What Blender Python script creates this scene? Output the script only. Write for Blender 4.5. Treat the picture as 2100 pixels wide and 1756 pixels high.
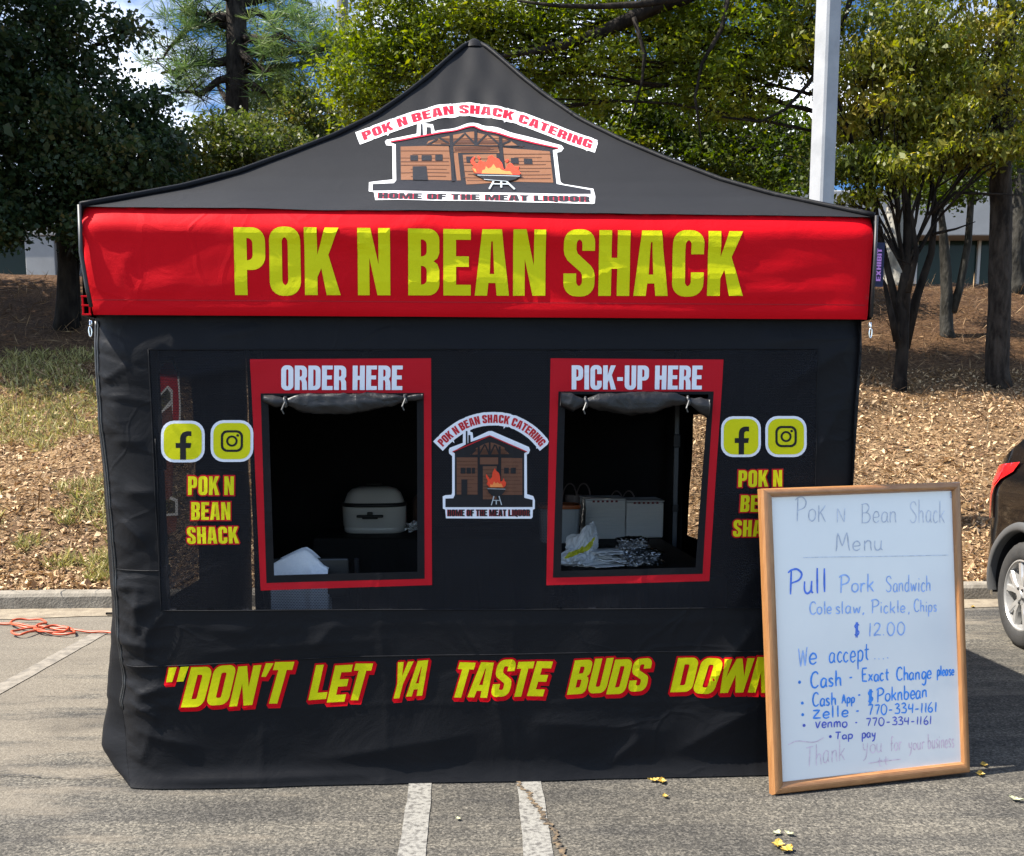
import bpy, bmesh, math, random
import numpy as np
from mathutils import Vector, noise as mnoise
from mathutils.geometry import delaunay_2d_cdt

for _o in list(bpy.data.objects):
    bpy.data.objects.remove(_o, do_unlink=True)
SC = bpy.context.scene
COL = SC.collection
random.seed(7)
RNG = np.random.default_rng(7)
R = math.radians

# ------------------------------------------------------------------ camera
EYE = 1.5            # metres above the asphalt
PITCH = math.atan(0.14)
FPX = 2103.0         # focal length in units of a 2100 wide photograph
PX0, PY0 = 1050.0, 850.0 + FPX * 0.14
cam_d = bpy.data.cameras.new("camera")
cam = bpy.data.objects.new("camera", cam_d)
COL.objects.link(cam)
cam.location = (0, 0, EYE)
cam.rotation_euler = (math.pi / 2 - PITCH, 0, 0)
cam_d.sensor_fit = 'HORIZONTAL'
cam_d.sensor_width = 36.0
cam_d.lens = 36.0 * FPX / 2100.0
cam_d.shift_y = (PY0 - 878.0) / 2100.0
cam_d.clip_start = 0.05
cam_d.clip_end = 1500
SC.camera = cam

# ------------------------------------------------------------------ light
SUN_EL = R(54)
SUN_DIR = Vector((-math.cos(SUN_EL), -0.066, math.sin(SUN_EL))).normalized()   # towards the sun
world = bpy.data.worlds.new("World")
SC.world = world
world.use_nodes = True
wn, wl = world.node_tree.nodes, world.node_tree.links
wn.clear()
w_out = wn.new('ShaderNodeOutputWorld')
w_bg = wn.new('ShaderNodeBackground')
w_sky = wn.new('ShaderNodeTexSky')
w_sky.sky_type = 'NISHITA'
w_sky.sun_disc = False
w_sky.sun_elevation = SUN_EL
w_sky.sun_rotation = math.atan2(SUN_DIR.x, SUN_DIR.y)
w_sky.air_density = 1.0
w_sky.dust_density = 0.8
w_sky.ozone_density = 1.5
w_tc = wn.new('ShaderNodeTexCoord')
w_map = wn.new('ShaderNodeMapping')
w_map.inputs['Scale'].default_value = (1.6, 1.6, 3.6)
w_map.inputs['Location'].default_value = (7.4, 0.6, 1.3)
w_no = wn.new('ShaderNodeTexNoise')
w_no.inputs['Scale'].default_value = 2.3
w_no.inputs['Detail'].default_value = 9
w_no.inputs['Roughness'].default_value = 0.58
w_ramp = wn.new('ShaderNodeValToRGB')
w_ramp.color_ramp.elements[0].position = 0.42
w_ramp.color_ramp.elements[1].position = 0.66
w_mix = wn.new('ShaderNodeMix')
w_mix.data_type = 'RGBA'
w_mix.inputs['B'].default_value = (9.5, 9.8, 10.4, 1)      # sunlit cloud, same units as the sky
wl.new(w_tc.outputs['Generated'], w_map.inputs['Vector'])
wl.new(w_map.outputs['Vector'], w_no.inputs['Vector'])
# more cloud over the wooded side, clearer blue sky over the parking lot
w_sep = wn.new('ShaderNodeSeparateXYZ'); wl.new(w_tc.outputs['Generated'], w_sep.inputs['Vector'])
w_mr = wn.new('ShaderNodeMapRange'); w_mr.inputs['From Min'].default_value = -.4; w_mr.inputs['From Max'].default_value = .9
w_mr.inputs['To Min'].default_value = -.16; w_mr.inputs['To Max'].default_value = -.035
wl.new(w_sep.outputs['Y'], w_mr.inputs['Value'])
w_add = wn.new('ShaderNodeMath'); w_add.operation = 'ADD'
wl.new(w_no.outputs['Fac'], w_add.inputs[0]); wl.new(w_mr.outputs['Result'], w_add.inputs[1])
wl.new(w_add.outputs[0], w_ramp.inputs['Fac'])
wl.new(w_ramp.outputs['Color'], w_mix.inputs['Factor'])
# deeper blue high over the wooded side, opposite the open lot
w_dk = wn.new('ShaderNodeMapRange'); w_dk.inputs['From Min'].default_value = .1; w_dk.inputs['From Max'].default_value = .8
wl.new(w_sep.outputs['Y'], w_dk.inputs['Value'])
w_mul = wn.new('ShaderNodeMix'); w_mul.data_type = 'RGBA'; w_mul.blend_type = 'MULTIPLY'
w_mul.inputs['B'].default_value = (.17, .30, .46, 1)
wl.new(w_dk.outputs['Result'], w_mul.inputs['Factor']); wl.new(w_sky.outputs['Color'], w_mul.inputs['A'])
wl.new(w_mul.outputs['Result'], w_mix.inputs['A'])
wl.new(w_mix.outputs['Result'], w_bg.inputs['Color'])
w_bg.inputs['Strength'].default_value = 0.125
wl.new(w_bg.outputs['Background'], w_out.inputs['Surface'])

sun_d = bpy.data.lights.new("sun", 'SUN')
sun_d.energy = 5.0
sun_d.angle = R(0.53)
sun_d.color = (1.0, 0.94, 0.84)
sun = bpy.data.objects.new("sun", sun_d)
COL.objects.link(sun)
sun.rotation_euler = SUN_DIR.to_track_quat('Z', 'Y').to_euler()
sun.location = SUN_DIR * 60

SC.view_settings.view_transform = 'Standard'
SC.view_settings.look = 'None'
SC.view_settings.exposure = 1.45
SC.view_settings.gamma = 1.0
SC.view_settings.use_curve_mapping = False
SC.cycles.max_bounces = 8
SC.cycles.transparent_max_bounces = 12

# ------------------------------------------------------------------ helpers
def T(o, label, cat, group=None):
    o['label'] = label
    o['category'] = cat
    if group:
        o['group'] = group
    return o

def S(o, kind='structure'):
    o['kind'] = kind
    return o

def empty(name, loc, rz=0.0):
    o = bpy.data.objects.new(name, None)
    COL.objects.link(o)
    o.location = loc
    o.rotation_euler = (0, 0, rz)
    o.empty_display_size = 0.1
    return o

PENDING = []
def link(name, me, parent=None):
    """Link a mesh given in world coordinates; a parent keeps it in place."""
    o = bpy.data.objects.new(name, me)
    COL.objects.link(o)
    if parent is not None:
        o.parent = parent
        PENDING.append(o)
    return o

def settle():
    todo = list(PENDING)
    PENDING.clear()
    bpy.context.view_layer.update()
    while todo:                       # parents before children
        now = [o for o in todo if o.parent not in todo]
        for o in now:
            o.matrix_parent_inverse = o.parent.matrix_world.inverted()
        bpy.context.view_layer.update()
        todo = [o for o in todo if o not in now]

def mesh_from(name, verts, faces, mats, mat_idx=None, smooth=False, parent=None):
    me = bpy.data.meshes.new(name)
    me.from_pydata([tuple(v) for v in verts], [], faces)
    for mt in (mats if isinstance(mats, (list, tuple)) else [mats]):
        me.materials.append(mt)
    if mat_idx is not None:
        me.polygons.foreach_set('material_index', mat_idx)
    if smooth:
        me.polygons.foreach_set('use_smooth', [True] * len(me.polygons))
    me.update()
    return link(name, me, parent)

class MB:
    """Collects shapes for ONE mesh object."""
    def __init__(s):
        s.v = []; s.f = []; s.m = []
    def add(s, vs, fs, mi=0):
        b = len(s.v)
        s.v += [tuple(v) for v in vs]
        s.f += [tuple(b + i for i in f) for f in fs]
        s.m += [mi] * len(fs)
    def box(s, c, size, mi=0, rz=0.0, bevel=0.0, ax=None):
        hx, hy, hz = size[0] / 2, size[1] / 2, size[2] / 2
        bm = bmesh.new()
        bmesh.ops.create_cube(bm, size=1.0)
        for v in bm.verts:
            v.co = Vector((v.co.x * size[0], v.co.y * size[1], v.co.z * size[2]))
        if bevel > 0:
            bmesh.ops.bevel(bm, geom=bm.edges[:], offset=bevel, segments=2, affect='EDGES', profile=0.5)
        cz, sz = math.cos(rz), math.sin(rz)
        bm.verts.index_update()
        vs = []
        for v in bm.verts:
            x, y, z = v.co
            if ax is not None:
                p = Vector(c) + ax[0] * x + ax[1] * y + ax[2] * z
            else:
                p = Vector((c[0] + cz * x - sz * y, c[1] + sz * x + cz * y, c[2] + z))
            vs.append(p)
        fs = [[v.index for v in f.verts] for f in bm.faces]
        bm.free()
        s.add(vs, fs, mi)
    def tube(s, pts, radii, n=8, mi=0, caps=True, jit=0.0):
        pts = [Vector(p) for p in pts]
        if not isinstance(radii, (list, tuple)):
            radii = [radii] * len(pts)
        vs, fs = [], []
        up = Vector((0.31, 0.17, 0.93)).normalized()
        prev = None
        for i, p in enumerate(pts):
            t = (pts[min(i + 1, len(pts) - 1)] - pts[max(i - 1, 0)])
            if t.length < 1e-9: t = Vector((0, 0, 1))
            t.normalize()
            a = (prev - t * prev.dot(t)) if prev is not None else up.cross(t)
            if a.length < 1e-4: a = Vector((1, 0, 0)).cross(t)
            a.normalize(); prev = a
            b = t.cross(a)
            for k in range(n):
                an = 2 * math.pi * k / n
                r = radii[i] * (1 + jit * (random.random() - .5) * 2)
                vs.append(p + (a * math.cos(an) + b * math.sin(an)) * r)
        for i in range(len(pts) - 1):
            for k in range(n):
                k2 = (k + 1) % n
                fs.append((i * n + k, i * n + k2, (i + 1) * n + k2, (i + 1) * n + k))
        if caps:
            fs.append(tuple(range(n - 1, -1, -1)))
            fs.append(tuple((len(pts) - 1) * n + k for k in range(n)))
        s.add(vs, fs, mi)
    def lathe(s, prof, c, axis=Vector((0, 0, 1)), n=24, mi=0, sx=1.0, sy=1.0, xa=None):
        axis = axis.normalized()
        a = xa if xa is not None else (Vector((1, 0, 0)) if abs(axis.x) < .9 else Vector((0, 1, 0)))
        a = (a - axis * a.dot(axis)).normalized(); b = axis.cross(a)
        vs, fs = [], []
        for r, h in prof:
            for k in range(n):
                an = 2 * math.pi * k / n
                vs.append(Vector(c) + axis * h + a * (r * sx * math.cos(an)) + b * (r * sy * math.sin(an)))
        for i in range(len(prof) - 1):
            for k in range(n):
                k2 = (k + 1) % n
                fs.append((i * n + k, i * n + k2, (i + 1) * n + k2, (i + 1) * n + k))
        s.add(vs, fs, mi)
    def grid(s, fn, nu, nv, mi=0, closed_u=False):
        vs = [fn(i / nu, j / nv) for j in range(nv + 1) for i in range(nu + 1)]
        w = nu + 1
        fs = [(j * w + i, j * w + i + 1, (j + 1) * w + i + 1, (j + 1) * w + i) for j in range(nv) for i in range(nu)]
        s.add(vs, fs, mi)
    def build(s, name, mats, parent=None, smooth=False):
        return mesh_from(name, s.v, s.f, mats, s.m, smooth, parent)

def nz(x, y, z=0.0):
    return mnoise.noise(Vector((x, y, z)))

# --- camera rays: measured picture positions -> places in the world
def ray(x, y):
    X = (x - PX0) / FPX; U = -(y - PY0) / FPX
    return Vector((X, U * math.sin(PITCH) + math.cos(PITCH), U * math.cos(PITCH) - math.sin(PITCH)))
CAM = Vector((0, 0, EYE))
def onz(x, y, z=0.0):
    d = ray(x, y); return CAM + d * ((z - EYE) / d.z)
def at(x, y, Y):
    d = ray(x, y); return CAM + d * (Y / d.y)

# ------------------------------------------------------------------ materials
def mat(name, col, rough=0.6, col2=None, scale=8.0, detail=5.0, lo=0.35, hi=0.65, bump=0.0, bscale=None,
        spec=0.5, metal=0.0, stretch=(1, 1, 1), sheen=0.0, coat=0.0, trans=0.0):
    m = bpy.data.materials.new(name)
    m.use_nodes = True
    nt = m.node_tree; n = nt.nodes; l = nt.links
    p = n['Principled BSDF']
    p.inputs['Base Color'].default_value = (*col, 1)
    p.inputs['Roughness'].default_value = rough
    p.inputs['Specular IOR Level'].default_value = spec
    p.inputs['Metallic'].default_value = metal
    if sheen: 
        p.inputs['Sheen Weight'].default_value = sheen
        p.inputs['Sheen Roughness'].default_value = 0.5
    if coat:
        p.inputs['Coat Weight'].default_value = coat
        p.inputs['Coat Roughness'].default_value = 0.03
    tc = n.new('ShaderNodeTexCoord'); mp = n.new('ShaderNodeMapping')
    mp.inputs['Scale'].default_value = stretch
    l.new(tc.outputs['Object'], mp.inputs['Vector'])
    if col2 is not None:
        no = n.new('ShaderNodeTexNoise')
        no.inputs['Scale'].default_value = scale; no.inputs['Detail'].default_value = detail
        no.inputs['Roughness'].default_value = 0.6
        l.new(mp.outputs['Vector'], no.inputs['Vector'])
        rp = n.new('ShaderNodeValToRGB')
        rp.color_ramp.elements[0].position = lo; rp.color_ramp.elements[1].position = hi
        rp.color_ramp.elements[0].color = (*col, 1); rp.color_ramp.elements[1].color = (*col2, 1)
        l.new(no.outputs['Fac'], rp.inputs['Fac'])
        l.new(rp.outputs['Color'], p.inputs['Base Color'])
    if bump:
        nb = n.new('ShaderNodeTexNoise')
        nb.inputs['Scale'].default_value = bscale or scale; nb.inputs['Detail'].default_value = 6
        l.new(mp.outputs['Vector'], nb.inputs['Vector'])
        bp = n.new('ShaderNodeBump'); bp.inputs['Strength'].default_value = 1.0
        bp.inputs['Distance'].default_value = bump
        l.new(nb.outputs['Fac'], bp.inputs['Height'])
        l.new(bp.outputs['Normal'], p.inputs['Normal'])
    return m

def leaf_mat(name, c1, c2, c3, transl=0.45, rough=0.45):
    """Leaves: three hues picked by a per-leaf value, thin so that light comes through."""
    m = bpy.data.materials.new(name)
    m.use_nodes = True
    nt = m.node_tree; n = nt.nodes; l = nt.links
    n.clear()
    out = n.new('ShaderNodeOutputMaterial')
    at_ = n.new('ShaderNodeAttribute'); at_.attribute_name = 'tint'
    rp = n.new('ShaderNodeValToRGB')
    e = rp.color_ramp.elements
    e[0].position = 0.0; e[0].color = (*c1, 1)
    e[1].position = 1.0; e[1].color = (*c3, 1)
    x = e.new(0.55); x.color = (*c2, 1)
    l.new(at_.outputs['Fac'], rp.inputs['Fac'])
    p = n.new('ShaderNodeBsdfPrincipled')
    p.inputs['Roughness'].default_value = rough
    p.inputs['Specular IOR Level'].default_value = 0.35
    t = n.new('ShaderNodeBsdfTranslucent')
    mx = n.new('ShaderNodeMixShader'); mx.inputs['Fac'].default_value = transl
    l.new(rp.outputs['Color'], p.inputs['Base Color'])
    hs = n.new('ShaderNodeHueSaturation'); hs.inputs['Saturation'].default_value = 1.15; hs.inputs['Value'].default_value = 1.35
    l.new(rp.outputs['Color'], hs.inputs['Color'])
    l.new(hs.outputs['Color'], t.inputs['Color'])
    l.new(p.outputs['BSDF'], mx.inputs[1]); l.new(t.outputs['BSDF'], mx.inputs[2])
    l.new(mx.outputs['Shader'], out.inputs['Surface'])
    return m

def quads_mesh(name, V, mats, tint=None, parent=None):
    """V: (N,4,3) array of leaf corners -> one mesh, tint: per-leaf value."""
    N = V.shape[0]
    me = bpy.data.meshes.new(name)
    me.vertices.add(N * 4)
    me.vertices.foreach_set('co', V.reshape(-1).astype(np.float32))
    me.loops.add(N * 4)
    me.loops.foreach_set('vertex_index', np.arange(N * 4, dtype=np.int32))
    me.polygons.add(N)
    me.polygons.foreach_set('loop_start', np.arange(0, N * 4, 4, dtype=np.int32))
    me.update(calc_edges=True)
    if tint is not None:
        a = me.attributes.new('tint', 'FLOAT', 'POINT')
        a.data.foreach_set('value', np.repeat(tint, 4).astype(np.float32))
    me.materials.append(mats)
    return link(name, me, parent)

def unit(a):
    return a / np.maximum(np.linalg.norm(a, axis=1, keepdims=True), 1e-9)

def leaf_quads(P, L, W, axis_bias=(0, 0, -0.3), flat=0.6, rng=RNG):
    """Leaves at points P: length L, width W (arrays or scalars), axis random plus bias."""
    N = len(P)
    ax = unit(rng.normal(size=(N, 3)) * (1, 1, 0.6) + np.array(axis_bias))
    nr = rng.normal(size=(N, 3)); nr[:, 2] += flat * 2
    sd = unit(np.cross(ax, nr))
    up = np.cross(sd, ax)
    q = np.exp(rng.normal(0, .28, N))
    L = np.broadcast_to(np.asarray(L, float), (N,)) * q
    W = np.broadcast_to(np.asarray(W, float), (N,)) * q * rng.uniform(.7, 1.25, N)
    L = L[:, None]; W = W[:, None]
    fold = rng.uniform(0.05, .3, (N, 1)) * W
    V = np.empty((N, 4, 3))
    V[:, 0] = P
    V[:, 1] = P + ax * L * .45 + sd * W * .5 + up * fold
    V[:, 2] = P + ax * L - up * fold * .6
    V[:, 3] = P + ax * L * .45 - sd * W * .5 + up * fold
    return V
# ------------------------------------------------------------------ tent frame (needed for measuring)
A0 = onz(270, 1618); _B = onz(1575, 1588)
EU = (_B - A0).normalized()                  # along the front
EV = Vector((-EU.y, EU.x, 0))                # into the tent
PHI = math.atan2(EU.y, EU.x)
def L(u, v, z):
    return A0 + EU * u + EV * v + Vector((0, 0, z))
def on_v(x, y, v=0.0):
    d = ray(x, y); t = (EV * v - (CAM - A0)).dot(EV) / d.dot(EV)
    q = CAM + d * t - A0
    return q.dot(EU), q.z
def on_u(x, y, u):
    d = ray(x, y); t = (u - (CAM - A0).dot(EU)) / d.dot(EU)
    q = CAM + d * t - A0
    return q.dot(EV), q.z

# ------------------------------------------------------------------ ground
def asphalt_mat():
    m = bpy.data.materials.new('worn_asphalt'); m.use_nodes = True
    nt = m.node_tree; n = nt.nodes; l = nt.links; p = n['Principled BSDF']
    tc = n.new('ShaderNodeTexCoord')
    def noi(scale, det, rough=.6, mp=None):
        x = n.new('ShaderNodeTexNoise'); x.inputs['Scale'].default_value = scale
        x.inputs['Detail'].default_value = det; x.inputs['Roughness'].default_value = rough
        l.new((mp or tc).outputs['Vector' if mp else 'Object'], x.inputs['Vector']); return x
    def ramp(src, a, b, ca, cb):
        r = n.new('ShaderNodeValToRGB'); e = r.color_ramp.elements
        e[0].position = a; e[1].position = b; e[0].color = (*ca, 1); e[1].color = (*cb, 1)
        l.new(src, r.inputs['Fac']); return r
    def mixc(f, a, b, mode='MIX'):
        x = n.new('ShaderNodeMix'); x.data_type = 'RGBA'; x.blend_type = mode
        if isinstance(f, float): x.inputs['Factor'].default_value = f
        else: l.new(f, x.inputs['Factor'])
        l.new(a, x.inputs['A']); l.new(b, x.inputs['B']); return x
    grain = noi(95, 3, .7)
    base = ramp(grain.outputs['Fac'], .36, .66, (0.03637, 0.03506, 0.03236), (0.1378, 0.13, 0.115))
    big = noi(1.1, 6)
    tone = ramp(big.outputs['Fac'], .38, .66, (.62, .62, .63), (1.1, 1.08, 1.04))
    c = mixc(1.0, base.outputs['Color'], tone.outputs['Color'], 'MULTIPLY')
    # tyre streaks
    mt = n.new('ShaderNodeMapping'); mt.inputs['Rotation'].default_value = (0, 0, R(-56)); mt.inputs['Scale'].default_value = (.35, 5.5, 1)
    l.new(tc.outputs['Object'], mt.inputs['Vector'])
    tk = ramp(noi(1.4, 6, .6, mt).outputs['Fac'], .38, .66, (.86, .86, .87), (1.36, 1.33, 1.27))
    c = mixc(1.0, c.outputs['Result'], tk.outputs['Color'], 'MULTIPLY')
    # pale stones in the worn surface
    vo = n.new('ShaderNodeTexVoronoi'); vo.inputs['Scale'].default_value = 85; l.new(tc.outputs['Object'], vo.inputs['Vector'])
    vs_ = n.new('ShaderNodeSeparateColor'); l.new(vo.outputs['Color'], vs_.inputs['Color'])
    sr = ramp(vs_.outputs['Red'], .25, 1.0, (.74, .74, .74), (1.6, 1.57, 1.51))
    c = mixc(1.0, c.outputs['Result'], sr.outputs['Color'], 'MULTIPLY')
    # silt washed over the lot towards the kerb and on the left, in streaks
    mp = n.new('ShaderNodeMapping'); mp.inputs['Rotation'].default_value = (0, 0, R(-48)); mp.inputs['Scale'].default_value = (.6, 2.4, 1)
    l.new(tc.outputs['Object'], mp.inputs['Vector'])
    st = noi(1.9, 8, .62, mp)
    sep = n.new('ShaderNodeSeparateXYZ'); l.new(tc.outputs['Object'], sep.inputs['Vector'])
    mr = n.new('ShaderNodeMapRange'); mr.inputs['From Min'].default_value = 1.0; mr.inputs['From Max'].default_value = -3.2
    mr.inputs['To Min'].default_value = -.16; mr.inputs['To Max'].default_value = .17; l.new(sep.outputs['X'], mr.inputs['Value'])
    my = n.new('ShaderNodeMapRange'); my.inputs['From Min'].default_value = 3.0; my.inputs['From Max'].default_value = 7.5
    my.inputs['To Min'].default_value = -.05; my.inputs['To Max'].default_value = .22; l.new(sep.outputs['Y'], my.inputs['Value'])
    a1 = n.new('ShaderNodeMath'); a1.operation = 'ADD'; l.new(st.outputs['Fac'], a1.inputs[0]); l.new(mr.outputs['Result'], a1.inputs[1])
    a2 = n.new('ShaderNodeMath'); a2.operation = 'ADD'; l.new(a1.outputs[0], a2.inputs[0]); l.new(my.outputs['Result'], a2.inputs[1])
    sm = ramp(a2.outputs[0], .54, .66, (0, 0, 0), (.55, .55, .55))
    silt = ramp(noi(60, 4, .7).outputs['Fac'], .3, .7, (0.135, 0.1125, 0.08325), (0.252, 0.2182, 0.171))
    c2 = mixc(sm.outputs['Color'], c.outputs['Result'], silt.outputs['Color'])
    # dark oily stains
    ds = ramp(noi(.75, 5, .6).outputs['Fac'], .60, .74, (0, 0, 0), (.55, .55, .55))
    dk = n.new('ShaderNodeRGB'); dk.outputs[0].default_value = (.03, .027, .024, 1)
    c3 = mixc(ds.outputs['Color'], c2.outputs['Result'], dk.outputs[0])
    l.new(c3.outputs['Result'], p.inputs['Base Color'])
    p.inputs['Roughness'].default_value = .9; p.inputs['Specular IOR Level'].default_value = .2
    b = n.new('ShaderNodeBump'); b.inputs['Distance'].default_value = .006; b.inputs['Strength'].default_value = 1
    l.new(grain.outputs['Fac'], b.inputs['Height']); l.new(b.outputs['Normal'], p.inputs['Normal'])
    return m
M_ASPH = asphalt_mat()
S(mesh_from('asphalt', [(-400, -60, 0), (400, -60, 0), (400, 500, 0), (-400, 500, 0)], [(0, 1, 2, 3)], M_ASPH))

M_PAINT = mat('worn_white_paint', (.20, .192, .172), .85, (.075, .070, .064), 48, 10, .46, .64, bump=.003, bscale=90)
M_PAINT_OLD = mat('faded_paint', (.20, .175, .14), .9, (.12, .105, .085), 14, 8, .42, .62)
def stripe(name, pts, width, mt, z=.004):
    b = MB(); n = 40
    l_, r_ = [], []
    a, c = Vector(pts[0]), Vector(pts[1]); d = (c - a); s = Vector((-d.y, d.x, 0)).normalized()
    for i in range(n + 1):
        p = a + d * i / n
        l_.append(p + s * (width / 2 + .006 * nz(i * .9, 3.1))); r_.append(p - s * (width / 2 + .006 * nz(i * .9, 9.7)))
    vs = [(p.x, p.y, z) for p in l_ + r_]
    b.add(vs, [(i, i + 1, n + 2 + i, n + 1 + i) for i in range(n)])
    return S(b.build(name, mt))
p1, p2 = onz(864, 1595), onz(845, 1756); q1, q2 = onz(1083, 1590), onz(1105, 1756)
stripe('parking_line', (p1 + (p1 - p2) * 1.2, p2 + (p2 - p1) * 2.2), .094, M_PAINT)
stripe('parking_line', (q1 + (q1 - q2) * 1.2, q2 + (q2 - q1) * 2.2), .101, M_PAINT)
o1, o2 = onz(195, 1305), onz(-20, 1425)
stripe('parking_line', (o1 + (o1 - o2) * .1, o2 + (o2 - o1) * 1.2), .105, M_PAINT_OLD)

M_CRACK = mat('crack_dirt', (0.15, 0.105, 0.06), .95, (0.02, 0.0175, 0.015), 30, 5, .42, .6)
M_CRACK_DARK = mat('crack_dark', (0.025, 0.0235, 0.0225), .95)
def crack(name, px, w, mt, jit):
    pts = []
    for (x0, y0), (x1, y1) in zip(px[:-1], px[1:]):
        for k in range(9):
            t = k / 9
            pts.append(onz(x0 + (x1 - x0) * t, y0 + (y1 - y0) * t))
    pts.append(onz(*px[-1]))
    vs, fs = [], []
    for i, p in enumerate(pts):
        d = (pts[min(i + 1, len(pts) - 1)] - pts[max(i - 1, 0)]).normalized(); s = Vector((-d.y, d.x, 0))
        j = s * (jit * nz(i * .7, 2.2)); ww = w * (.25 + 1.1 * abs(nz(i * .55, 5.5)) + .5 * random.random())
        for sg in (1, -1):
            q = p + j + s * ww * sg; vs.append((q.x, q.y, .0065))
    fs = [(2 * i, 2 * i + 1, 2 * i + 3, 2 * i + 2) for i in range(len(pts) - 1)]
    return S(mesh_from(name, vs, fs, mt))
crack('asphalt_crack', [(1058, 1594), (1066, 1615), (1085, 1630), (1095, 1650), (1112, 1668), (1120, 1690), (1137, 1705), (1141, 1730), (1152, 1745), (1156, 1790)], .011, M_CRACK, .02)
crack('asphalt_crack', [(-40, 1590), (60, 1594), (140, 1600), (190, 1598), (245, 1590)], .0035, M_CRACK_DARK, .016)

# kerb line: y = KY(x)
_k = onz(60, 1252); _k2 = onz(2000, 1232)
KA = Vector((_k.x, _k.y)); KD = (Vector((_k2.x, _k2.y)) - KA).normalized(); KN = Vector((-KD.y, KD.x))
def KP(s, t, z=0.0):
    p = KA + KD * s + KN * t; return Vector((p.x, p.y, z))
M_CONC = mat('kerb_concrete', (0.225, 0.198, 0.1575), .9, (0.135, 0.117, 0.09), 7, 8, .38, .66, bump=.006, bscale=60)
M_CONC_D = mat('gutter_silt', (0.234, 0.1935, 0.135), .95, (0.1485, 0.117, 0.081), 9, 8, .35, .65, bump=.006, bscale=40)
kb = MB()
prof = [(0.0, -.05), (0.012, .10), (.03, .125), (.06, .135), (.15, .135), (.16, -.05)]
segs = 26; s0, s1 = -45.0, 55.0
for k in range(10):      # ten-foot lengths with narrow joints
    pass
ln = 3.05
i = 0
while s0 + i * ln < s1:
    a = s0 + i * ln + .004; bb = a + ln - .008; n = 24
    vs = []
    for j in range(n + 1):
        s = a + (bb - a) * j / n
        for (t, z) in prof:
            w = .006 * nz(s * 3.1, t * 30, 4) if z > 0 else 0
            vs.append(KP(s, t + w, z + w * .7))
    m = len(prof)
    fs = [(j * m + q, (j + 1) * m + q, (j + 1) * m + q + 1, j * m + q + 1) for j in range(n) for q in range(m - 1)]
    fs += [tuple(range(m)), tuple(n * m + q for q in range(m - 1, -1, -1))]
    kb.add(vs, fs); i += 1
S(kb.build('kerb', M_CONC))
gb = MB()
n = 400
vs = []
for j in range(n + 1):
    s = s0 + (s1 - s0) * j / n
    vs += [KP(s, -.30 - .10 * nz(s * 1.3, 1.7) - .05 * nz(s * 6, 1.7), .005), KP(s, .004, .012)]
gb.add(vs, [(2 * j, 2 * j + 2, 2 * j + 3, 2 * j + 1) for j in range(n)])
S(gb.build('gutter', M_CONC_D))

# ------------------------------------------------------------------ planted bank behind the kerb
def bank_z(x, y):
    t = (Vector((x, y)) - KA).dot(KN); s = (Vector((x, y)) - KA).dot(KD)
    tt = max(t - .15, 0)
    a = .115 + .05 * min(tt, .5)
    if tt <= 9.3:
        z = a + .36 * tt * min(1.0, .55 + tt * .3)
    else:
        z = a + .36 * 9.3 + .36 * 1.2 * math.sin(min((tt - 9.3) / 1.2, math.pi / 2 * 1.0)) - .05 * max(tt - 11, 0) * (1 if tt < 20 else 9 / (tt - 11))
    amp = min(tt, 1.0)
    z += amp * (.10 * nz(x * .35, y * .35) + .035 * nz(x * 1.3, y * 1.3, 3) + .012 * nz(x * 5, y * 5, 8))
    return z
def bank_mat():
    m = bpy.data.materials.new('leaf_mulch'); m.use_nodes = True
    nt = m.node_tree; n = nt.nodes; l = nt.links; p = n['Principled BSDF']
    tc = n.new('ShaderNodeTexCoord')
    n1 = n.new('ShaderNodeTexNoise'); n1.inputs['Scale'].default_value = 24; n1.inputs['Detail'].default_value = 8; n1.inputs['Roughness'].default_value = .7
    n2 = n.new('ShaderNodeTexNoise'); n2.inputs['Scale'].default_value = 1.1; n2.inputs['Detail'].default_value = 4
    for q in (n1, n2): l.new(tc.outputs['Object'], q.inputs['Vector'])
    r1 = n.new('ShaderNodeValToRGB'); e = r1.color_ramp.elements
    e[0].position = .33; e[1].position = .68; e[0].color = (.022, .013, .007, 1); e[1].color = (.40, .285, .165, 1)
    x = e.new(.5); x.color = (.19, .125, .07, 1)
    l.new(n1.outputs['Fac'], r1.inputs['Fac'])
    r2 = n.new('ShaderNodeValToRGB'); e = r2.color_ramp.elements
    e[0].position = .35; e[1].position = .7; e[0].color = (.72, .68, .66, 1); e[1].color = (1.15, 1.1, 1.0, 1)
    l.new(n2.outputs['Fac'], r2.inputs['Fac'])
    mx = n.new('ShaderNodeMix'); mx.data_type = 'RGBA'; mx.blend_type = 'MULTIPLY'; mx.inputs['Factor'].default_value = 1
    l.new(r1.outputs['Color'], mx.inputs['A']); l.new(r2.outputs['Color'], mx.inputs['B'])
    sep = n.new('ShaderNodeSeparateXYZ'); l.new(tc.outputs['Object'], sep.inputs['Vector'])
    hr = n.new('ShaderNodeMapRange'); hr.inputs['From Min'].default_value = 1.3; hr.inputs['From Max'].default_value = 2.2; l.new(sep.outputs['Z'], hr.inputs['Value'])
    dk = n.new('ShaderNodeMix'); dk.data_type = 'RGBA'; dk.blend_type = 'MULTIPLY'; dk.inputs['B'].default_value = (.40, .34, .31, 1)  # tree shade put into the colour higher up, with the browner straw there
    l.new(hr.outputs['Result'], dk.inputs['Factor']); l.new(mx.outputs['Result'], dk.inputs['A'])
    l.new(dk.outputs['Result'], p.inputs['Base Color'])
    p.inputs['Roughness'].default_value = .95; p.inputs['Specular IOR Level'].default_value = .1
    b = n.new('ShaderNodeBump'); b.inputs['Distance'].default_value = .03
    l.new(n1.outputs['Fac'], b.inputs['Height']); l.new(b.outputs['Normal'], p.inputs['Normal'])
    return m
M_MULCH = bank_mat()
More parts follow.
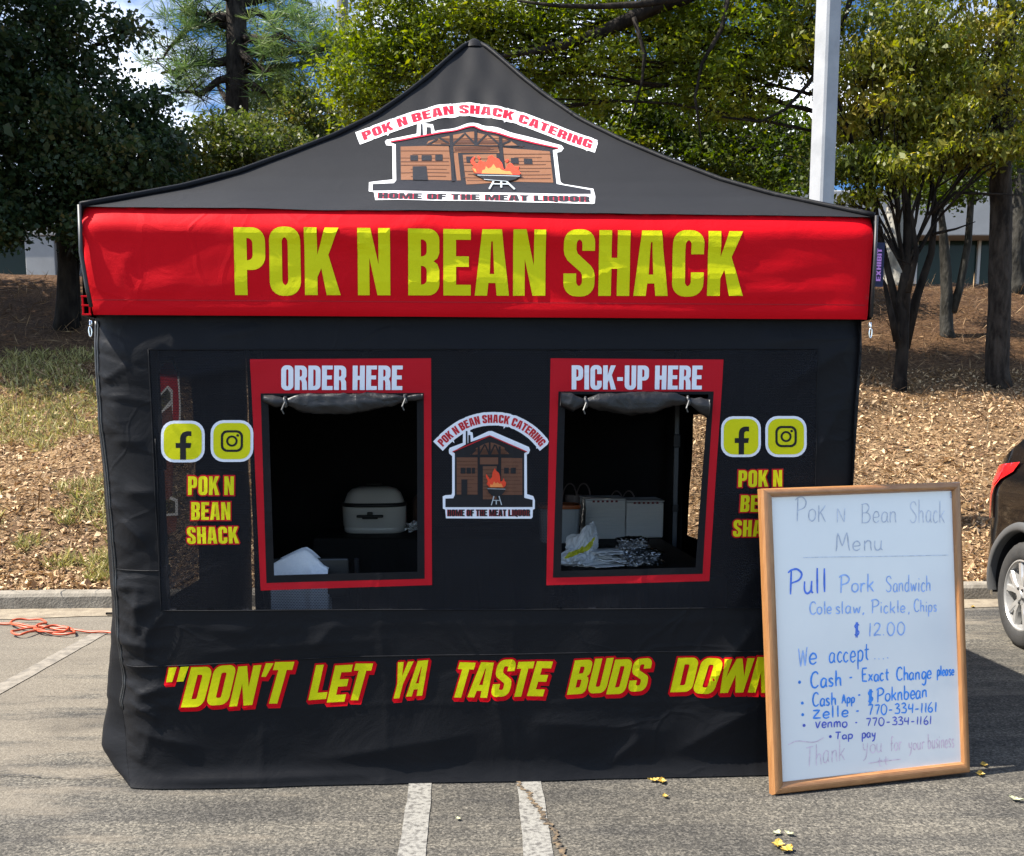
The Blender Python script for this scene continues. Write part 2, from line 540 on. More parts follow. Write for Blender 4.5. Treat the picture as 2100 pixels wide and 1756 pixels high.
def spaced(a, b, d):
    n = int(round((b - a) / d)); return [a + (b - a) * i / n for i in range(n)]
ss = [-200, -120, -70, -40, -25] + spaced(-16, 24, .2) + [24, 34, 50, 80, 140, 220]
ts = [.155, .2, .3, .42] + spaced(.55, 13, .2) + [13, 14, 16, 18, 20, 24, 30, 40, 60, 100, 200, 400]
vs = []
for t in ts:
    for s in ss:
        q = KP(s, t); vs.append((q.x, q.y, bank_z(q.x, q.y)))
w = len(ss)
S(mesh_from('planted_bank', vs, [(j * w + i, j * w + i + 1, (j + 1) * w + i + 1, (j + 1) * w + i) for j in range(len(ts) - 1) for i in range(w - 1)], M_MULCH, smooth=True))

# fallen leaves, straw and chips strewn over the bank
def bank_points(N, tmin, tmax, xmin, xmax, pw=1.0):
    t = tmin + (tmax - tmin) * RNG.random(N) ** pw
    x = np.empty(N)
    P = np.empty((N, 3))
    for k in range(N):
        y_guess = 8.0 + t[k]
        xs = RNG.uniform(xmin, xmax) * y_guess
        q = KA + KD * ((xs - KA.x)) + KN * t[k]
        P[k] = (q.x, q.y, bank_z(q.x, q.y) + .004)
    return P
def litter(name, N, tmin, tmax, Lr, Wr, mt, flat=1.6, pw=1.0, xr=(-.95, .80)):
    P = bank_points(N, tmin, tmax, xr[0], xr[1], pw)
    k = np.clip(np.exp(RNG.normal(0, .22, N)), .5, 1.5)
    V = leaf_quads(P, Lr * k, Wr * k * RNG.uniform(.6, 1.3, N), (0, 0, .12), flat)
    V[:, :, 2] += .012 * RNG.random((len(P), 1))
    return S(quads_mesh(name, V, mt, RNG.random(len(P))), 'stuff')
M_LEAFLIT = leaf_mat('dry_leaves', (0.145, 0.0759, 0.039), (0.435, 0.2829, 0.1495), (0.667, 0.4968, 0.299), .12, .8)
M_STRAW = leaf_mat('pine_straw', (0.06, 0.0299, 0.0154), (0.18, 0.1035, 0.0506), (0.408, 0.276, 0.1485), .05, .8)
litter('leaf_litter', 98000, .17, 5.6, .044, .021, M_LEAFLIT, 1.2, 1.35)
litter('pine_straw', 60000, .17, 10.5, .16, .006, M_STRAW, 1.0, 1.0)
# thin grass at the left
M_GRASS = leaf_mat('grass_blades', (.11, .115, .028), (.27, .25, .085), (.46, .40, .19), .3, .6)
def grass():
    P = bank_points(62000, .3, 6.2, -.80, -.30, 1.2)
    keep = np.array([nz(p[0] * .9, p[1] * .9, 1.5) + .35 * nz(p[0] * 3, p[1] * 3, 2.5) + .30 * min(max((p[1] - 9.5) / 3, -1), .6) > .07 for p in P])
    P = P[keep]
    V = leaf_quads(P, .085, .009, (0, 0, 1.1), 0)
    return S(quads_mesh('grass', V, M_GRASS, RNG.random(len(P))), 'stuff')
grass()
# ------------------------------------------------------------------ office building beyond the bank
M_FASCIA = mat('pale_fascia', (0.31, 0.31, 0.3), .8, (0.25, 0.25, 0.24), 1.2, 5, .35, .7)
M_GLASSD = mat('dark_window_glass', (.012, .024, .020), .12, spec=.15)
M_MULL = mat('white_mullion', (0.375, 0.37, 0.35), .5)
M_CLAD = mat('grey_cladding', (0.06, 0.072, 0.078), .6, (0.084, 0.096, 0.102), 3, 4)
BY = 30.0
bld = empty('office_building', (0, BY, 3.0))
T(bld, 'low office building with dark glass, white mullions and a pale fascia beyond the wooded bank', 'building')
gz = 3.05
zt = at(1900, 487, BY).z; zf = at(1900, 395, BY).z
b = MB(); b.box((2, BY + .6, (gz + zt) / 2 + -.3), (60, .08, zt - gz + .6)); b.build('glazing', M_GLASSD, bld)
b = MB(); b.box((2, BY + 5.0, (zt + zf) / 2), (60.6, 10.6, zf - zt), bevel=.03); b.build('fascia', M_FASCIA, bld)
b = MB(); b.box((2, BY + 6, (gz + zt) / 2 - .3), (60, 9.9, zt - gz + .55)); b.build('wall', M_CLAD, bld)
xm = [at(x, 540, BY).x for x in (1826, 1893, 1962, 2030, 2087)]
sp = (xm[-1] - xm[0]) / 4
k = -6
while k < 24:
    x = xm[0] + sp * k
    b = MB(); b.box((x, BY + .5, (gz + zt) / 2 - .3), (.075, .1, zt - gz + .58)); b.build('mullion', M_MULL, bld)
    k += 1
# left: pale pillar and grey panel
xa, xb = at(62, 560, BY).x, at(122, 560, BY).x
b = MB(); b.box(((xa + xb) / 2, BY + .1, (gz + zt) / 2 - .3), (xb - xa, .7, zt - gz + .57), bevel=.02); b.build('pillar', M_FASCIA, bld)
xa, xb = at(122, 560, BY).x, at(330, 560, BY).x
b = MB(); b.box(((xa + xb) / 2, BY + .4, (gz + zt) / 2 - .3), (xb - xa - .02, .3, zt - gz + .56)); b.build('wall_panel', M_CLAD, bld)

# ------------------------------------------------------------------ poles
M_POLE = mat('galvanised_steel', (0.24, 0.246, 0.258), .6, (0.3, 0.306, 0.318), 5, 6, bump=.001, bscale=80)
M_POLE_D = mat('grey_pole', (0.096, 0.102, 0.102), .7, (0.126, 0.132, 0.132), 6, 4)
lp = onz(1684, 430, 0)
pb = at(1684, 426, 9.4); pt = at(1700, 0, 9.4)
lamp = empty('light_pole', (pb.x, 9.4, .3))
T(lamp, 'square pale grey steel light pole rising behind the right slope of the tent roof', 'light pole')
def sq_tube(p0, p1, w0, w1, rz):
    vs = []
    for p, w in ((p0, w0), (p1, w1)):
        for k in range(4):
            a = rz + math.pi / 4 + k * math.pi / 2
            for da in (-.12, .12):
                vs.append(Vector(p) + Vector((math.cos(a + da), math.sin(a + da), 0)) * w * .707)
    fs = [(k, (k + 1) % 8, 8 + (k + 1) % 8, 8 + k) for k in range(8)] + [tuple(range(7, -1, -1)), tuple(range(8, 16))]
    return vs, fs
d = (pt - pb) / (pt.z - pb.z)
base = pb - d * (pb.z - bank_z(pb.x, 9.4)); top = pb + d * 6.5
b = MB(); b.add(*sq_tube(base - Vector((0, 0, .3)), top, .152, .142, R(28))); b.build('pole', M_POLE, lamp)
b = MB(); b.box(top + Vector((.45, 0, .05)), (1.0, .09, .09), bevel=.01); b.box(top + Vector((1.1, 0, .06)), (.6, .36, .16), bevel=.04); b.build('lamp_head', M_POLE, lamp)
b = MB(); b.lathe([(.001, 0.32), (.22, .32), (.24, .28), (.24, -.3)], (base.x, base.y, base.z + .1)); b.build('concrete_foot', M_CONC, lamp)
ub = at(707, 250, 26); ut = at(701, -60, 26)
d = (ut - ub) / (ut.z - ub.z)
b = MB(); b.tube([ub + d * (3.0 - ub.z), ut + d * 1.5], [.17, .13], 12)
b.tube([ut + d * .8 - Vector((.9, 0, 0)), ut + d * .8 + Vector((.9, 0, 0))], .06, 6)
T(b.build('utility_pole', M_POLE_D), 'thin grey utility pole seen between the pine and the roof peak', 'utility pole')

# ------------------------------------------------------------------ trees
def bark(name, c1, c2, sc=9):
    return mat(name, c1, .95, c2, sc, 8, .38, .62, bump=.03, bscale=sc * 2, spec=.15, stretch=(1, 1, .35))
M_BARK = bark('dark_bark', (0.0072, 0.0056, 0.0048), (0.022, 0.018, 0.0148))
M_BARK_P = bark('pine_bark', (0.01225, 0.00945, 0.0077), (0.0455, 0.03675, 0.02975), 12)
M_BARK_G = bark('grey_bark', (0.018, 0.0165, 0.0135), (0.048, 0.045, 0.039), 10)
M_BARK_W = bark('pale_bark', (0.165, 0.154, 0.132), (0.33, 0.3135, 0.275), 5)
LV_DARK = leaf_mat('dark_green_leaves', (0.01978, 0.03776, 0.01618), (0.03776, 0.06473, 0.02337), (0.09889, 0.0854, 0.03146), .42)
LV_OLIVE = leaf_mat('olive_leaves', (0.04232, 0.06093, 0.01241), (0.0804, 0.09732, 0.02144), (0.1439, 0.11, 0.03103), .45)
LV_OAK = leaf_mat('oak_leaves', (0.06922, 0.1038, 0.008899), (0.1434, 0.173, 0.01483), (0.2473, 0.2423, 0.02472), .5)
LV_DEEP = leaf_mat('shaded_leaves', (0.02962, 0.05143, 0.00645), (0.06347, 0.09309, 0.00967), (0.1355, 0.1374, 0.01612), .45)
LV_DOG = leaf_mat('dogwood_leaves', (0.06805, 0.09374, 0.0125), (0.1653, 0.1734, 0.02344), (0.3694, 0.2906, 0.05729), .48)
LV_PINE = leaf_mat('pine_needles', (0.05208, 0.09548, 0.03038), (0.1042, 0.1606, 0.05208), (0.1823, 0.2257, 0.07812), .35)
LV_FAR = leaf_mat('far_leaves', (0.031, 0.0465, 0.01736), (0.0527, 0.0651, 0.0248), (0.0868, 0.0682, 0.031), .4)

def limb(mb, a, c, r0, r1, sag=.12, n=9, wob=.06, sides=6):
    a, c = Vector(a), Vector(c); d = c - a
    pts, rs = [], []
    o = random.random() * 50
    for i in range(n + 1):
        t = i / n
        p = a + d * t + Vector((0, 0, 1)) * (sag * d.length * (t * (1 - t)) * 2)
        ww = wob * d.length * math.sin(math.pi * t)
        p += Vector((nz(t * 3 + o, 1), nz(t * 3 + o, 7), nz(t * 3 + o, 13))) * ww
        pts.append(p); rs.append(r0 + (r1 - r0) * t ** .8)
    mb.tube(pts, rs, sides)
    return pts

def crown_leaves(blobs, per, spread, Lr, Wr, bias, flat, shell=.35):
    """blobs: (centre, (rx,ry,rz), clusters). Leaves gather in small sprays spread through each blob."""
    out, sprays = [], []
    for c, r, ncl in blobs:
        c = np.array(c); r = np.array(r)
        d = unit(RNG.normal(size=(ncl, 3)))
        rad = (shell + (1 - shell) * RNG.random((ncl, 1))) ** .6
        rad *= 1 + .22 * np.array([[nz(q[0] * 2.2 + c[0], q[1] * 2.2, q[2] * 2.2 + c[2])] for q in d])
        cc = c + d * r * rad
        sprays.append(cc)
        P = np.repeat(cc, per, axis=0)
        off = RNG.normal(size=P.shape) * spread * np.array([1, 1, .45])
        out.append(P + off)
    return np.concatenate(out), sprays

def tree(name, label, trunk_pts, trunk_r, blobs, per, spread, Lr, Wr, bk, lv, bias=(0, 0, -.5), flat=.5, shell=.35,
         extra_limbs=(), twigs=5, tint=None, group='trees on the bank', lscale=.4):
    tp = [Vector(p) for p in trunk_pts]
    root = empty(name, tp[0])
    T(root, label, 'tree', group)
    mb = MB()
    n = len(tp)
    fine, rs = [], []
    for i in range(n - 1):
        for k in range(6):
            t = k / 6
            fine.append(tp[i].lerp(tp[i + 1], t) + Vector((nz(i + t, tp[0].x), nz(i + t, tp[0].x + 9), 0)) * .05)
            rs.append((trunk_r[i] * (1 - t) + trunk_r[i + 1] * t) * (1 + .07 * nz(i * 3 + t * 5, tp[0].x)))
    fine.append(tp[-1]); rs.append(trunk_r[-1])
    fine[0] = tp[0] - Vector((0, 0, .15)); rs[0] *= 1.35
    mb.tube(fine, rs, 14)
    P, sprays = crown_leaves(blobs, per, spread, Lr, Wr, bias, flat, shell)
    for (c, r, ncl), cc in zip(blobs, sprays):
        c = Vector(c)
        cand = [(abs((q - c).length) + max(0, q.z - c.z + .3) * 2, i) for i, q in enumerate(fine)]
        i = min(cand)[1]
        pts = limb(mb, fine[i], c, max(rs[i] * lscale, .016), .012, .08)
        for q in cc[:: max(1, len(cc) // twigs)]:
            limb(mb, pts[random.randrange(4, len(pts))], q, .016, .005, .02, 5, .10, 4)
    for lb in extra_limbs:
        mb.tube(lb[0], lb[1], 7, jit=.06)
    mb.build('trunk', bk, root, smooth=True)
    V = leaf_quads(P, Lr, Wr, bias, flat)
    tv = RNG.random(len(P)) * .75 + .25 * RNG.random(len(P)) ** 3
    if tint is not None: tv = tint(P, tv)
    else: tv = tv * .8 + .55 * np.array([nz(p_[0] * 1.3, p_[1] * 1.1, p_[2] * 1.7) for p_ in P[::8]]).repeat(8)[:len(P)] + .06
    quads_mesh('crown', V, lv, np.clip(tv, 0, 1), root)
    return root

def B(x, y, Y, rx, ry, dep, n):
    """crown lobe: picture centre and radii measured at distance Y, real depth radius dep."""
    c = at(x, y, Y); k = Y / FPX * 1.02
    return (c, (rx * k, dep, ry * k), n)
def ground_at(x, y0, Y):
    p = at(x, y0, Y); return Vector((p.x, p.y, bank_z(p.x, p.y)))

# 1 dark broadleaf at the far left, in shade
g = ground_at(136, 660, 15.2)
tree('broadleaf_tree', 'dark green broadleaf tree left of the tent with its crown against the sky', [g, at(137, 540, 15.2), at(128, 380, 15.2), at(120, 200, 15.2), at(110, -80, 15.2)],
     [.17, .13, .12, .10, .05],
     [B(50, 40, 15.2, 90, 80, 1.0, 50), B(150, 60, 15.0, 90, 60, .9, 36), B(165, 165, 15.0, 80, 60, .9, 34), B(255, 60, 15, 45, 50, .5, 13), B(60, 170, 15.2, 110, 60, 1.1, 73), B(60, 270, 15, 120, 80, 1.2, 122), B(190, 270, 14.8, 110, 70, 1.1, 106),
      B(285, 215, 15, 50, 40, .6, 21), B(110, 380, 14.8, 150, 80, 1.1, 131), B(255, 340, 14.6, 100, 60, .9, 65), B(50, 430, 14.6, 80, 30, .8, 30), B(175, 465, 14.4, 60, 26, .6, 22),
      B(20, -60, 15, 160, 60, 1.2, 49), B(335, 285, 15, 50, 36, .5, 16)],
     50, 0.143, 0.0735, 0.049, M_BARK, LV_DARK, (0, 0, -.55), .35, .25)
# second stem beside it
g = ground_at(152, 668, 15.6)
tree('slender_tree', 'slender twin stem close beside the left broadleaf tree', [g, at(150, 560, 15.6), at(165, 440, 15.6)], [.10, .08, .05],
     [B(215, 420, 15.5, 100, 45, .8, 35), B(320, 380, 15.5, 110, 50, .8, 45), B(160, 505, 15.3, 45, 22, .4, 12)], 50, 0.123, 0.0665, 0.042, M_BARK, LV_DARK, (0, 0, -.5), .4)
# far left edge
g = ground_at(-70, 660, 14)
tree('edge_tree', 'dark tree partly cut off by the left border, low branches over the bank', [g, at(-80, 400, 14), at(-80, 100, 14)], [.15, .12, .06],
     [B(-60, 350, 14, 110, 160, 1.1, 95), B(-45, 460, 13.6, 60, 45, .8, 40), B(-60, 120, 14, 120, 120, 1.1, 60)], 50, 0.137, 0.07, 0.0455, M_BARK, LV_DARK, (0, 0, -.5), .4)
# 2 tall pine behind
def pine():
    Y = 20.5
    g = ground_at(484, 560, Y)
    root = empty('pine_tree', g)
    T(root, 'tall pine with tufted needles and a thick dark trunk against the sky', 'tree', 'trees on the bank')
    mb = MB()
    tp = [g - Vector((0, 0, .2)), at(484, 420, Y), at(486, 240, Y), at(486, 100, Y), at(483, 0, Y), at(480, -160, Y)]
    fine, rs = [], []
    rr = [.27, .225, .215, .20, .18, .12]
    for i in range(5):
        for k in range(8):
            t = k / 8; fine.append(tp[i].lerp(tp[i + 1], t)); rs.append((rr[i] * (1 - t) + rr[i + 1] * t) * (1 + .08 * nz(i * 4 + t * 9, 2)))
    mb.tube(fine, rs, 14)
    br = [[(486, 45), (440, 35), (400, 50), (360, 85), (335, 120)], [(486, 60), (455, 50), (420, 28), (370, 20)], [(486, 120), (430, 130), (380, 140), (330, 150)],
          [(486, 150), (450, 165), (410, 195), (370, 190)], [(486, 110), (540, 112), (600, 105), (660, 100), (705, 108), (745, 135)], [(486, 145), (550, 142), (610, 133), (660, 122), (720, 108)],
          [(486, 40), (530, 25), (580, 30), (640, 60)], [(486, 10), (560, -10), (640, 10)], [(486, 95), (520, 130), (545, 150)], [(484, 245), (470, 210), (455, 190), (448, 170)],
          [(484, 0), (420, -20), (350, -10)], [(486, 170), (520, 175), (545, 190)], [(486, 80), (530, 80), (570, 75), (600, 85)]]
    tufts = []
    for q in br:
        dy = random.uniform(-1.2, 1.2)
        pts = [at(x, y, Y + dy * i / (len(q) - 1)) for i, (x, y) in enumerate(q)]
        f2 = []
        for i in range(len(pts) - 1):
            for k in range(5): f2.append(pts[i].lerp(pts[i + 1], k / 5) + Vector((nz(i + k / 5, q[1][0]), 0, nz(i + k / 5, q[1][1]))) * .10)
        f2.append(pts[-1])
        mb.tube(f2, [.075 * (1 - i / len(f2)) + .016 for i in range(len(f2))], 7)
        if q[-1] == (448, 170): continue
        for i, p in enumerate(f2):
            if i < len(f2) * .22: continue
            for r_ in range(2):
                e = p + Vector((random.uniform(-.5, .5), random.uniform(-.5, .5), random.uniform(-.32, .36)))
                limb(mb, p, e, .013, .006, .05, 4, .1, 4); tufts.append(e)
                if random.random() < .4:
                    tufts.append(p.lerp(e, .55) + Vector((random.uniform(-.12, .12), random.uniform(-.12, .12), random.uniform(-.1, .1))))
    # extra sprays where the needles are thickest
    for (x, y, rx, ry, nn) in ((420, 150, 90, 50, 46), (460, 110, 60, 40, 22), (545, 135, 50, 45, 20), (640, 60, 80, 50, 34), (400, 30, 60, 40, 20), (720, 120, 50, 40, 18)):
        for _ in range(nn):
            a = random.random() * 6.28; r_ = math.sqrt(random.random())
            tufts.append(at(x + math.cos(a) * r_ * rx, y + math.sin(a) * r_ * ry, Y + random.uniform(-.9, .9)))
    mb.build('trunk', M_BARK_P, root, smooth=True)
    for t in tufts:                    # the trunk shows in front of the sprays
        if abs(t.x - fine[20].x) < .42 and t.y < Y + .1: t.y = Y + .3 + random.random() * .6
    P = np.array([tuple(t) for t in tufts]); nn = 26
    PP = np.repeat(P, nn, axis=0)
    V = leaf_quads(PP, .26, .012, (0, 0, .25), 0)
    tt = np.repeat(RNG.random(len(P)) * .6, nn) + RNG.random(len(PP)) * .4
    quads_mesh('crown', V, LV_PINE, tt, root)
pine()
# 3 rounded olive tree behind the pine
g = ground_at(600, 560, 26)
tree('rounded_tree', 'rounded olive green tree behind the pine trunk', [g, at(600, 380, 26), at(600, 250, 26)], [.2, .16, .1],
     [B(590, 250, 26, 95, 80, 1.4, 95), B(545, 300, 25, 70, 60, 1.1, 55), B(660, 270, 26, 60, 70, 1.1, 55), B(600, 190, 26, 60, 35, .9, 30), B(610, 340, 25, 110, 60, 1.2, 55)], 50, 0.178, 0.091, 0.0595, M_BARK, LV_OLIVE, (0, 0, -.4), .5)
# 4 low bushy trees behind the left roof slope
g = ground_at(420, 640, 17)
tree('bushy_tree', 'low bushy tree with small gaps of light above the left roof slope', [g, at(420, 420, 17), at(430, 320, 17)], [.12, .09, .05],
     [B(430, 300, 17, 90, 60, .9, 55), B(500, 280, 17.5, 70, 50, .8, 40), B(380, 350, 16.6, 80, 45, .8, 40), B(520, 330, 17, 90, 45, .8, 50), B(330, 400, 16, 90, 40, .7, 45), B(600, 310, 18, 70, 40, .8, 30), B(440, 380, 16.6, 90, 40, .7, 45), B(240, 385, 16, 60, 30, .6, 19)],
     50, 0.13, 0.07, 0.0455, M_BARK, LV_OLIVE, (0, 0, -.5), .4, .2)
# 5 big oak, its long limb passing over the roof peak
Yo = 13.6
g = ground_at(1686, 640, Yo)
big = [at(x, y, Yo - .6) for x, y in [(1700, -120), (1580, -90), (1480, -50), (1400, -6), (1340, 15), (1290, 40), (1230, 68), (1160, 92), (1100, 105), (1050, 112), (1010, 118)]]
l2 = [at(x, y, Yo - .9) for x, y in [(1400, -6), (1310, 10), (1220, 14), (1140, 12), (1060, 2)]]
l3 = [at(x, y, Yo - .7) for x, y in [(1300, 36), (1322, 110), (1316, 170), (1290, 260)]]
l4 = [at(x, y, Yo - .8) for x, y in [(1500, -40), (1480, 60), (1440, 130), (1425, 200), (1440, 300)]]
l5 = [at(x, y, Yo - .5) for x, y in [(1480, 240), (1560, 250), (1610, 225), (1660, 170), (1720, 70), (1750, -20)]]
tree('oak_tree', 'big yellowish green oak whose long limb passes over the roof peak', [g, at(1686, 420, Yo), at(1694, 200, Yo), at(1702, -60, Yo), at(1690, -300, Yo)], [.15, .125, .12, .11, .07],
     [B(800, 60, Yo, 110, 70, .9, 101), B(930, 70, Yo, 100, 80, .9, 91), B(760, 160, Yo, 90, 70, .8, 65), B(840, 120, Yo - .4, 70, 60, .6, 35), B(1040, 50, Yo, 110, 70, .8, 65), B(1150, 40, Yo, 110, 60, .8, 55),
      B(1100, 150, Yo, 90, 50, .7, 45), B(1230, 140, Yo, 80, 70, .8, 45), B(1350, 90, Yo, 90, 80, .9, 55), B(1300, 10, Yo, 120, 50, .9, 55), B(1450, 60, Yo, 90, 100, .9, 60), B(1560, 90, Yo, 90, 110, .9, 70),
      B(1480, 190, Yo, 110, 70, .9, 76), B(1620, 60, Yo, 60, 100, .8, 35), B(900, -40, Yo, 180, 70, 1.2, 60), B(1250, -70, Yo, 250, 60, 1.2, 70), B(1550, -60, Yo, 150, 70, 1.2, 50), B(735, 215, Yo, 40, 50, .5, 19), B(700, -180, Yo, 190, 110, 1.6, 40), B(1050, -230, Yo, 240, 130, 1.8, 55), B(1450, -260, Yo, 240, 130, 1.8, 55), B(1750, -200, Yo, 200, 120, 1.6, 45)],
     56, .125, .068, .027, M_BARK, LV_OAK, (0, 0, -.35), .35, .2, lscale=.16,
     extra_limbs=[(big, [.12, .115, .11, .10, .09, .08, .07, .055, .04, .03, .015]), (l2, [.05, .04, .03, .022, .012]), (l3, [.028, .022, .016, .006]), (l4, [.035, .028, .022, .018, .008]), (l5, [.012, .016, .02, .026, .03, .035])], twigs=7)
# 6 darker tree behind, with bright holes
g = ground_at(1300, 600, 17.5)
tree('shaded_tree', 'darker shaded tree right of the roof peak with bright sky showing through', [g, at(1300, 420, 17.5), at(1310, 250, 17.5), at(1320, 100, 17.5)], [.2, .16, .12, .06],
     [B(1170, 210, 17.5, 90, 70, 1, 60), B(1290, 230, 17.5, 110, 70, 1.1, 86), B(1400, 250, 17.5, 110, 70, 1.1, 86), B(1520, 260, 17.5, 100, 70, 1.1, 70), B(1250, 300, 17, 90, 40, .8, 40), B(1380, 330, 17, 110, 45, .9, 55),
      B(1520, 370, 17, 110, 40, .9, 40), B(1610, 300, 17, 70, 90, .9, 45), B(1600, 400, 16.6, 70, 30, .6, 19), B(1450, 140, 18, 120, 60, 1, 55), B(1330, 140, 18, 110, 60, 1, 45)],
     50, 0.15, 0.0735, 0.0434, M_BARK, LV_DEEP, (0, 0, -.4), .4, .2, twigs=8)
# 7 multi-stem dogwood, drooping yellow-green leaves
Yd = 13.2
g = ground_at(1848, 722, Yd)
def stems(lst):
    return [([at(x, y, Yd + dy) for x, y in q], [r0 * (1 - .75 * i / (len(q) - 1)) for i in range(len(q))]) for q, r0, dy in lst]
dst = stems([([(1840, 700), (1826, 640), (1815, 585), (1790, 545)], .05, -.1), ([(1846, 715), (1842, 640), (1822, 560), (1800, 460), (1792, 400), (1780, 320)], .062, .1), ([(1850, 715), (1858, 600), (1862, 500), (1862, 420), (1840, 340), (1812, 300)], .072, 0),
             ([(1855, 715), (1880, 610), (1910, 520), (1918, 430), (1905, 330), (1890, 250)], .065, .2), ([(1862, 600), (1880, 520), (1870, 440), (1895, 360)], .04, -.2), ([(1905, 440), (1960, 395), (2030, 398), (2090, 400)], .028, -.1),
             ([(1915, 480), (1960, 470), (2000, 455)], .022, .1), ([(1812, 480), (1840, 530), (1870, 545)], .018, -.1)])
def dog_tint(P, tv):
    s = np.array([nz(p[0] * 1.1, p[1] * .8, p[2] * 2.2) for p in P])
    return tv * .7 + .55 * s + .12
tree('dogwood_tree', 'multi-stem dogwood with drooping yellowish leaves right of the light pole', [g, at(1850, 640, Yd), at(1856, 560, Yd)], [.085, .07, .05],
     [B(1760, 150, Yd, 90, 60, .8, 50), B(1850, 110, Yd, 110, 60, .9, 55), B(1950, 150, Yd, 110, 60, .9, 55), B(1800, 240, Yd, 90, 45, .8, 40), B(1920, 255, Yd, 110, 45, .9, 55), B(1740, 330, Yd, 70, 35, .6, 25),
      B(1830, 345, Yd - .2, 90, 28, .7, 35), B(1960, 310, Yd - .3, 80, 26, .6, 30), B(2040, 310, Yd - .3, 70, 28, .6, 25), B(1880, 30, Yd, 160, 60, 1, 60), B(2050, 60, Yd, 90, 80, 1, 45), B(2070, 200, Yd, 70, 70, .8, 35), B(1760, 400, Yd, 60, 22, .5, 13), B(1650, 60, Yd, 60, 70, .7, 25)],
     50, 0.117, 0.07, 0.0315, M_BARK, LV_DOG, (0, 0, -1.0), .3, .2, extra_limbs=dst, tint=dog_tint, twigs=6)
# 9 small two-stem tree
Yt = 15.4
g = ground_at(1948, 660, Yt)
tree('forked_tree', 'small dark forked tree between the dogwood and the thick pine trunk', [g, at(1946, 600, Yt), at(1938, 520, Yt), at(1930, 430, Yt)], [.10, .085, .07, .04],
     [B(1960, 380, Yt, 70, 40, .7, 25), B(2010, 350, Yt, 70, 40, .7, 25), B(1900, 390, Yt + .5, 60, 30, .6, 19)], 50, 0.123, 0.0665, 0.042, M_BARK_G, LV_DEEP, (0, 0, -.4), .4,
     extra_limbs=[([at(x, y, Yt) for x, y in [(1952, 640), (1968, 590), (1985, 500), (1992, 400), (1995, 330), (2010, 270)]], [.07, .062, .055, .045, .03, .015]), ([at(x, y, Yt) for x, y in [(1990, 420), (2020, 400), (2060, 405)]], [.02, .014, .008])])
# 8 thick pine trunk at the right
Yp = 13.4
g = ground_at(2054, 722, Yp)
hi = [at(2062, y, Yp) for y in (-40, -200)]
tree('old_pine', 'thick rough barked trunk at the right edge, crown mostly above the picture', [g, at(2054, 620, Yp), at(2052, 500, Yp), at(2052, 380, Yp), at(2056, 250, Yp), at(2058, 100, Yp)] + hi, [.15, .137, .132, .128, .12, .115, .11, .09],
     [B(2060, -180, Yp, 160, 60, 1.2, 45), B(1990, -90, Yp, 100, 60, 1, 30), B(1930, -230, Yp + .6, 200, 110, 1.7, 45), B(2080, -330, Yp, 200, 110, 1.6, 40), B(1750, -330, Yp + .8, 200, 110, 1.6, 40), B(2110, 250, Yp + 1, 60, 60, .6, 19)], 50, 0.137, 0.07, 0.035, M_BARK_P, LV_OAK, (0, 0, -.3), .3)
# 10 pale trunks farther back
g = ground_at(1838, 588, 19)
tree('pale_trunk_tree', 'pale barked tree standing on the crest behind the dogwood stems', [g, at(1832, 520, 19), at(1836, 440, 19), at(1848, 360, 19), at(1850, 200, 19)], [.25, .19, .17, .13, .08],
     [B(1790, 260, 19.5, 90, 60, 1, 55), B(1900, 200, 19.5, 110, 70, 1, 65), B(1850, 330, 19.5, 110, 40, .9, 45), B(1700, 300, 19.5, 80, 70, 1, 45), B(1780, 60, 20, 140, 90, 1.2, 76)], 50, 0.171, 0.084, 0.049, M_BARK_W, LV_OLIVE, (0, 0, -.4), .4,
     extra_limbs=[([at(x, y, 19) for x, y in [(1838, 470), (1860, 430), (1880, 395), (1890, 350)]], [.11, .09, .075, .05])])
g = ground_at(2086, 590, 18.5)
tree('grey_trunk_tree', 'grey trunk behind the thick pine at the far right', [g, at(2082, 520, 18.5), at(2090, 420, 18.5), at(2096, 250, 18.5)], [.21, .18, .165, .11],
     [B(2070, 120, 19, 120, 90, 1.2, 65), B(1990, 200, 19, 110, 70, 1, 55), B(2100, 330, 18.5, 70, 50, .8, 30)], 50, 0.164, 0.0805, 0.049, M_BARK_G, LV_OLIVE, (0, 0, -.4), .4)
# unseen trees past the left border, put in to shade the bank
def high(x, y, Y, rx, ry, dep, n): return B(x, y, Y, rx, ry, dep, n)
for (x0, Y0, lab, bk_, lv_) in ((-420, 15.5, 'tall broadleaf tree outside the left border shading the bank', M_BARK, LV_DARK), (-260, 13.6, 'broad tree outside the left border shading the lower bank', M_BARK, LV_DARK)):
    g = ground_at(x0 if x0 < 0 else 250, 640, Y0)
    tree('shade_tree', lab, [g, at(x0 if x0 < 0 else 262, 300, Y0), at(x0 if x0 < 0 else 270, -60, Y0), at(x0, -300, Y0)], [.13, .10, .08, .05],
         [B(x0, 250 if x0 < 0 else -330, Y0, 190, 150, 1.6, 120), B(x0 - 60, 0 if x0 < 0 else -460, Y0, 220, 150, 1.8, 200), B(x0 + 60, -230 if x0 < 0 else -330, Y0, 220, 130, 1.8, 130), B(x0 + 130, -420, Y0, 180, 110, 1.6, 90)], 28, .30, .13, .085, bk_, lv_, (0, 0, -.4), .6, .2)
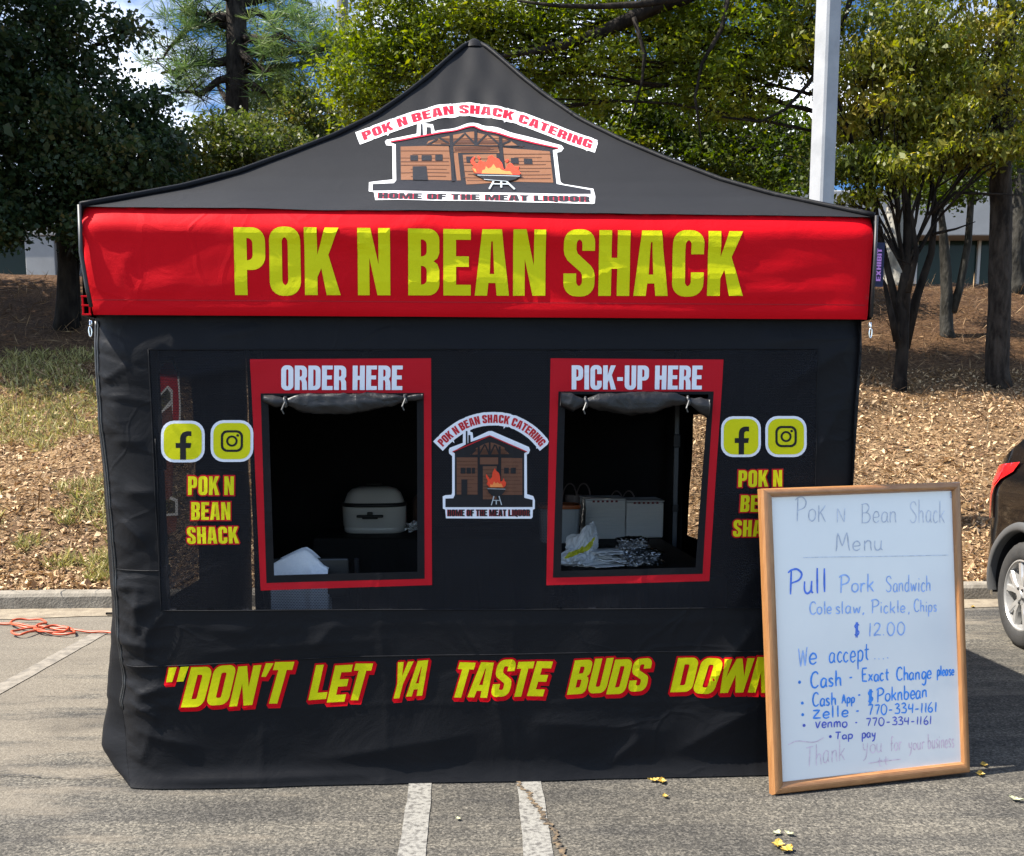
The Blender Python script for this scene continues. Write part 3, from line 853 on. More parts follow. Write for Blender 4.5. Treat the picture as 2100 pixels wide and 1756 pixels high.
# far trees filling the distance behind the left half and over the building
far = MB()
def far_tree(x, y, Y, rx, ry, lab, nm, n=150):
    g = at(x, 560, Y); g.z = 2.9
    tree(nm, lab, [g, at(x, y + ry * .5, Y), at(x, y, Y)], [.3, .24, .12], [B(x, y, Y, rx, ry, 2.2, n), B(x - rx * .5, y + ry * .35, Y, rx * .6, ry * .6, 1.6, n // 2), B(x + rx * .55, y + ry * .3, Y, rx * .6, ry * .6, 1.6, n // 2)],
         30, .40, .17, .11, M_BARK, LV_FAR, (0, 0, -.3), .4, .2, twigs=3, group='trees beyond the bank')
far_tree(790, 270, 34, 110, 110, 'leafy tree far behind the left shoulder of the roof peak', 'distant_tree')
far_tree(1560, 330, 44, 130, 110, 'leafy tree far behind the light pole', 'distant_tree')
far_tree(1990, 300, 46, 140, 110, 'leafy tree far behind the thick pine trunk', 'distant_tree')
far_tree(230, 420, 40, 120, 80, 'leafy tree far behind the left broadleaf trunk', 'distant_tree')
# ------------------------------------------------------------------ lettering: block capitals drawn as outlines
def arc(cx, cy, r, a0, a1, n=6, ry=None):
    ry = r if ry is None else ry
    return [(cx + r * math.cos(R(a0 + (a1 - a0) * i / n)), cy + ry * math.sin(R(a0 + (a1 - a0) * i / n))) for i in range(n + 1)]
def rr(x0, y0, x1, y1, r, c=(1, 1, 1, 1), n=5):
    """rounded box, counter-clockwise; corners bottom-left, bottom-right, top-right, top-left"""
    o = []
    o += arc(x0 + r, y0 + r, r, 180, 270, n) if c[0] else [(x0, y0)]
    o += arc(x1 - r, y0 + r, r, 270, 360, n) if c[1] else [(x1, y0)]
    o += arc(x1 - r, y1 - r, r, 0, 90, n) if c[2] else [(x1, y1)]
    o += arc(x0 + r, y1 - r, r, 90, 180, n) if c[3] else [(x0, y1)]
    return o
def glyphs(W=.48, t=.195, b=.16):
    G = {}
    ir = max(.02, .22 - t * .75)
    r = .2
    G['O'] = (W, [rr(0, -.01, W, 1.01, r), rr(t, b - .02, W - t, 1.02 - b, ir)])
    G['D'] = (W, [rr(0, 0, W, 1, r, (0, 1, 1, 0)), rr(t, b, W - t, 1 - b, ir, (0, 1, 1, 0))])
    G['P'] = (W, [[(0, 0), (t, 0), (t, .37)] + arc(W - r, .37 + r, r, 270, 360) + arc(W - r, 1 - r, r, 0, 90) + [(0, 1)], rr(t, .37 + b * .9, W - t, 1 - b, ir, (0, 1, 1, 0))])
    G['R'] = (W, [[(0, 0), (t, 0), (t, .40), (t + .06, .40), (W - t, .30), (W - t + .005, 0), (W + .01, 0), (W - .005, .33), (W - .06, .455), (W, .56)] + arc(W - r, 1 - r, r, 0, 90) + [(0, 1)], rr(t, .40 + b * .9, W - t, 1 - b, ir, (0, 1, 1, 0))])
    G['B'] = (W, [[(0, 0)] + arc(W - .17, .17, .17, 270, 360) + [(W, .38), (W - .03, .47), (W - .09, .515), (W - .03, .56), (W, .64)] + arc(W - .17, .83, .17, 0, 90) + [(0, 1)],
                  rr(t, b, W - t, .515 - b * .45, ir, (0, 1, 1, 0)), rr(t, .515 + b * .45, W - t, 1 - b, ir, (0, 1, 1, 0))])
    G['K'] = (W + .06, [[(0, 0), (t, 0), (t, .27), (t + .06, .40), (W - t + .05, 0), (W + .07, 0), (t + .17, .60), (W + .05, 1), (W - t + .035, 1), (t, .60), (t, 1), (0, 1)]])
    G['N'] = (W + .02, [[(0, 0), (t * .92, 0), (t * .92, .56), (W + .02 - t * 1.02, 0), (W + .02, 0), (W + .02, 1), (W + .02 - .92 * t, 1), (W + .02 - .92 * t, .46), (t * 1.02, 1), (0, 1)]])
    e = W * .88
    G['E'] = (e, [[(0, 0), (e, 0), (e, b), (t, b), (t, .5 - b * .42), (e - .03, .5 - b * .42), (e - .03, .5 + b * .58), (t, .5 + b * .58), (t, 1 - b), (e, 1 - b), (e, 1), (0, 1)]])
    G['F'] = (e, [[(0, 0), (t, 0), (t, .5 - b * .42), (e - .03, .5 - b * .42), (e - .03, .5 + b * .58), (t, .5 + b * .58), (t, 1 - b), (e, 1 - b), (e, 1), (0, 1)]])
    G['L'] = (e, [[(0, 0), (e, 0), (e, b), (t, b), (t, 1), (0, 1)]])
    G['H'] = (W, [[(0, 0), (t, 0), (t, .5 - b * .55), (W - t, .5 - b * .55), (W - t, 0), (W, 0), (W, 1), (W - t, 1), (W - t, .5 + b * .5), (t, .5 + b * .5), (t, 1), (0, 1)]])
    G['I'] = (t, [[(0, 0), (t, 0), (t, 1), (0, 1)]])
    a = W + .05
    G['A'] = (a, [[(0, 0), (t * .98, 0), (t + .015, .19), (a - t - .015, .19), (a - t * .98, 0), (a, 0), (a - .115, 1), (.115, 1)], [(t + .03, .19 + b * .85), (a / 2, .80), (a - t - .03, .19 + b * .85)][::-1] if False else [(t + .035, .19 + b * .85), (a - t - .035, .19 + b * .85), (a / 2 + .012, .82), (a / 2 - .012, .82)]])
    G['T'] = (e, [[(e / 2 - t / 2, 0), (e / 2 + t / 2, 0), (e / 2 + t / 2, 1 - b), (e, 1 - b), (e, 1), (0, 1), (0, 1 - b), (e / 2 - t / 2, 1 - b)]])
    G['U'] = (W, [arc(r, r - .01, r, 180, 270) + arc(W - r, r - .01, r, 270, 360) + [(W, 1), (W - t, 1)] + arc(W - t - ir, b + ir - .02, ir, 0, -90, 4) + arc(t + ir, b + ir - .02, ir, 270, 180, 4) + [(t, 1), (0, 1)]])
    G['C'] = (W, [arc(r, r - .01, r, 180, 270) + arc(W - r, r - .01, r, 270, 360) + [(W, .36), (W - t, .36)] + arc(W - t - ir, b + ir - .02, ir, 0, -90, 4) + arc(t + ir, b + ir - .02, ir, 270, 180, 4)
                  + arc(t + ir, 1.02 - b - ir, ir, 180, 90, 4) + arc(W - t - ir, 1.02 - b - ir, ir, 90, 0, 4) + [(W - t, .64), (W, .64)] + arc(W - r, 1.01 - r, r, 0, 90) + arc(r, 1.01 - r, r, 90, 180)])
    G['G'] = (W, [arc(r, r - .01, r, 180, 270) + [(W - t - .02, -.01), (W - t + .03, .07), (W - t * .6, 0), (W, 0), (W, .55), (W * .5, .55), (W * .5, .55 - b * .9), (W - t, .55 - b * .9)] + arc(W - t - ir, b + ir - .02, ir, 0, -90, 4) + arc(t + ir, b + ir - .02, ir, 270, 180, 4)
                  + arc(t + ir, 1.02 - b - ir, ir, 180, 90, 4) + arc(W - t - ir, 1.02 - b - ir, ir, 90, 0, 4) + [(W - t, .67), (W, .67)] + arc(W - r, 1.01 - r, r, 0, 90) + arc(r, 1.01 - r, r, 90, 180)])
    G['Q'] = (W, [rr(0, -.01, W, 1.01, r, (1, 1, 1, 1)), rr(t, b - .02, W - t, 1.02 - b, ir), ])
    G['Q'][1].append([(W * .45, .16), (W * .7, -.1), (W * 1.05, -.12), (W * .8, .16)])
    G['S'] = (W, [[(W, .685), (W, .80)] + arc(W - r, 1.01 - r, r, 0, 90) + arc(r, 1.01 - r, r, 90, 180) + [(0, .70), (.015, .62), (.06, .54), (W - t - .02, .36), (W - t, .31)]
                  + arc(W - t - ir, b + ir - .02, ir, 0, -90, 4) + arc(t + ir, b + ir - .02, ir, 270, 180, 4) + [(t, .34), (0, .34)] + arc(r, r - .01, r, 180, 270) + arc(W - r, r - .01, r, 270, 360)
                  + [(W, .30), (W - .015, .39), (W - .06, .46), (t + .02, .645), (t, .70)] + arc(t + ir, 1.02 - b - ir, ir, 180, 90, 4) + arc(W - t - ir, 1.02 - b - ir, ir, 90, 0, 4) + [(W - t, .685)]])
    m = W * 1.42
    G['M'] = (m, [[(0, 0), (t * .85, 0), (t * .85, .62), (m / 2 - t * .32, 0), (m / 2 + t * .32, 0), (m - t * .85, .62), (m - t * .85, 0), (m, 0), (m, 1), (m - t * 1.15, 1), (m / 2, .42), (t * 1.15, 1), (0, 1)]])
    G['W'] = (m, [[(.10, 0), (.10 + t * .95, 0), (m / 2, .52), (m - .10 - t * .95, 0), (m - .10, 0), (m, 1), (m - t * .9, 1), (m - .17, .46), (m / 2 + t * .35, 1), (m / 2 - t * .35, 1), (.17, .46), (t * .9, 1), (0, 1)]])
    G['Y'] = (W + .04, [[((W + .04) / 2 - t / 2, 0), ((W + .04) / 2 + t / 2, 0), ((W + .04) / 2 + t / 2, .40), (W + .04, 1), (W + .04 - t, 1), ((W + .04) / 2, .60), (t, 1), (0, 1), ((W + .04) / 2 - t / 2, .40)]])
    G['-'] = (.26, [[(0, .36), (.24, .36), (.24, .36 + b * .95), (0, .36 + b * .95)]])
    G["'"] = (t * .95, [[(.0, .66), (t * .55, .66), (t, 1), (0.02, 1)]])
    G['"'] = (t * 2.4, [[(0.02, .64), (t * .8, .64), (t * .95, 1), (0, 1)], [(t * 1.35, .64), (t * 2.15, .64), (t * 2.4, 1), (t * 1.4, 1)]])
    return G
FONT = glyphs()
FONT_HEAVY = glyphs(.50, .215, .19)
FONT_COMIC = glyphs(.60, .23, .195)

def area(c):
    return .5 * sum(c[i - 1][0] * c[i][1] - c[i][0] * c[i - 1][1] for i in range(len(c)))
def orient(contours):
    """first contour (and any later one lying outside it) counter-clockwise, holes clockwise"""
    out = []
    for i, c in enumerate(contours):
        hole = i > 0 and inside_one(c[0], contours[0]) and not (len(contours) == 3 and c is contours[2] and contours[2][1][1] < 0)
        a = area(c)
        out.append(c if (a > 0) != hole else c[::-1])
    return out
def inside_one(p, c):
    x, y = p; k = False
    for i in range(len(c)):
        (x0, y0), (x1, y1) = c[i - 1], c[i]
        if (y0 > y) != (y1 > y) and x < (x1 - x0) * (y - y0) / (y1 - y0) + x0: k = not k
    return k
def offset(c, d):
    """grow an outline by d (outer contours counter-clockwise)"""
    pts = [c[0]]
    for p in c[1:]:
        if math.hypot(p[0] - pts[-1][0], p[1] - pts[-1][1]) > 1e-6: pts.append(p)
    if math.hypot(pts[0][0] - pts[-1][0], pts[0][1] - pts[-1][1]) < 1e-6: pts.pop()
    n = len(pts); out = []
    for i in range(n):
        p, a, b = pts[i], pts[i - 1], pts[(i + 1) % n]
        e1 = (p[0] - a[0], p[1] - a[1]); e2 = (b[0] - p[0], b[1] - p[1])
        l1, l2 = math.hypot(*e1), math.hypot(*e2)
        n1 = (e1[1] / l1, -e1[0] / l1); n2 = (e2[1] / l2, -e2[0] / l2)
        s = (n1[0] + n2[0], n1[1] + n2[1]); q = s[0] ** 2 + s[1] ** 2
        cr = e1[0] * e2[1] - e1[1] * e2[0]
        if q < 1e-6 or (d > 0 and cr > 0 and q < 2.0):       # sharp outward corner: bevel it
            out += [(p[0] + n1[0] * d, p[1] + n1[1] * d), (p[0] + n2[0] * d, p[1] + n2[1] * d)]
        else:
            k = 2 / max(q, .35)
            out.append((p[0] + s[0] * d * k, p[1] + s[1] * d * k))
    return out
def text(s, font=FONT, track=.055, space=.20):
    """list of glyphs, each a list of oriented contours, in em units; and the total width"""
    x = 0; out = []
    for ch in s:
        if ch == ' ':
            x += space; continue
        w, cs = font[ch]
        out.append([[(px + x, py) for px, py in c] for c in orient(cs)])
        x += w + track
    return out, x - track
def flat(gl):
    return [c for g in gl for c in g]

def subdivide(c, step):
    o = []
    for i in range(len(c)):
        a, b = c[i], c[(i + 1) % len(c)]
        n = max(1, int(math.ceil(math.hypot(b[0] - a[0], b[1] - a[1]) / step)))
        o += [(a[0] + (b[0] - a[0]) * k / n, a[1] + (b[1] - a[1]) * k / n) for k in range(n)]
    return o
def fill(contours, step):
    """triangulate the area inside the contours (non-zero winding), with extra points so that it can follow cloth"""
    cs = [subdivide(c, step) for c in contours]
    V, E = [], []
    for c in cs:
        b = len(V); V += c; E += [(b + i, b + (i + 1) % len(c)) for i in range(len(c))]
    xs = [p[0] for p in V]; ys = [p[1] for p in V]
    segs = np.array([(V[a][0], V[a][1], V[b][0], V[b][1]) for a, b in E])
    def wind(P):
        out = np.zeros(len(P), int)
        for k in range(0, len(P), 4000):
            p = P[k:k + 4000]
            x, y = p[:, :1], p[:, 1:2]
            x0, y0, x1, y1 = (segs[:, i][None] for i in range(4))
            cr = (x1 - x0) * (y - y0) - (x - x0) * (y1 - y0)
            out[k:k + 4000] = (((y0 <= y) & (y1 > y) & (cr > 0)).astype(int) - ((y0 > y) & (y1 <= y) & (cr < 0)).astype(int)).sum(1)
        return out
    gx = np.arange(min(xs) + step * .5, max(xs), step); gy = np.arange(min(ys) + step * .5, max(ys), step)
    if len(gx) and len(gy):
        GX, GY = np.meshgrid(gx, gy); P = np.stack([GX.ravel(), GY.ravel()], 1)
        P = P[wind(P) != 0]
        V = V + [tuple(p) for p in P]
    r = delaunay_2d_cdt([Vector(p) for p in V], E, [], 0, 1e-6)
    vs = np.array([(v.x, v.y) for v in r[0]]); fs = [tuple(f) for f in r[2]]
    cen = np.array([vs[list(f)].mean(0) for f in fs])
    w = wind(cen)
    fs = [f for f, k in zip(fs, w) if k != 0]
    used = sorted({i for f in fs for i in f}); rm = {j: i for i, j in enumerate(used)}
    return vs[used], [tuple(rm[i] for i in f) for f in fs]

def print_mesh(name, layers, conv, surf, parent, step=.02, gap=.0012, base=.002, levels=None):
    """Printed graphics on cloth. layers: (contours in picture or sheet units, material). conv -> surface (u,v); surf(u,v,height) -> place."""
    V, F, MI, mats = [], [], [], []
    for k, (cs, mt) in enumerate(layers):
        if mt not in mats: mats.append(mt)
        cs2 = [[conv(*p) for p in c] for c in cs]
        vs, fs = fill(cs2, step)
        if not fs: continue
        b = len(V)
        V += [surf(p[0], p[1], base + gap * (levels[k] if levels else k)) for p in vs]
        # face outward
        a, bb, c = (Vector(V[b + i]) for i in fs[0])
        nrm = (bb - a).cross(c - a)
        flip = nrm.dot(CAM - a) < 0
        F += [tuple(b + i for i in (f[::-1] if flip else f)) for f in fs]
        MI += [mats.index(mt)] * len(fs)
    o = mesh_from(name, V, F, mats, MI, False, parent)
    return o

def quadmap(TL, TR, BR, BL, w, h=1.0):
    """unit sheet (0..w, 0..h, y up) -> picture quad"""
    def f(x, y):
        s, t = x / w, 1 - y / h
        a = (TL[0] + (TR[0] - TL[0]) * s, TL[1] + (TR[1] - TL[1]) * s)
        b = (BL[0] + (BR[0] - BL[0]) * s, BL[1] + (BR[1] - BL[1]) * s)
        return (a[0] + (b[0] - a[0]) * t, a[1] + (b[1] - a[1]) * t)
    return f
def catmull(pts, n=10):
    P = [np.array(p, float) for p in pts]; P = [2 * P[0] - P[1]] + P + [2 * P[-1] - P[-2]]
    out = []
    for i in range(1, len(P) - 2):
        for k in range(n):
            t = k / n
            out.append(tuple(.5 * ((2 * P[i]) + (-P[i - 1] + P[i + 1]) * t + (2 * P[i - 1] - 5 * P[i] + 4 * P[i + 1] - P[i + 2]) * t * t + (-P[i - 1] + 3 * P[i] - 3 * P[i + 1] + P[i + 2]) * t ** 3)))
    out.append(tuple(P[-2])); return out
def pathmap(path, w, h):
    """sheet (0..w, 0..1) along a curved base line in picture units (y down), letters h tall"""
    P = np.array(catmull(path)); d = np.r_[0, np.cumsum(np.linalg.norm(np.diff(P, axis=0), axis=1))]
    def f(x, y):
        s = x / w * d[-1]
        p = np.array([np.interp(s, d, P[:, 0]), np.interp(s, d, P[:, 1])])
        if s < 0 or s > d[-1]:
            e = (P[1] - P[0]) if s < 0 else (P[-1] - P[-2]); e = e / np.linalg.norm(e)
            p = p + e * (s if s < 0 else s - d[-1])
        ds = d[-1] * .03
        sc_ = min(max(s, ds), d[-1] - ds)
        q = np.array([np.interp(sc_ + ds, d, P[:, 0]) - np.interp(sc_ - ds, d, P[:, 0]), np.interp(sc_ + ds, d, P[:, 1]) - np.interp(sc_ - ds, d, P[:, 1])])
        q /= np.linalg.norm(q)
        n_ = np.array([q[1], -q[0]])
        return tuple(p + n_ * y * h)
    return f
def mapc(gl, f):
    return [[f(*p) for p in c] for c in gl]
def ring(cx, cy, r, ry=None, n=24, rev=False):
    c = arc(cx, cy, r, 0, 360, n, ry)[:-1]
    return c[::-1] if rev else c
def line(x0, y0, x1, y1, w):
    d = math.hypot(x1 - x0, y1 - y0); nx, ny = -(y1 - y0) / d * w / 2, (x1 - x0) / d * w / 2
    return [(x0 + nx, y0 + ny), (x1 + nx, y1 + ny), (x1 - nx, y1 - ny), (x0 - nx, y0 - ny)]
def ccw(c):
    return c if area(c) > 0 else c[::-1]
# ------------------------------------------------------------------ cloth materials
def cloth(name, col, rough=.55, fine=.0006, crease=.003, col2=None, spec=.2, sheen=0, perf=False, seethru=0.0, perfcol=None):
    m = bpy.data.materials.new(name); m.use_nodes = True
    nt = m.node_tree; n = nt.nodes; l = nt.links; p = n['Principled BSDF']
    p.inputs['Base Color'].default_value = (*col, 1); p.inputs['Roughness'].default_value = rough
    p.inputs['Specular IOR Level'].default_value = spec
    p.inputs['Sheen Weight'].default_value = sheen
    tc = n.new('ShaderNodeTexCoord')
    a = n.new('ShaderNodeTexNoise'); a.inputs['Scale'].default_value = 3.2; a.inputs['Detail'].default_value = 5; a.inputs['Roughness'].default_value = .5; a.inputs['Distortion'].default_value = .6
    v = n.new('ShaderNodeTexVoronoi'); v.feature = 'DISTANCE_TO_EDGE'; v.inputs['Scale'].default_value = 3.4
    wv = n.new('ShaderNodeTexNoise'); wv.inputs['Scale'].default_value = 420; wv.inputs['Detail'].default_value = 1
    mp = n.new('ShaderNodeMapping'); mp.inputs['Scale'].default_value = (1, 1, 1.2); mp.inputs['Rotation'].default_value = (0, R(14), 0)
    l.new(tc.outputs['Object'], mp.inputs['Vector'])
    # warped coordinates so that creases do not run straight
    wz = n.new('ShaderNodeTexNoise'); wz.inputs['Scale'].default_value = 2.1; l.new(mp.outputs['Vector'], wz.inputs['Vector'])
    ad = n.new('ShaderNodeMix'); ad.data_type = 'RGBA'; ad.blend_type = 'ADD'; ad.inputs['Factor'].default_value = .35
    l.new(mp.outputs['Vector'], ad.inputs['A']); l.new(wz.outputs['Color'], ad.inputs['B'])
    l.new(ad.outputs['Result'], v.inputs['Vector']); l.new(mp.outputs['Vector'], a.inputs['Vector']); l.new(tc.outputs['Object'], wv.inputs['Vector'])
    cl = n.new('ShaderNodeMapRange'); cl.inputs['From Min'].default_value = 0; cl.inputs['From Max'].default_value = .05
    cl.inputs['To Min'].default_value = .10; cl.inputs['To Max'].default_value = 0
    l.new(v.outputs['Distance'], cl.inputs['Value'])
    ma = n.new('ShaderNodeMath'); ma.operation = 'MULTIPLY'; l.new(cl.outputs['Result'], ma.inputs[0])
    gate = n.new('ShaderNodeTexNoise'); gate.inputs['Scale'].default_value = 1.3; l.new(tc.outputs['Object'], gate.inputs['Vector'])
    gr = n.new('ShaderNodeMapRange'); gr.inputs['From Min'].default_value = .50; gr.inputs['From Max'].default_value = .62; l.new(gate.outputs['Fac'], gr.inputs['Value'])
    l.new(gr.outputs['Result'], ma.inputs[1])
    s = n.new('ShaderNodeMath'); s.operation = 'ADD'; l.new(a.outputs['Fac'], s.inputs[0]); l.new(ma.outputs[0], s.inputs[1])
    b1 = n.new('ShaderNodeBump'); b1.inputs['Distance'].default_value = crease * 5; l.new(s.outputs[0], b1.inputs['Height'])
    b2 = n.new('ShaderNodeBump'); b2.inputs['Distance'].default_value = fine; l.new(wv.outputs['Fac'], b2.inputs['Height']); l.new(b1.outputs['Normal'], b2.inputs['Normal'])
    l.new(b2.outputs['Normal'], p.inputs['Normal'])
    if col2 is not None:
        rp = n.new('ShaderNodeValToRGB'); e = rp.color_ramp.elements
        e[0].position = .35; e[1].position = .7; e[0].color = (*col, 1); e[1].color = (*col2, 1)
        l.new(gate.outputs['Fac'], rp.inputs['Fac']); l.new(rp.outputs['Color'], p.inputs['Base Color'])
    if perf:      # perforated vinyl: rows of small holes, one can see dimly through
        br = n.new('ShaderNodeTexBrick'); br.inputs['Scale'].default_value = 1.0
        br.inputs['Brick Width'].default_value = .011; br.inputs['Row Height'].default_value = .0065; br.inputs['Mortar Size'].default_value = .0022; br.offset = .5
        m2 = n.new('ShaderNodeMapping'); m2.inputs['Rotation'].default_value = (R(-90), 0, 0)
        l.new(tc.outputs['Object'], m2.inputs['Vector']); l.new(m2.outputs['Vector'], br.inputs['Vector'])
        tr = n.new('ShaderNodeBsdfTransparent'); mx = n.new('ShaderNodeMixShader')
        f = n.new('ShaderNodeMath'); f.operation = 'MULTIPLY_ADD'; f.inputs[1].default_value = seethru * 1.6; f.inputs[2].default_value = seethru * .3
        inv = n.new('ShaderNodeMath'); inv.operation = 'SUBTRACT'; inv.inputs[0].default_value = 1; l.new(br.outputs['Fac'], inv.inputs[1])
        l.new(br.outputs['Fac'], f.inputs[0])
        out = n['Material Output']
        l.new(f.outputs[0], mx.inputs['Fac']); l.new(p.outputs['BSDF'], mx.inputs[1]); l.new(tr.outputs['BSDF'], mx.inputs[2]); l.new(mx.outputs['Shader'], out.inputs['Surface'])
    return m
C_BLACK = cloth('black_tent_cloth', (.0098, .0100, .0114), .5, spec=.07)
C_ROOF = cloth('black_roof_cloth', (.0122, .0122, .0131), .65, spec=.10, crease=.0010, col2=(.0152, .0152, .0162))
C_RED = cloth('red_cloth', (.50, .0030, .0085), .6, crease=.002, spec=.06)
C_YEL = cloth('yellow_print', (.57, .555, .003), .55, crease=.002, spec=.12)
C_MESH = cloth('black_perforated_mesh', (.011, .0114, .0142), .5, perf=True, seethru=.17, crease=.0025, spec=.08)
C_MRED = cloth('red_mesh_print', (.42, .006, .014), .55, crease=.0025, perf=True, seethru=.03, spec=.12)
C_MYEL = cloth('yellow_mesh_print', (.56, .545, .006), .55, crease=.0025, spec=.12)
C_MWHITE = cloth('white_mesh_print', (0.684, 0.703, 0.76), .5, crease=.0025)
C_WHITE = cloth('white_print', (0.6, 0.6, 0.6), .5, crease=.001)
C_PRED = cloth('crimson_print', (0.434, 0.0084, 0.028), .5, crease=.001)
C_PBLACK = cloth('black_print', (.009, .009, .011), .55, crease=.001)
C_WOOD = cloth('brown_board_print', (0.15, 0.0625, 0.0275), .55, crease=.001, col2=(0.18, 0.08, 0.0375))
C_WOOD_D = cloth('dark_board_print', (0.065, 0.025, 0.0125), .55, crease=.001)
C_WOOD2 = cloth('brown_mesh_print', (.105, .045, .026), .55, crease=.002, col2=(.14, .06, .032))
C_FLAME = cloth('red_flame_print', (0.525, 0.042, 0.014), .5, crease=.001)
C_FLAME2 = cloth('orange_flame_print', (0.574, 0.182, 0.049), .5, crease=.001)
C_STEEL = cloth('grey_print', (0.35, 0.385, 0.406), .5, crease=.001)
C_INNER = cloth('black_lining', (.010, .010, .012), .8, spec=.1)
M_ALU = mat('dark_aluminium', (.10, .105, .11), .5, metal=.4)
M_PIPE = mat('black_piping', (.012, .012, .013), .5)
M_ZIP = mat('zipper_tape', (.016, .016, .017), .45, (.03, .03, .03), 300, 2)
M_CHROME = mat('zip_metal', (.72, .72, .72), .22, metal=1.0)

# ------------------------------------------------------------------ tent measurements
UL, UR, ZE, DEP = -.071, 2.964, 2.27, 3.035
UC = (UL + UR) / 2
HS = [0, .09, .20, .32, .45, .56, .68, .78, .85, .94, .975, 1.0]
HZ = [2.27, 2.330, 2.405, 2.503, 2.632, 2.747, 2.890, 3.040, 3.155, 3.315, 3.372, 3.388]
def hip(s):
    return float(np.interp(s, HS, HZ))
_zip = [(190, 640), (192, 689), (204, 867), (218, 985), (226, 1080), (231, 1144), (236, 1262), (238, 1300), (246, 1367), (250, 1405), (243, 1440), (245, 1497), (252, 1560), (262, 1600), (271, 1618)]
_zv = lambda y: .09 if y < 1440 else .09 * (1 - .85 * min((y - 1440) / 150, 1))
ZU = sorted([(on_v(*p, _zv(p[1]))[1], on_v(*p, _zv(p[1]))[0]) for p in _zip])
def u_left(z):
    return float(np.interp(z, [a for a, b in ZU], [b for a, b in ZU]))
def u_right(z):
    return 2.925 + .03 * min(max(z / 2.0, 0), 1)

# folds in the front wall: (picture start, end, height in m, width in m)
_f = [((345, 780), (560, 740), .010, .05), ((430, 690), (560, 668), .008, .03), ((1560, 700), (1780, 690), .012, .05), ((1600, 800), (1770, 690), .012, .045),
      ((1660, 950), (1765, 760), .012, .05), ((1500, 1250), (1575, 1130), .010, .05), ((1390, 1540), (1570, 1440), .012, .06), ((1440, 1420), (1560, 1270), .012, .05),
      ((262, 1435), (345, 1405), .020, .028), ((258, 1445), (330, 1478), .016, .03), ((255, 1500), (420, 1535), .010, .04), ((280, 1580), (315, 1480), .008, .03), ((250, 1370), (330, 1372), .014, .016),
      ((245, 1010), (330, 1010), .012, .025), ((240, 1065), (300, 1120), .014, .03), ((245, 1260), (330, 1230), .014, .035), ((275, 1330), (345, 1245), .012, .02), ((300, 1300), (295, 1365), .012, .018), ((225, 905), (300, 905), .012, .025),
      ((215, 820), (260, 900), .010, .03), ((280, 1200), (270, 1330), .014, .03), ((640, 1560), (1000, 1500), .012, .09), ((1080, 1480), (1400, 1500), .010, .08), ((400, 1340), (800, 1310), .006, .05),
      ((300, 1600), (800, 1585), .012, .03), ((640, 1330), (700, 1270), .007, .04), ((1010, 1390), (1040, 1560), .006, .05), ((1240, 1570), (1330, 1500), .010, .05), ((860, 700), (1080, 740), .005, .05), ((520, 1300), (420, 1290), .006, .03)]
FOLDS = []
for a, b, h_, w_ in _f:
    FOLDS.append((*on_v(*a), *on_v(*b), h_, w_))
_rp = random.Random(11)
PLEATS = [(_rp.uniform(.06, 1.85) if k % 3 else _rp.uniform(.08, .85), _rp.uniform(-.55, .55), _rp.uniform(.09, .30), _rp.uniform(.006, .015) * _rp.choice((1, 1, -.7)), _rp.uniform(.010, .026)) for k in range(46)]
def D_front(u, z):
    """how far the front wall bulges towards the camera"""
    d = .010 * nz(u * 1.3, z * 1.1, .4) + .006 * nz(u * 2.9, z * 2.3, 4.4) + .0022 * nz(u * 7, z * 6, 8.4)
    ul = u_left(z)
    e = u - ul
    k = 1.0 + .8 * max(0, .9 - z)                        # rounds back towards the side wall
    if e < 1.2:
        d -= (.050 * k * math.exp(-max(e, 0) / .05) + .055 * math.exp(-max(e, 0) / .13)) * (.2 + .8 * min(z / .22, 1))
        if e < .30:
            for z0, sl, ln, h_, w_ in PLEATS:              # puckers running in from the zip
                q = z - z0 - sl * e
                if abs(q) < .06:
                    k2 = min(max((e + .01) / .03, 0), 1) * max(0, 1 - e / ln)
                    if k2 > 0: d += h_ * k2 * math.exp(-abs(q) / (w_ if q > 0 else w_ * .45))
            d += .010 * math.exp(-((e - .15) / .09) ** 2) * nz(u * 4, z * 6, 3.3)
    er = u_right(z) - u
    if er < .25:
        d -= .030 * math.exp(-max(er, 0) / .05)
    for x0, y0, x1, y1, h_, w_ in FOLDS:
        lx, ly = x1 - x0, y1 - y0; q = lx * lx + ly * ly
        t = ((u - x0) * lx + (z - y0) * ly) / q
        if t < -.3 or t > 1.3: continue
        dist = ((u - x0) * ly - (z - y0) * lx) / math.sqrt(q)
        if abs(dist) > 3 * w_: continue
        env = math.exp(-((t - .5) / .42) ** 4)
        d += 1.5 * h_ * env * (1 - .5 * t) * math.exp(-abs(dist) / (w_ * .75))
    for q0 in (.52, 1.02, 1.55, 2.06, 2.56):                # packing creases
        d += .0022 * math.exp(-abs(u - q0 - .02 * nz(z * 2, q0)) / .012)
    for q0 in (.33, .66):
        d += .0022 * math.exp(-abs(z - q0 - .015 * nz(u * 2, q0)) / .012)
    if z < .10: d += .030 * (1 - z / .10) ** 2             # hem spreads over the asphalt
    if z > 1.75: d -= .02 * min((z - 1.75) / .1, 1)
    return d
def surf_front(u, z, h=0.0):
    return L(u, -(D_front(u, z) + h), z)
conv_front = lambda x, y: on_v(x, y, 0.0)

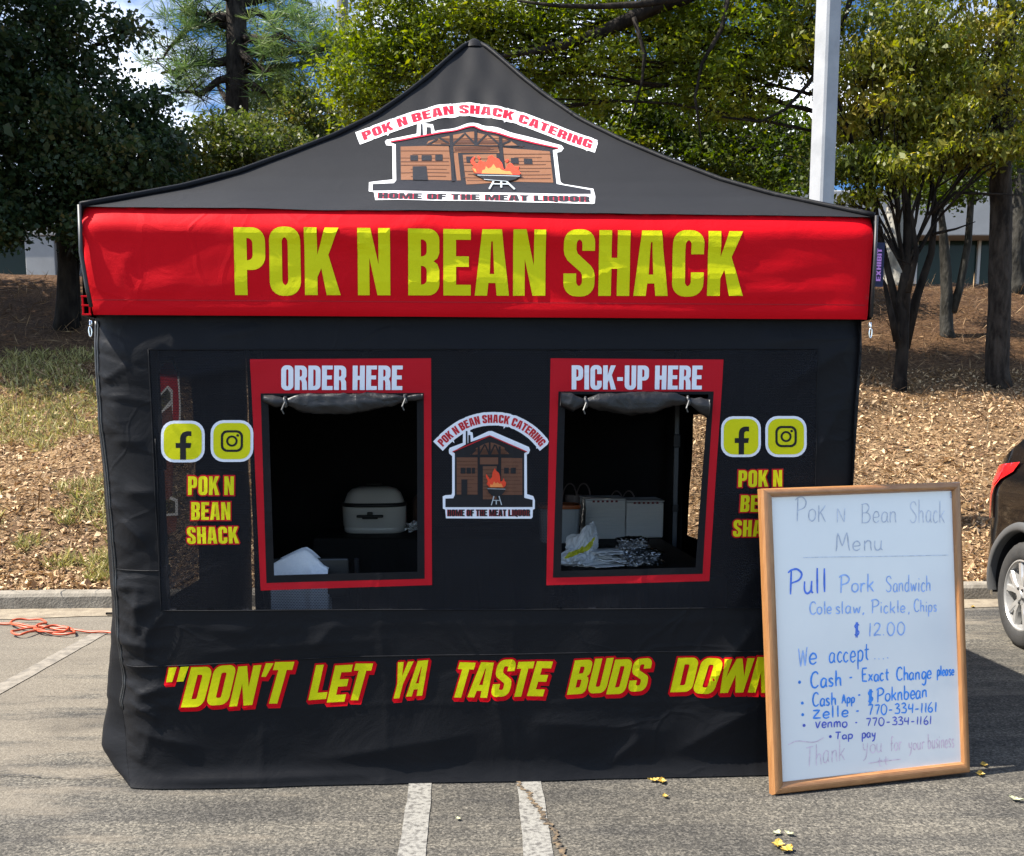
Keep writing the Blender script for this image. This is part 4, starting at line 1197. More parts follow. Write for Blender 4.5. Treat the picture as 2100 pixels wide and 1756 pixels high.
def D_val(u, z):
    t = (z - 1.87) / .40
    d = .018 - .010 * t + .010 * math.sin(math.pi * t) * (.8 + nz(u * .8, 5.5))
    if t > .80: d -= .026 * ((t - .80) / .2) ** 2                       # rolls over onto the roof
    d += .010 * math.exp(-((t - .80) / .10) ** 2)
    # creases sloping down from the top middle and the corners
    d += .006 * nz(u * 1.7 + 1.5 * t, t * 2.6, 2.2) + .0035 * nz(u * 3.8 - 2.2 * t, t * 4.5, 6.1)
    for (a0, t0, a1, t1, h_, w_) in ((.55, .95, 1.3, .45, .007, .05), (1.35, .98, 2.0, .55, .007, .05), (1.3, .98, .85, .60, .006, .04), (2.0, .75, 2.75, .62, .006, .05), (2.1, .35, 2.95, .55, .005, .05), (2.2, .18, 2.9, .32, .006, .04),
                               (.8, .3, 1.6, .36, .004, .05), (.05, .3, .12, .62, .006, .02), (.02, .1, .3, .3, .006, .03), (1.7, .3, 2.0, .5, .005, .04), (.6, .7, 1.1, .82, .006, .04)):
        x0, y0, x1, y1 = a0, t0 * .4, a1, t1 * .4
        lx, ly = x1 - x0, y1 - y0; q = lx * lx + ly * ly; zz = z - 1.87
        tt = ((u - x0) * lx + (zz - y0) * ly) / q
        if -.3 < tt < 1.3:
            ds = ((u - x0) * ly - (zz - y0) * lx) / math.sqrt(q)
            d += 1.2 * h_ * math.exp(-((tt - .5) / .42) ** 4) * math.exp(-abs(ds) / (w_ * .7))
    if t < .135: d += .006 * math.sin(math.pi * min(max(t / .135, 0), 1))  # stitched hem
    e = min(u - UL, UR - u)
    if e < .1: d -= .02 * math.exp(-max(e, 0) / .03)
    return d
def surf_val(u, z, h=0.0):
    return L(u, -(D_val(u, z) + h), z)

def roof_z(u, s):
    """front roof face: cloth stretched between the two hips"""
    z = hip(s)
    w = (UR - UL) * (1 - s)
    k = (u - UC) / max(w / 2, .02)
    z -= .025 * (1 - min(abs(k), 1) ** 2) * math.sin(math.pi * min(s * 1.05, 1)) ** 1
    z += .006 * nz(u * 2.2, s * 3, 7.7) + .002 * nz(u * 6, s * 9, 1.7)
    z += .010 * math.sin(u * 46 + 2 * nz(u * 3, s * 2)) * math.exp(-((s - .74) / .10) ** 2) * math.exp(-((u - UC) / .22) ** 2)
    z += .008 * math.sin(u * 40) * math.exp(-((s - .9) / .10) ** 2) * math.exp(-((u - UC) / .15) ** 2)
    return z
def surf_roof(u, s, h=0.0):
    return L(u, s * DEP / 2 - h * .75, roof_z(u, s) + h * .8)
def conv_roof(x, y):
    d = ray(x, y); dv = d.dot(EV); du = d.dot(EU); q = CAM - A0
    v0, u0 = q.dot(EV), q.dot(EU)
    lo, hi = 0.0, 1.0
    for _ in range(28):
        m = (lo + hi) / 2
        t = (m * DEP / 2 - v0) / dv
        if EYE + d.z * t > roof_z(u0 + du * t, m): lo = m
        else: hi = m
    return u0 + du * ((lo * DEP / 2 - v0) / dv), lo

tent = empty('canopy_tent', L(UC, DEP / 2, 0), PHI)
T(tent, 'black pop-up food stall tent with red banner valance and two serving windows', 'tent')

# ---- roof
def roof_grid(u, s): return u, s
rb = MB()
NS, NU = 60, 90
def face_pts(side):
    vs = []
    for j in range(NS + 1):
        s = j / NS
        a, b = UL + (UC - UL) * s, UR + (UC - UR) * s
        for i in range(NU + 1):
            k = i / NU; u = a + (b - a) * k
            if side == 0:
                vs.append(L(u, s * DEP / 2, roof_z(u, s)))
            else:   # the other three faces by turning the first about the middle
                du, dv = u - UC, s * DEP / 2 - DEP / 2
                for _ in range(side): du, dv = -dv, du
                vs.append(L(UC + du, DEP / 2 + dv, roof_z(u, s)))
    fs = [(j * (NU + 1) + i, j * (NU + 1) + i + 1, (j + 1) * (NU + 1) + i + 1, (j + 1) * (NU + 1) + i) for j in range(NS) for i in range(NU)]
    return vs, fs
for sd in range(4):
    rb.add(*face_pts(sd))
roof = rb.build('roof', C_ROOF, tent, smooth=True)
b = MB()
for sg in (0, 1):
    pts = []
    for i in range(41):
        s = i / 40 * .985
        u = (UL if sg == 0 else UR) + (UC - (UL if sg == 0 else UR)) * s
        pts.append(L(u, s * DEP / 2 - .004, hip(s) + .004))
    b.tube(pts, [.011] * 41, 8)
b.lathe([(.012, .0), (.045, -.02), (.06, -.05)], L(UC, DEP / 2 - .01, 3.405), n=16)
b.build('hip_seam', C_BLACK, roof, smooth=True)

# ---- valance
def val_poly():
    # measured outline: corner, lower corner tucked in at the left
    return [(-.071, 2.272), (2.964, 2.270), (2.952, 1.872), (-.052, 1.873)]
vs, fs = fill([[(p[0], p[1]) for p in [(-.071, 2.272), (-.066, 2.05), (-.050, 1.93), (-.043, 1.872), (2.952, 1.872), (2.960, 2.05), (2.964, 2.270)]]], .022)
valance = mesh_from('valance', [surf_val(u, z) for u, z in vs], fs, C_RED, None, True, tent)
for p in valance.data.polygons: p.use_smooth = True
b = MB()      # side and rear valances
for (a, c) in ((L(UL, 0, 0), L(UL, DEP, 0)), (L(UR, 0, 0), L(UR, DEP, 0)), (L(UL, DEP, 0), L(UR, DEP, 0))):
    d = c - a; nn = Vector((d.y, -d.x, 0)).normalized()
    if (a + d / 2 - L(UC, DEP / 2, 0)).dot(nn) < 0: nn = -nn
    b.grid(lambda i, j, a=a, d=d, nn=nn: a + d * i + nn * (.012 + .012 * math.sin(i * 9) * (1 - j) + .008 * nz(i * 7, j * 2)) * (1 - j ** 3) + Vector((0, 0, 1.875 + .398 * j)), 40, 8)
b.build('side_valance', C_BLACK, tent, smooth=True)
b = MB()
b.tube([L(UL - .002, -.010, 2.272), L(UL + .000, -.028, 2.1), L(UL + .014, -.030, 1.98), L(UL + .026, -.030, 1.90)], .008, 8)
b.build('piping', M_PIPE, valance, smooth=True); b = MB()
b.tube([L(UR + .006, -.012, 2.27), L(UR + .004, -.02, 2.1), L(UR - .004, -.03, 1.88)], .007, 8)
b.build('piping', M_PIPE, valance, smooth=True)
gl, w = text('POK N BEAN SHACK', FONT, .062, .215)
_q = quadmap((482, 469), (1521, 477), (1517, 609), (485, 607), w)
for _i in ((0, 3), (3, 4), (4, 8), (8, 13)):
    print_mesh('lettering', [(flat([mapc(g, _q) for g in gl[_i[0]:_i[1]]]), C_YEL)], conv_front, surf_val, valance, .02)
b = MB()      # stitched hem line and red buckle at the left
for k in range(150):
    pass
b.grid(lambda i, j: surf_val(-.04 + 2.98 * i, 1.925 + .0035 * j, .0018), 160, 1)
b.build('hem_stitching', cloth('red_thread', (.36, .008, .014), .7), valance)
b = MB()
pq = L(-.062, -.03, 1.905)
for dx in (-.012, .012):
    b.box(pq + EU * dx, (.006, .008, .07), 0, PHI, .001)
for dz in (-.033, 0, .033):
    b.box(pq + Vector((0, 0, dz)), (.034, .009, .006), 0, PHI, .001)
b.build('buckle', C_RED, valance)
b = MB()
b.grid(lambda i, j: L(UR + .008 + .042 * i, -.004 + .004 * i, 2.00 + .17 * j), 4, 6)
tg = b.build('maker_tag', cloth('navy_tag', (.012, .016, .05), .5), tent)
gl, w = text('EXHIBIT', glyphs(.55, .2, .17) | {'X': (.58, [[(0, 0), (.2, 0), (.29, .3), (.38, 0), (.58, 0), (.41, .5), (.58, 1), (.38, 1), (.29, .7), (.2, 1), (0, 1), (.17, .5)]])}, .07)
def tag_surf(a, z, h): return L(UR + .008 + .042 * a, -.004 + .004 * a - h, z)
print_mesh('lettering', [([[(.25 + .45 * (1 - y), 2.022 + x / w * .125) for x, y in c] for g in gl for c in g], cloth('lilac_print', (.55, .25, .62), .5))], lambda a, z: (a, z), tag_surf, tg, .05, .001, .003)

# ---- front wall with its mesh panel and two windows
PANEL = [(304, 717), (1676, 716), (1668, 1247), (330, 1253)]
WIN_O = dict(outer=[(513, 737), (884, 735), (886, 1200), (535, 1211)], inner=[(534.5, 807), (869, 806), (871, 1187), (547, 1195.5)], open=[(550, 812), (855, 812), (856, 1172.5), (562.5, 1180)])
WIN_P = dict(outer=[(1129, 735), (1484, 737.5), (1455, 1192), (1120, 1200)], inner=[(1145, 803), (1463.5, 803), (1441, 1177), (1133.5, 1184.5)], open=[(1159, 809), (1453, 809), (1426.5, 1164), (1150, 1170.5)])
def cv(c): return [conv_front(*p) for p in c]
pan = ccw(cv(PANEL))
outer = []
for z in np.linspace(.006, 2.2, 90): outer.append((u_right(z), z))
for z in np.linspace(2.2, .006, 140): outer.append((u_left(z), z))
outer = ccw(outer)
vs, fs = fill([outer, pan[::-1]], .0115)
front = mesh_from('front_wall', [surf_front(u, z) for u, z in vs], fs, C_BLACK, None, True, tent)
vs, fs = fill([pan, ccw(cv(WIN_O['open']))[::-1], ccw(cv(WIN_P['open']))[::-1]], .0135)
panel = mesh_from('mesh_panel', [surf_front(u, z) for u, z in vs], fs, C_MESH, None, True, front)
# seams: panel border, and the two level seams of the wall
def seam(mb, pts, w=.010, h=.003):
    pl = [(conv_front(*p)) for p in pts]
    q = []
    for a, b_ in zip(pl[:-1], pl[1:]):
        n = max(2, int(math.hypot(b_[0] - a[0], b_[1] - a[1]) / .03))
        q += [(a[0] + (b_[0] - a[0]) * k / n, a[1] + (b_[1] - a[1]) * k / n) for k in range(n)]
    q.append(pl[-1])
    mb.tube([surf_front(u, z, .001) for u, z in q], h, 6)
b = MB()
seam(b, PANEL + PANEL[:1]); seam(b, [(250, 1372), (700, 1348), (1200, 1338), (1720, 1335)]); seam(b, [(222, 1174), (326, 1172), (324, 1000), (318, 900)]); seam(b, [(1668, 1135), (1730, 1130)])
b.build('seam', C_BLACK, front, smooth=True)
# flap hanging off the pocket at the left
for nm, wn_, words, quad in (('order', WIN_O, 'ORDER HERE', ((577, 750), (826, 750), (825, 800), (577, 800))), ('pickup', WIN_P, 'PICK-UP HERE', ((1172, 749.5), (1441, 750), (1439, 799), (1172, 799)))):
    o_, i_, p_ = ccw(wn_['outer']), ccw(wn_['inner']), ccw(wn_['open'])
    fr = print_mesh('window_frame', [([o_, i_[::-1]], C_MRED)], conv_front, surf_front, front, .018, .001, .002)
    print_mesh('window_binding', [([i_, p_[::-1]], C_BLACK)], conv_front, surf_front, fr, .018, .001, .003)
    gl, w = text(words, FONT, .055, .2)
    print_mesh('lettering', [(flat([mapc(g, quadmap(*quad, w)) for g in gl]), C_MWHITE)], conv_front, surf_front, fr, .02, .001, .0042)

# rolled-up window flaps tied at two places
def flap(pts, ties, name='window_flap'):
    """pts: (x, y centre, half height) in the picture"""
    P = np.array(pts, float); n = 90
    mb = MB(); vs = []; K = 18
    for i in range(n + 1):
        x = P[0, 0] + (P[-1, 0] - P[0, 0]) * i / n
        yc = np.interp(x, P[:, 0], P[:, 1]); hh = np.interp(x, P[:, 0], P[:, 2])
        pin = min([1.0] + [.42 + .58 * min(abs(x - t) / 26, 1) for t in ties])
        u, z = conv_front(x, yc); r = hh / 517 * pin
        for k in range(K):
            a = 2 * math.pi * k / K
            q = 1 + .34 * nz(x * .02, math.cos(a) * 1.5, math.sin(a) * 1.5) +   .16 * nz(x * .07, math.cos(a) * 3, math.sin(a) * 3) + .05 * math.sin(a * 3 + x * .03)
            vs.append(L(u, -.012 - D_front(u, z) + math.cos(a) * r * .55 * q - .012, z + math.sin(a) * r * q))
    fs = [(i * K + k, i * K + (k + 1) % K, (i + 1) * K + (k + 1) % K, (i + 1) * K + k) for i in range(n) for k in range(K)]
    fs += [tuple(range(K)), tuple(n * K + k for k in range(K - 1, -1, -1))]
    mb.add(vs, fs)
    o = mb.build(name, C_FLAP, front, smooth=True)
    for t in ties:
        yc = np.interp(t, P[:, 0], P[:, 1]); hh = np.interp(t, P[:, 0], P[:, 2]); u, z = conv_front(t, yc)
        tb = MB(); r = hh / 517 * .47
        tb.tube([L(u + .004 * math.sin(a * 2), -.012 - D_front(u, z) - .015 + math.cos(a) * (r * .85 + .004), z + math.sin(a) * (r + .005)) for a in np.linspace(0, 6.28, 20)], .0045, 6)
        tb.tube([L(u, -.045 - D_front(u, z), z), L(u - .012, -.055 - D_front(u, z), z - .03), L(u - .005, -.05 - D_front(u, z), z - .045)], .003, 5)
        tb.build('tie', M_TIE, o)
C_FLAP = cloth('rolled_mesh', (.009, .009, .010), .40, spec=.35, crease=.006)
M_TIE = mat('black_cord', (.05, .05, .05), .3)
flap([(541, 818, 7), (570, 826, 14), (600, 824, 15), (650, 828, 19), (700, 829, 20), (760, 826, 18), (800, 822, 14), (840, 817, 10), (867, 814, 6)], [588, 832])
flap([(1148, 820, 13), (1175, 829, 18), (1195, 826, 16), (1230, 823, 18), (1290, 829, 24), (1340, 827, 21), (1380, 820, 14), (1410, 822, 13), (1440, 834, 16), (1451, 838, 17)], [1199, 1408])

# prints on the panel
SW, SY, SK = C_MWHITE, C_MYEL, C_PBLACK
def icon(x0, y0, x1, y1, kind):
    k = (x1 - x0)
    lay = [([rr(x0, y0, x1, y1, k * .30)], SW), ([rr(x0 + k * .065, y0 + k * .065, x1 - k * .065, y1 - k * .065, k * .245)], SY)]
    def m(p): return (x0 + p[0] * k, y0 + p[1] * (y1 - y0))
    if kind == 0:
        f = [(.44, .935), (.44, .655), (.34, .655), (.34, .535), (.44, .535), (.44, .43)] + [(.455, .35), (.50, .285), (.575, .255), (.64, .25), (.70, .255), (.70, .37), (.63, .365), (.585, .385), (.575, .435), (.575, .535), (.70, .535), (.675, .655), (.575, .655), (.575, .935)]
        lay.append(([ccw([m(p) for p in f])], SK))
    else:
        c1 = ccw([m(p) for p in rr(.24, .24, .76, .76, .15)]); c2 = ccw([m(p) for p in rr(.295, .295, .705, .705, .105)])
        c3 = ccw([m(p) for p in ring(.5, .5, .135)]); c4 = ccw([m(p) for p in ring(.5, .5, .085)]); c5 = ccw([m(p) for p in ring(.635, .365, .032, n=12)])
        lay.append(([c1, c2[::-1], c3, c4[::-1], c5], SK))
    o = print_mesh('social_icon', lay, conv_front, surf_front, front, .016)
icon(330, 863, 420, 948.5, 0); icon(432, 862, 519.5, 947.5, 1); icon(1479, 854, 1560, 937.5, 0); icon(1569, 853.5, 1653.5, 937.5, 1)
def outlined(words, quad, name, grow=.075, font=FONT, lay=(C_MRED, C_MYEL), track=.075):
    gl, w = text(words, font, track, .2)
    f = quadmap(*quad, w)
    red = [ccw([f(*p) for p in offset(g[0], grow)]) for g in gl]
    print_mesh(name, [(red, lay[0]), (flat([mapc(g, f) for g in gl]), lay[1])], conv_front, surf_front, front, .018)
for words, q in (('POK N', ((386, 977), (480, 977), (480, 1015), (386, 1015))), ('BEAN', ((393, 1030), (473, 1030), (473, 1066), (393, 1066))), ('SHACK', ((384, 1081), (489, 1080), (491, 1114), (385, 1115))),
                 ('POK N', ((1515, 965), (1603, 964), (1603, 998), (1514, 999))), ('BEAN', ((1520, 1016), (1600, 1016), (1600, 1050), (1518, 1050))), ('SHACK', ((1505, 1067), (1606, 1067), (1606, 1100), (1503, 1101)))):
    outlined(words, q, 'lettering')

# slogan in slanted comic capitals: yellow face, red block shadow
def comic(words, x0, x1, yt, yb, dy, seed):
    gl, w = text(words, FONT_COMIC, .055, .2)
    yt -= 5; yb += 3; rnd = random.Random(seed); H = yb - yt
    faces, blocks = [], []
    for gi, g in enumerate(gl):
        cx = sum(p[0] for p in g[0]) / len(g[0]); j = rnd.uniform(-.03, .03); rt = rnd.uniform(-.045, .045); sc = 1 + rnd.uniform(-.03, .05)
        def f(p):
            x, y = p; x -= cx; y = (y - .5) * sc
            x, y = x * math.cos(rt) - y * math.sin(rt), x * math.sin(rt) + y * math.cos(rt)
            y += .5 + j
            return (x0 + (cx + x) / w * (x1 - x0) + .26 * H * (y - .15), yb + (dy) * (cx + x) / w - y * H)
        gg = [[f(p) for p in c] for c in g]
        faces += gg
        o = [f(p) for p in offset(g[0], .052)]
        for k in range(4):
            blocks.append(ccw([(x + 3.6 * k / 3, y + 5.0 * k / 3) for x, y in o]))
    print_mesh('lettering', [(blocks, C_RED), (faces, C_YEL)], conv_front, surf_front, front, .022, .0015)
for a in (('"DON\'T', 329, 584, 1374, 1448, -9, 1), ('LET', 633, 748, 1370, 1436, -3, 2), ('YA', 800, 868, 1362, 1429, -4, 3), ('TASTE', 926, 1117, 1362, 1426, -4, 4), ('BUDS', 1164, 1325, 1359, 1419, -4, 5), ('DOWN"', 1376, 1625, 1355, 1417, 0, 6)):
    comic(*a)

# ---- round emblem on the panel and the big one on the roof: a barn with a kettle grill
def emblem(name, conv, surf, par, xf, d, scale):
    P = lambda c: ccw([xf(*p) for p in c])
    lay = []
    gl, w = text('POK N BEAN SHACK CATERING', FONT_HEAVY, .06, .22)
    f = pathmap(d['arc'], w, d['arc_h'])
    white = [ccw([xf(*f(*p)) for p in offset(g[0], d['arc_grow'])]) for g in gl]
    # tie the white round the letters together across the gaps between words
    bar = [f(w * k / 60, -d['arc_grow'] * .8) for k in range(-1, 62)] + [f(w * k / 60, 1 + d['arc_grow'] * .8) for k in range(61, -2, -1)]
    white.append(ccw([xf(*p) for p in bar]))
    white.append(P(d['outline']))
    lay.append((white, d['W']))
    lay.append(([P(c) for c in d['black']], C_PBLACK))
    lay.append(([P(c) for c in d['wood']], d['brown']))
    lay.append(([P(c) for c in d['plank']], C_WOOD_D))
    lay.append(([P(c) for c in d['dark']], C_PBLACK))
    lay.append(([P(c) for c in d['roofline']], d['R']))
    lay.append(([P(c) for c in d['flame']], C_FLAME))
    lay.append(([P(c) for c in d['flame2']], C_FLAME2))
    lay.append(([P(c) for c in d['legs']], C_STEEL))
    lay.append(([P(c) for c in d['kettle']], C_PBLACK))
    lay.append(([P(c) for c in d['sheen']], C_STEEL))
    lay.append(([[xf(*f(*p)) for p in c] for g in gl for c in g], d['R']))
    gl2, w2 = text('HOME OF THE MEAT LIQUOR', FONT_HEAVY, .06, .24)
    f2 = quadmap(*d['base_text'], w2)
    lay.append(([[xf(f2(*p)[0] - d['shift'], f2(*p)[1]) for p in c] for g in gl2 for c in g], d['R']))
    lay.append(([[xf(*f2(*p)) for p in c] for g in gl2 for c in g], C_PBLACK))
    print_mesh(name, lay, conv, surf, par, scale * .5, .0010, levels=[0, 1, 2, 3, 3.6, 4.4, 5.2, 6, 6.6, 7.2, 7.8, 1, 1.0, 1.8])
def planks(panels, n, w):
    o = []
    for (x0, x1, y0, y1) in panels:
        for k in range(1, n):
            y = y0 + (y1 - y0) * k / n + random.uniform(-2, 2)
            a = random.uniform(0, .25); b_ = random.uniform(.7, 1)
            if k % 2: a, b_ = 0, 1
            o.append([(x0 + (x1 - x0) * a, y), (x0 + (x1 - x0) * b_, y + random.uniform(-1, 1)), (x0 + (x1 - x0) * b_, y + w), (x0 + (x1 - x0) * a, y + w * random.uniform(.6, 1.4))])
    return o
big = dict(W=C_WHITE, R=C_PRED, brown=C_WOOD, arc_h=62, arc_grow=.27, shift=7,
    arc=[(185, 338), (330, 283), (500, 222), (680, 172), (860, 143), (1060, 150), (1250, 186), (1480, 265), (1680, 345), (1838, 398)],
    outline=[(338, 345), (350, 332), (570, 288), (574, 212), (612, 205), (640, 214), (688, 220), (700, 270), (985, 208), (1020, 214), (1625, 372), (1642, 395), (1622, 420), (1592, 425), (1618, 640), (1640, 655), (1858, 690), (1872, 745), (1868, 796), (1855, 800), (1500, 790), (268, 772), (258, 715), (220, 708), (222, 642), (395, 622), (392, 376), (348, 372)],
    black=[[(378, 352), (596, 305), (600, 218), (612, 218), (616, 300), (640, 296), (642, 240), (672, 242), (676, 290), (985, 236), (1604, 398), (1562, 408), (1590, 655), (1838, 700), (1840, 728), (247, 704), (248, 656), (402, 650), (420, 630), (416, 366)]],
    wood=[[(452, 385), (803, 378), (832, 632), (455, 628)], [(838, 378), (1160, 378), (1174, 432), (880, 430), (838, 425)], [(905, 445), (1150, 440), (1172, 645), (932, 662)], [(838, 430), (870, 430), (892, 632), (862, 632)], [(1198, 392), (1540, 420), (1566, 648), (1228, 640)],
          [(640, 370), (655, 345), (720, 328), (830, 300), (985, 275), (1150, 308), (1270, 350), (1352, 390), (1190, 373), (1000, 376), (800, 372)]],
    plank=planks([(453, 808, 388, 628), (842, 1165, 382, 428), (912, 1160, 450, 655), (1204, 1550, 415, 640), (700, 1240, 320, 368)], 9, 4.5),
    dark=[line(820, 296, 836, 640, 24), line(1000, 262, 1000, 380, 22), line(1180, 318, 1206, 645, 24)] + [line(*q, 13) for q in ((830, 372, 915, 296), (1000, 372, 918, 288), (1008, 372, 1086, 288), (1172, 372, 1090, 300), (650, 372, 724, 330), (802, 362, 736, 324), (1188, 372, 1252, 345), (1340, 386, 1268, 346))] + [line(640, 374, 1352, 380, 9),
          [(523, 450), (578, 450), (578, 490), (523, 490)], [(605, 450), (678, 450), (678, 490), (605, 490)], [(705, 448), (758, 448), (758, 490), (705, 490)], [(930, 460), (985, 460), (988, 505), (934, 505)], [(1255, 470), (1310, 470), (1314, 512), (1258, 512)], [(1350, 474), (1410, 476), (1414, 516), (1353, 514)],
          [(540, 532), (640, 530), (652, 632), (542, 630)]],
    roofline=[line(380, 352, 985, 239, 9), line(985, 239, 1602, 400, 9)],
    flame=[[(1012, 598), (985, 572), (972, 545), (988, 532), (966, 512), (962, 492), (975, 472), (995, 462), (986, 492), (1000, 512), (1014, 518), (1030, 488), (1052, 500), (1078, 505), (1090, 480), (1088, 464), (1118, 452), (1138, 470), (1168, 480), (1192, 512), (1205, 560), (1222, 548), (1232, 518), (1262, 512), (1278, 534), (1302, 538), (1318, 530), (1310, 560), (1328, 585), (1312, 602)], [(1015, 455), (1035, 472), (1028, 486), (1016, 478)], [(1215, 488), (1238, 480), (1236, 505), (1220, 506)]],
    flame2=[[(1042, 592), (1048, 565), (1068, 558), (1074, 534), (1092, 552), (1112, 542), (1130, 518), (1150, 548), (1172, 546), (1188, 562), (1222, 572), (1250, 570), (1272, 600)], [(978, 548), (1000, 556), (1006, 584), (990, 572)]],
    legs=[line(1132, 640, 1098, 702, 13), line(1218, 640, 1284, 704, 13), line(1186, 645, 1186, 692, 14), line(1120, 664, 1240, 666, 8)],
    kettle=[[(978, 594), (1000, 588), (1320, 600), (1345, 610), (1318, 614), (1290, 632), (1230, 646), (1130, 645), (1050, 628), (1010, 606)]],
    sheen=[line(1012, 603, 1320, 611, 4), line(1060, 634, 1225, 648, 4)],
    base_text=((292, 720), (1828, 747), (1830, 788), (290, 762)))
c4 = lambda x, y: ((1000 + x / 2.4706) * .694444, (280 + y / 2.4706) * .694444)
random.seed(3)
emblem('barn_emblem', conv_roof, surf_roof, roof, c4, big, .035)
small = dict(W=C_MWHITE, R=cloth('dull_red_print', (.42, .012, .02), .5), brown=C_WOOD2, arc_h=112, arc_grow=.32, shift=7,
    arc=[(268, 648), (360, 556), (470, 470), (600, 392), (760, 338), (900, 320), (1040, 322), (1180, 348), (1320, 408), (1440, 488), (1530, 575), (1592, 648)],
    outline=[(348, 690), (360, 660), (540, 592), (543, 420), (640, 395), (638, 440), (672, 452), (682, 530), (890, 432), (935, 430), (1440, 648), (1456, 690), (1440, 735), (1412, 752), (1414, 1290), (1500, 1318), (1522, 1375), (1520, 1490), (1494, 1505), (1490, 1605), (1470, 1625), (310, 1620), (298, 1500), (268, 1488), (265, 1322), (300, 1306), (384, 1300), (394, 1270), (394, 772), (352, 735)],
    black=[[(398, 714), (580, 612), (580, 430), (602, 430), (604, 600), (614, 595), (616, 485), (642, 485), (646, 580), (905, 488), (1412, 712), (1376, 735), (1376, 1340), (1490, 1368), (1490, 1466), (302, 1468), (302, 1352), (410, 1346), (430, 1300), (430, 735)]],
    wood=[[(455, 790), (740, 790), (740, 1295), (455, 1295)], [(772, 790), (1022, 790), (1022, 885), (772, 885)], [(812, 910), (1000, 910), (1000, 1360), (812, 1360)], [(1062, 795), (1350, 800), (1350, 1300), (1062, 1300)], [(640, 752), (720, 662), (840, 602), (910, 582), (990, 602), (1100, 652), (1200, 745)]],
    plank=planks([(455, 740, 790, 1295), (812, 1000, 910, 1360), (1062, 1350, 800, 1300), (700, 1140, 670, 748)], 10, 7),
    dark=[line(755, 640, 755, 1300, 28), line(1042, 640, 1042, 1300, 28), line(905, 570, 905, 755, 24)] + [line(*q, 20) for q in ((760, 750, 840, 610), (900, 750, 845, 620), (912, 750, 975, 615), (1040, 750, 985, 620), (650, 750, 720, 680), (1190, 745, 1110, 670))] + [line(640, 760, 1200, 762, 16),
          [(510, 930), (575, 930), (575, 1010), (510, 1010)], [(590, 930), (650, 930), (650, 1010), (590, 1010)], [(662, 930), (705, 930), (705, 1010), (662, 1010)], [(520, 1090), (600, 1090), (600, 1300), (520, 1300)], [(1100, 930), (1165, 930), (1165, 1010), (1100, 1010)], [(1190, 930), (1260, 930), (1260, 1010), (1190, 1010)]],
    roofline=[line(400, 714, 905, 494, 14), line(905, 494, 1412, 714, 14)],
    flame=[[(900, 1195), (862, 1150), (880, 1110), (852, 1050), (856, 1015), (880, 1045), (905, 1085), (935, 1060), (945, 990), (975, 935), (992, 970), (1030, 1000), (1045, 1050), (1050, 1120), (1078, 1110), (1096, 1068), (1108, 1110), (1128, 1130), (1122, 1175), (1092, 1198)]],
    flame2=[[(908, 1194), (915, 1150), (940, 1165), (965, 1115), (985, 1145), (1010, 1128), (1040, 1150), (1062, 1140), (1086, 1196)]],
    legs=[line(962, 1315, 926, 1440, 14), line(1030, 1315, 1066, 1436, 14), line(994, 1368, 994, 1428, 16), line(946, 1372, 1048, 1374, 10)],
    kettle=[[(868, 1205), (1122, 1212), (1105, 1260), (1060, 1305), (990, 1322), (930, 1305), (885, 1260)]],
    sheen=[line(874, 1214, 1118, 1220, 6)],
    base_text=((332, 1500), (1456, 1498), (1456, 1590), (332, 1592)))
c3 = lambda x, y: ((1250 + x / 4.62) * .694444, (1180 + y / 4.62) * .694444)
emblem('barn_emblem', conv_front, surf_front, front, c3, small, .025)

# ---- side and rear walls, frame legs, zips
def sil_bulge(z):
    zz = [0, .05, .12, .2, .30, .42, .55, .68, .8, .95, 1.9]; bb = [0.0, .05, .085, .075, .045, .055, .03, .012, .008, .012, .0]
    return float(np.interp(z, zz, bb))
MESH_SIDE = (.24, 1.47, .62, 1.68)     # depth range and height range of the see-through part of the left wall
def left_pt(v, z):
    u = u_left(z)
    t = min(v / .10, 1.0)
    bul = (sil_bulge(z) * 1.25 + .035) * math.sin(min(v / .12, 1) * math.pi / 2) * (1 - min(max((v - .2) / 1.2, 0), 1) * .8)
    base = u + (-.045 - u) * min(v / 1.0, 1)
    vD = -D_front(u + .001, z)
    return L(base - bul + .010 * nz(v * 3, z * 4, 3) * t, vD + v * (DEP - vD) / DEP, z)
def wall_left():
    nv, nz_ = 90, 110
    vs = [left_pt((i / nv) ** 1.6 * DEP, .006 + 2.23 * j / nz_) for j in range(nz_ + 1) for i in range(nv + 1)]
    w = nv + 1; fa, fb = [], []
    for j in range(nz_):
        for i in range(nv):
            v = ((i + .5) / nv) ** 1.6 * DEP; z = .006 + 2.23 * (j + .5) / nz_
            q = (j * w + i, j * w + i + 1, (j + 1) * w + i + 1, (j + 1) * w + i)
            (fb if MESH_SIDE[0] < v < MESH_SIDE[1] and MESH_SIDE[2] < z < MESH_SIDE[3] else fa).append(q)
    o = mesh_from('side_wall', vs, fa, C_BLACK, None, True, tent)
    mesh_from('mesh_panel', vs, fb, C_SIDEMESH, None, True, o)
    return o
C_SLIT = cloth('open_mesh', (.02, .018, .016), .6, perf=True, seethru=.42)
C_SIDEMESH = cloth('side_mesh', (.03, .028, .027), .6, perf=True, seethru=.10)
lw = wall_left()
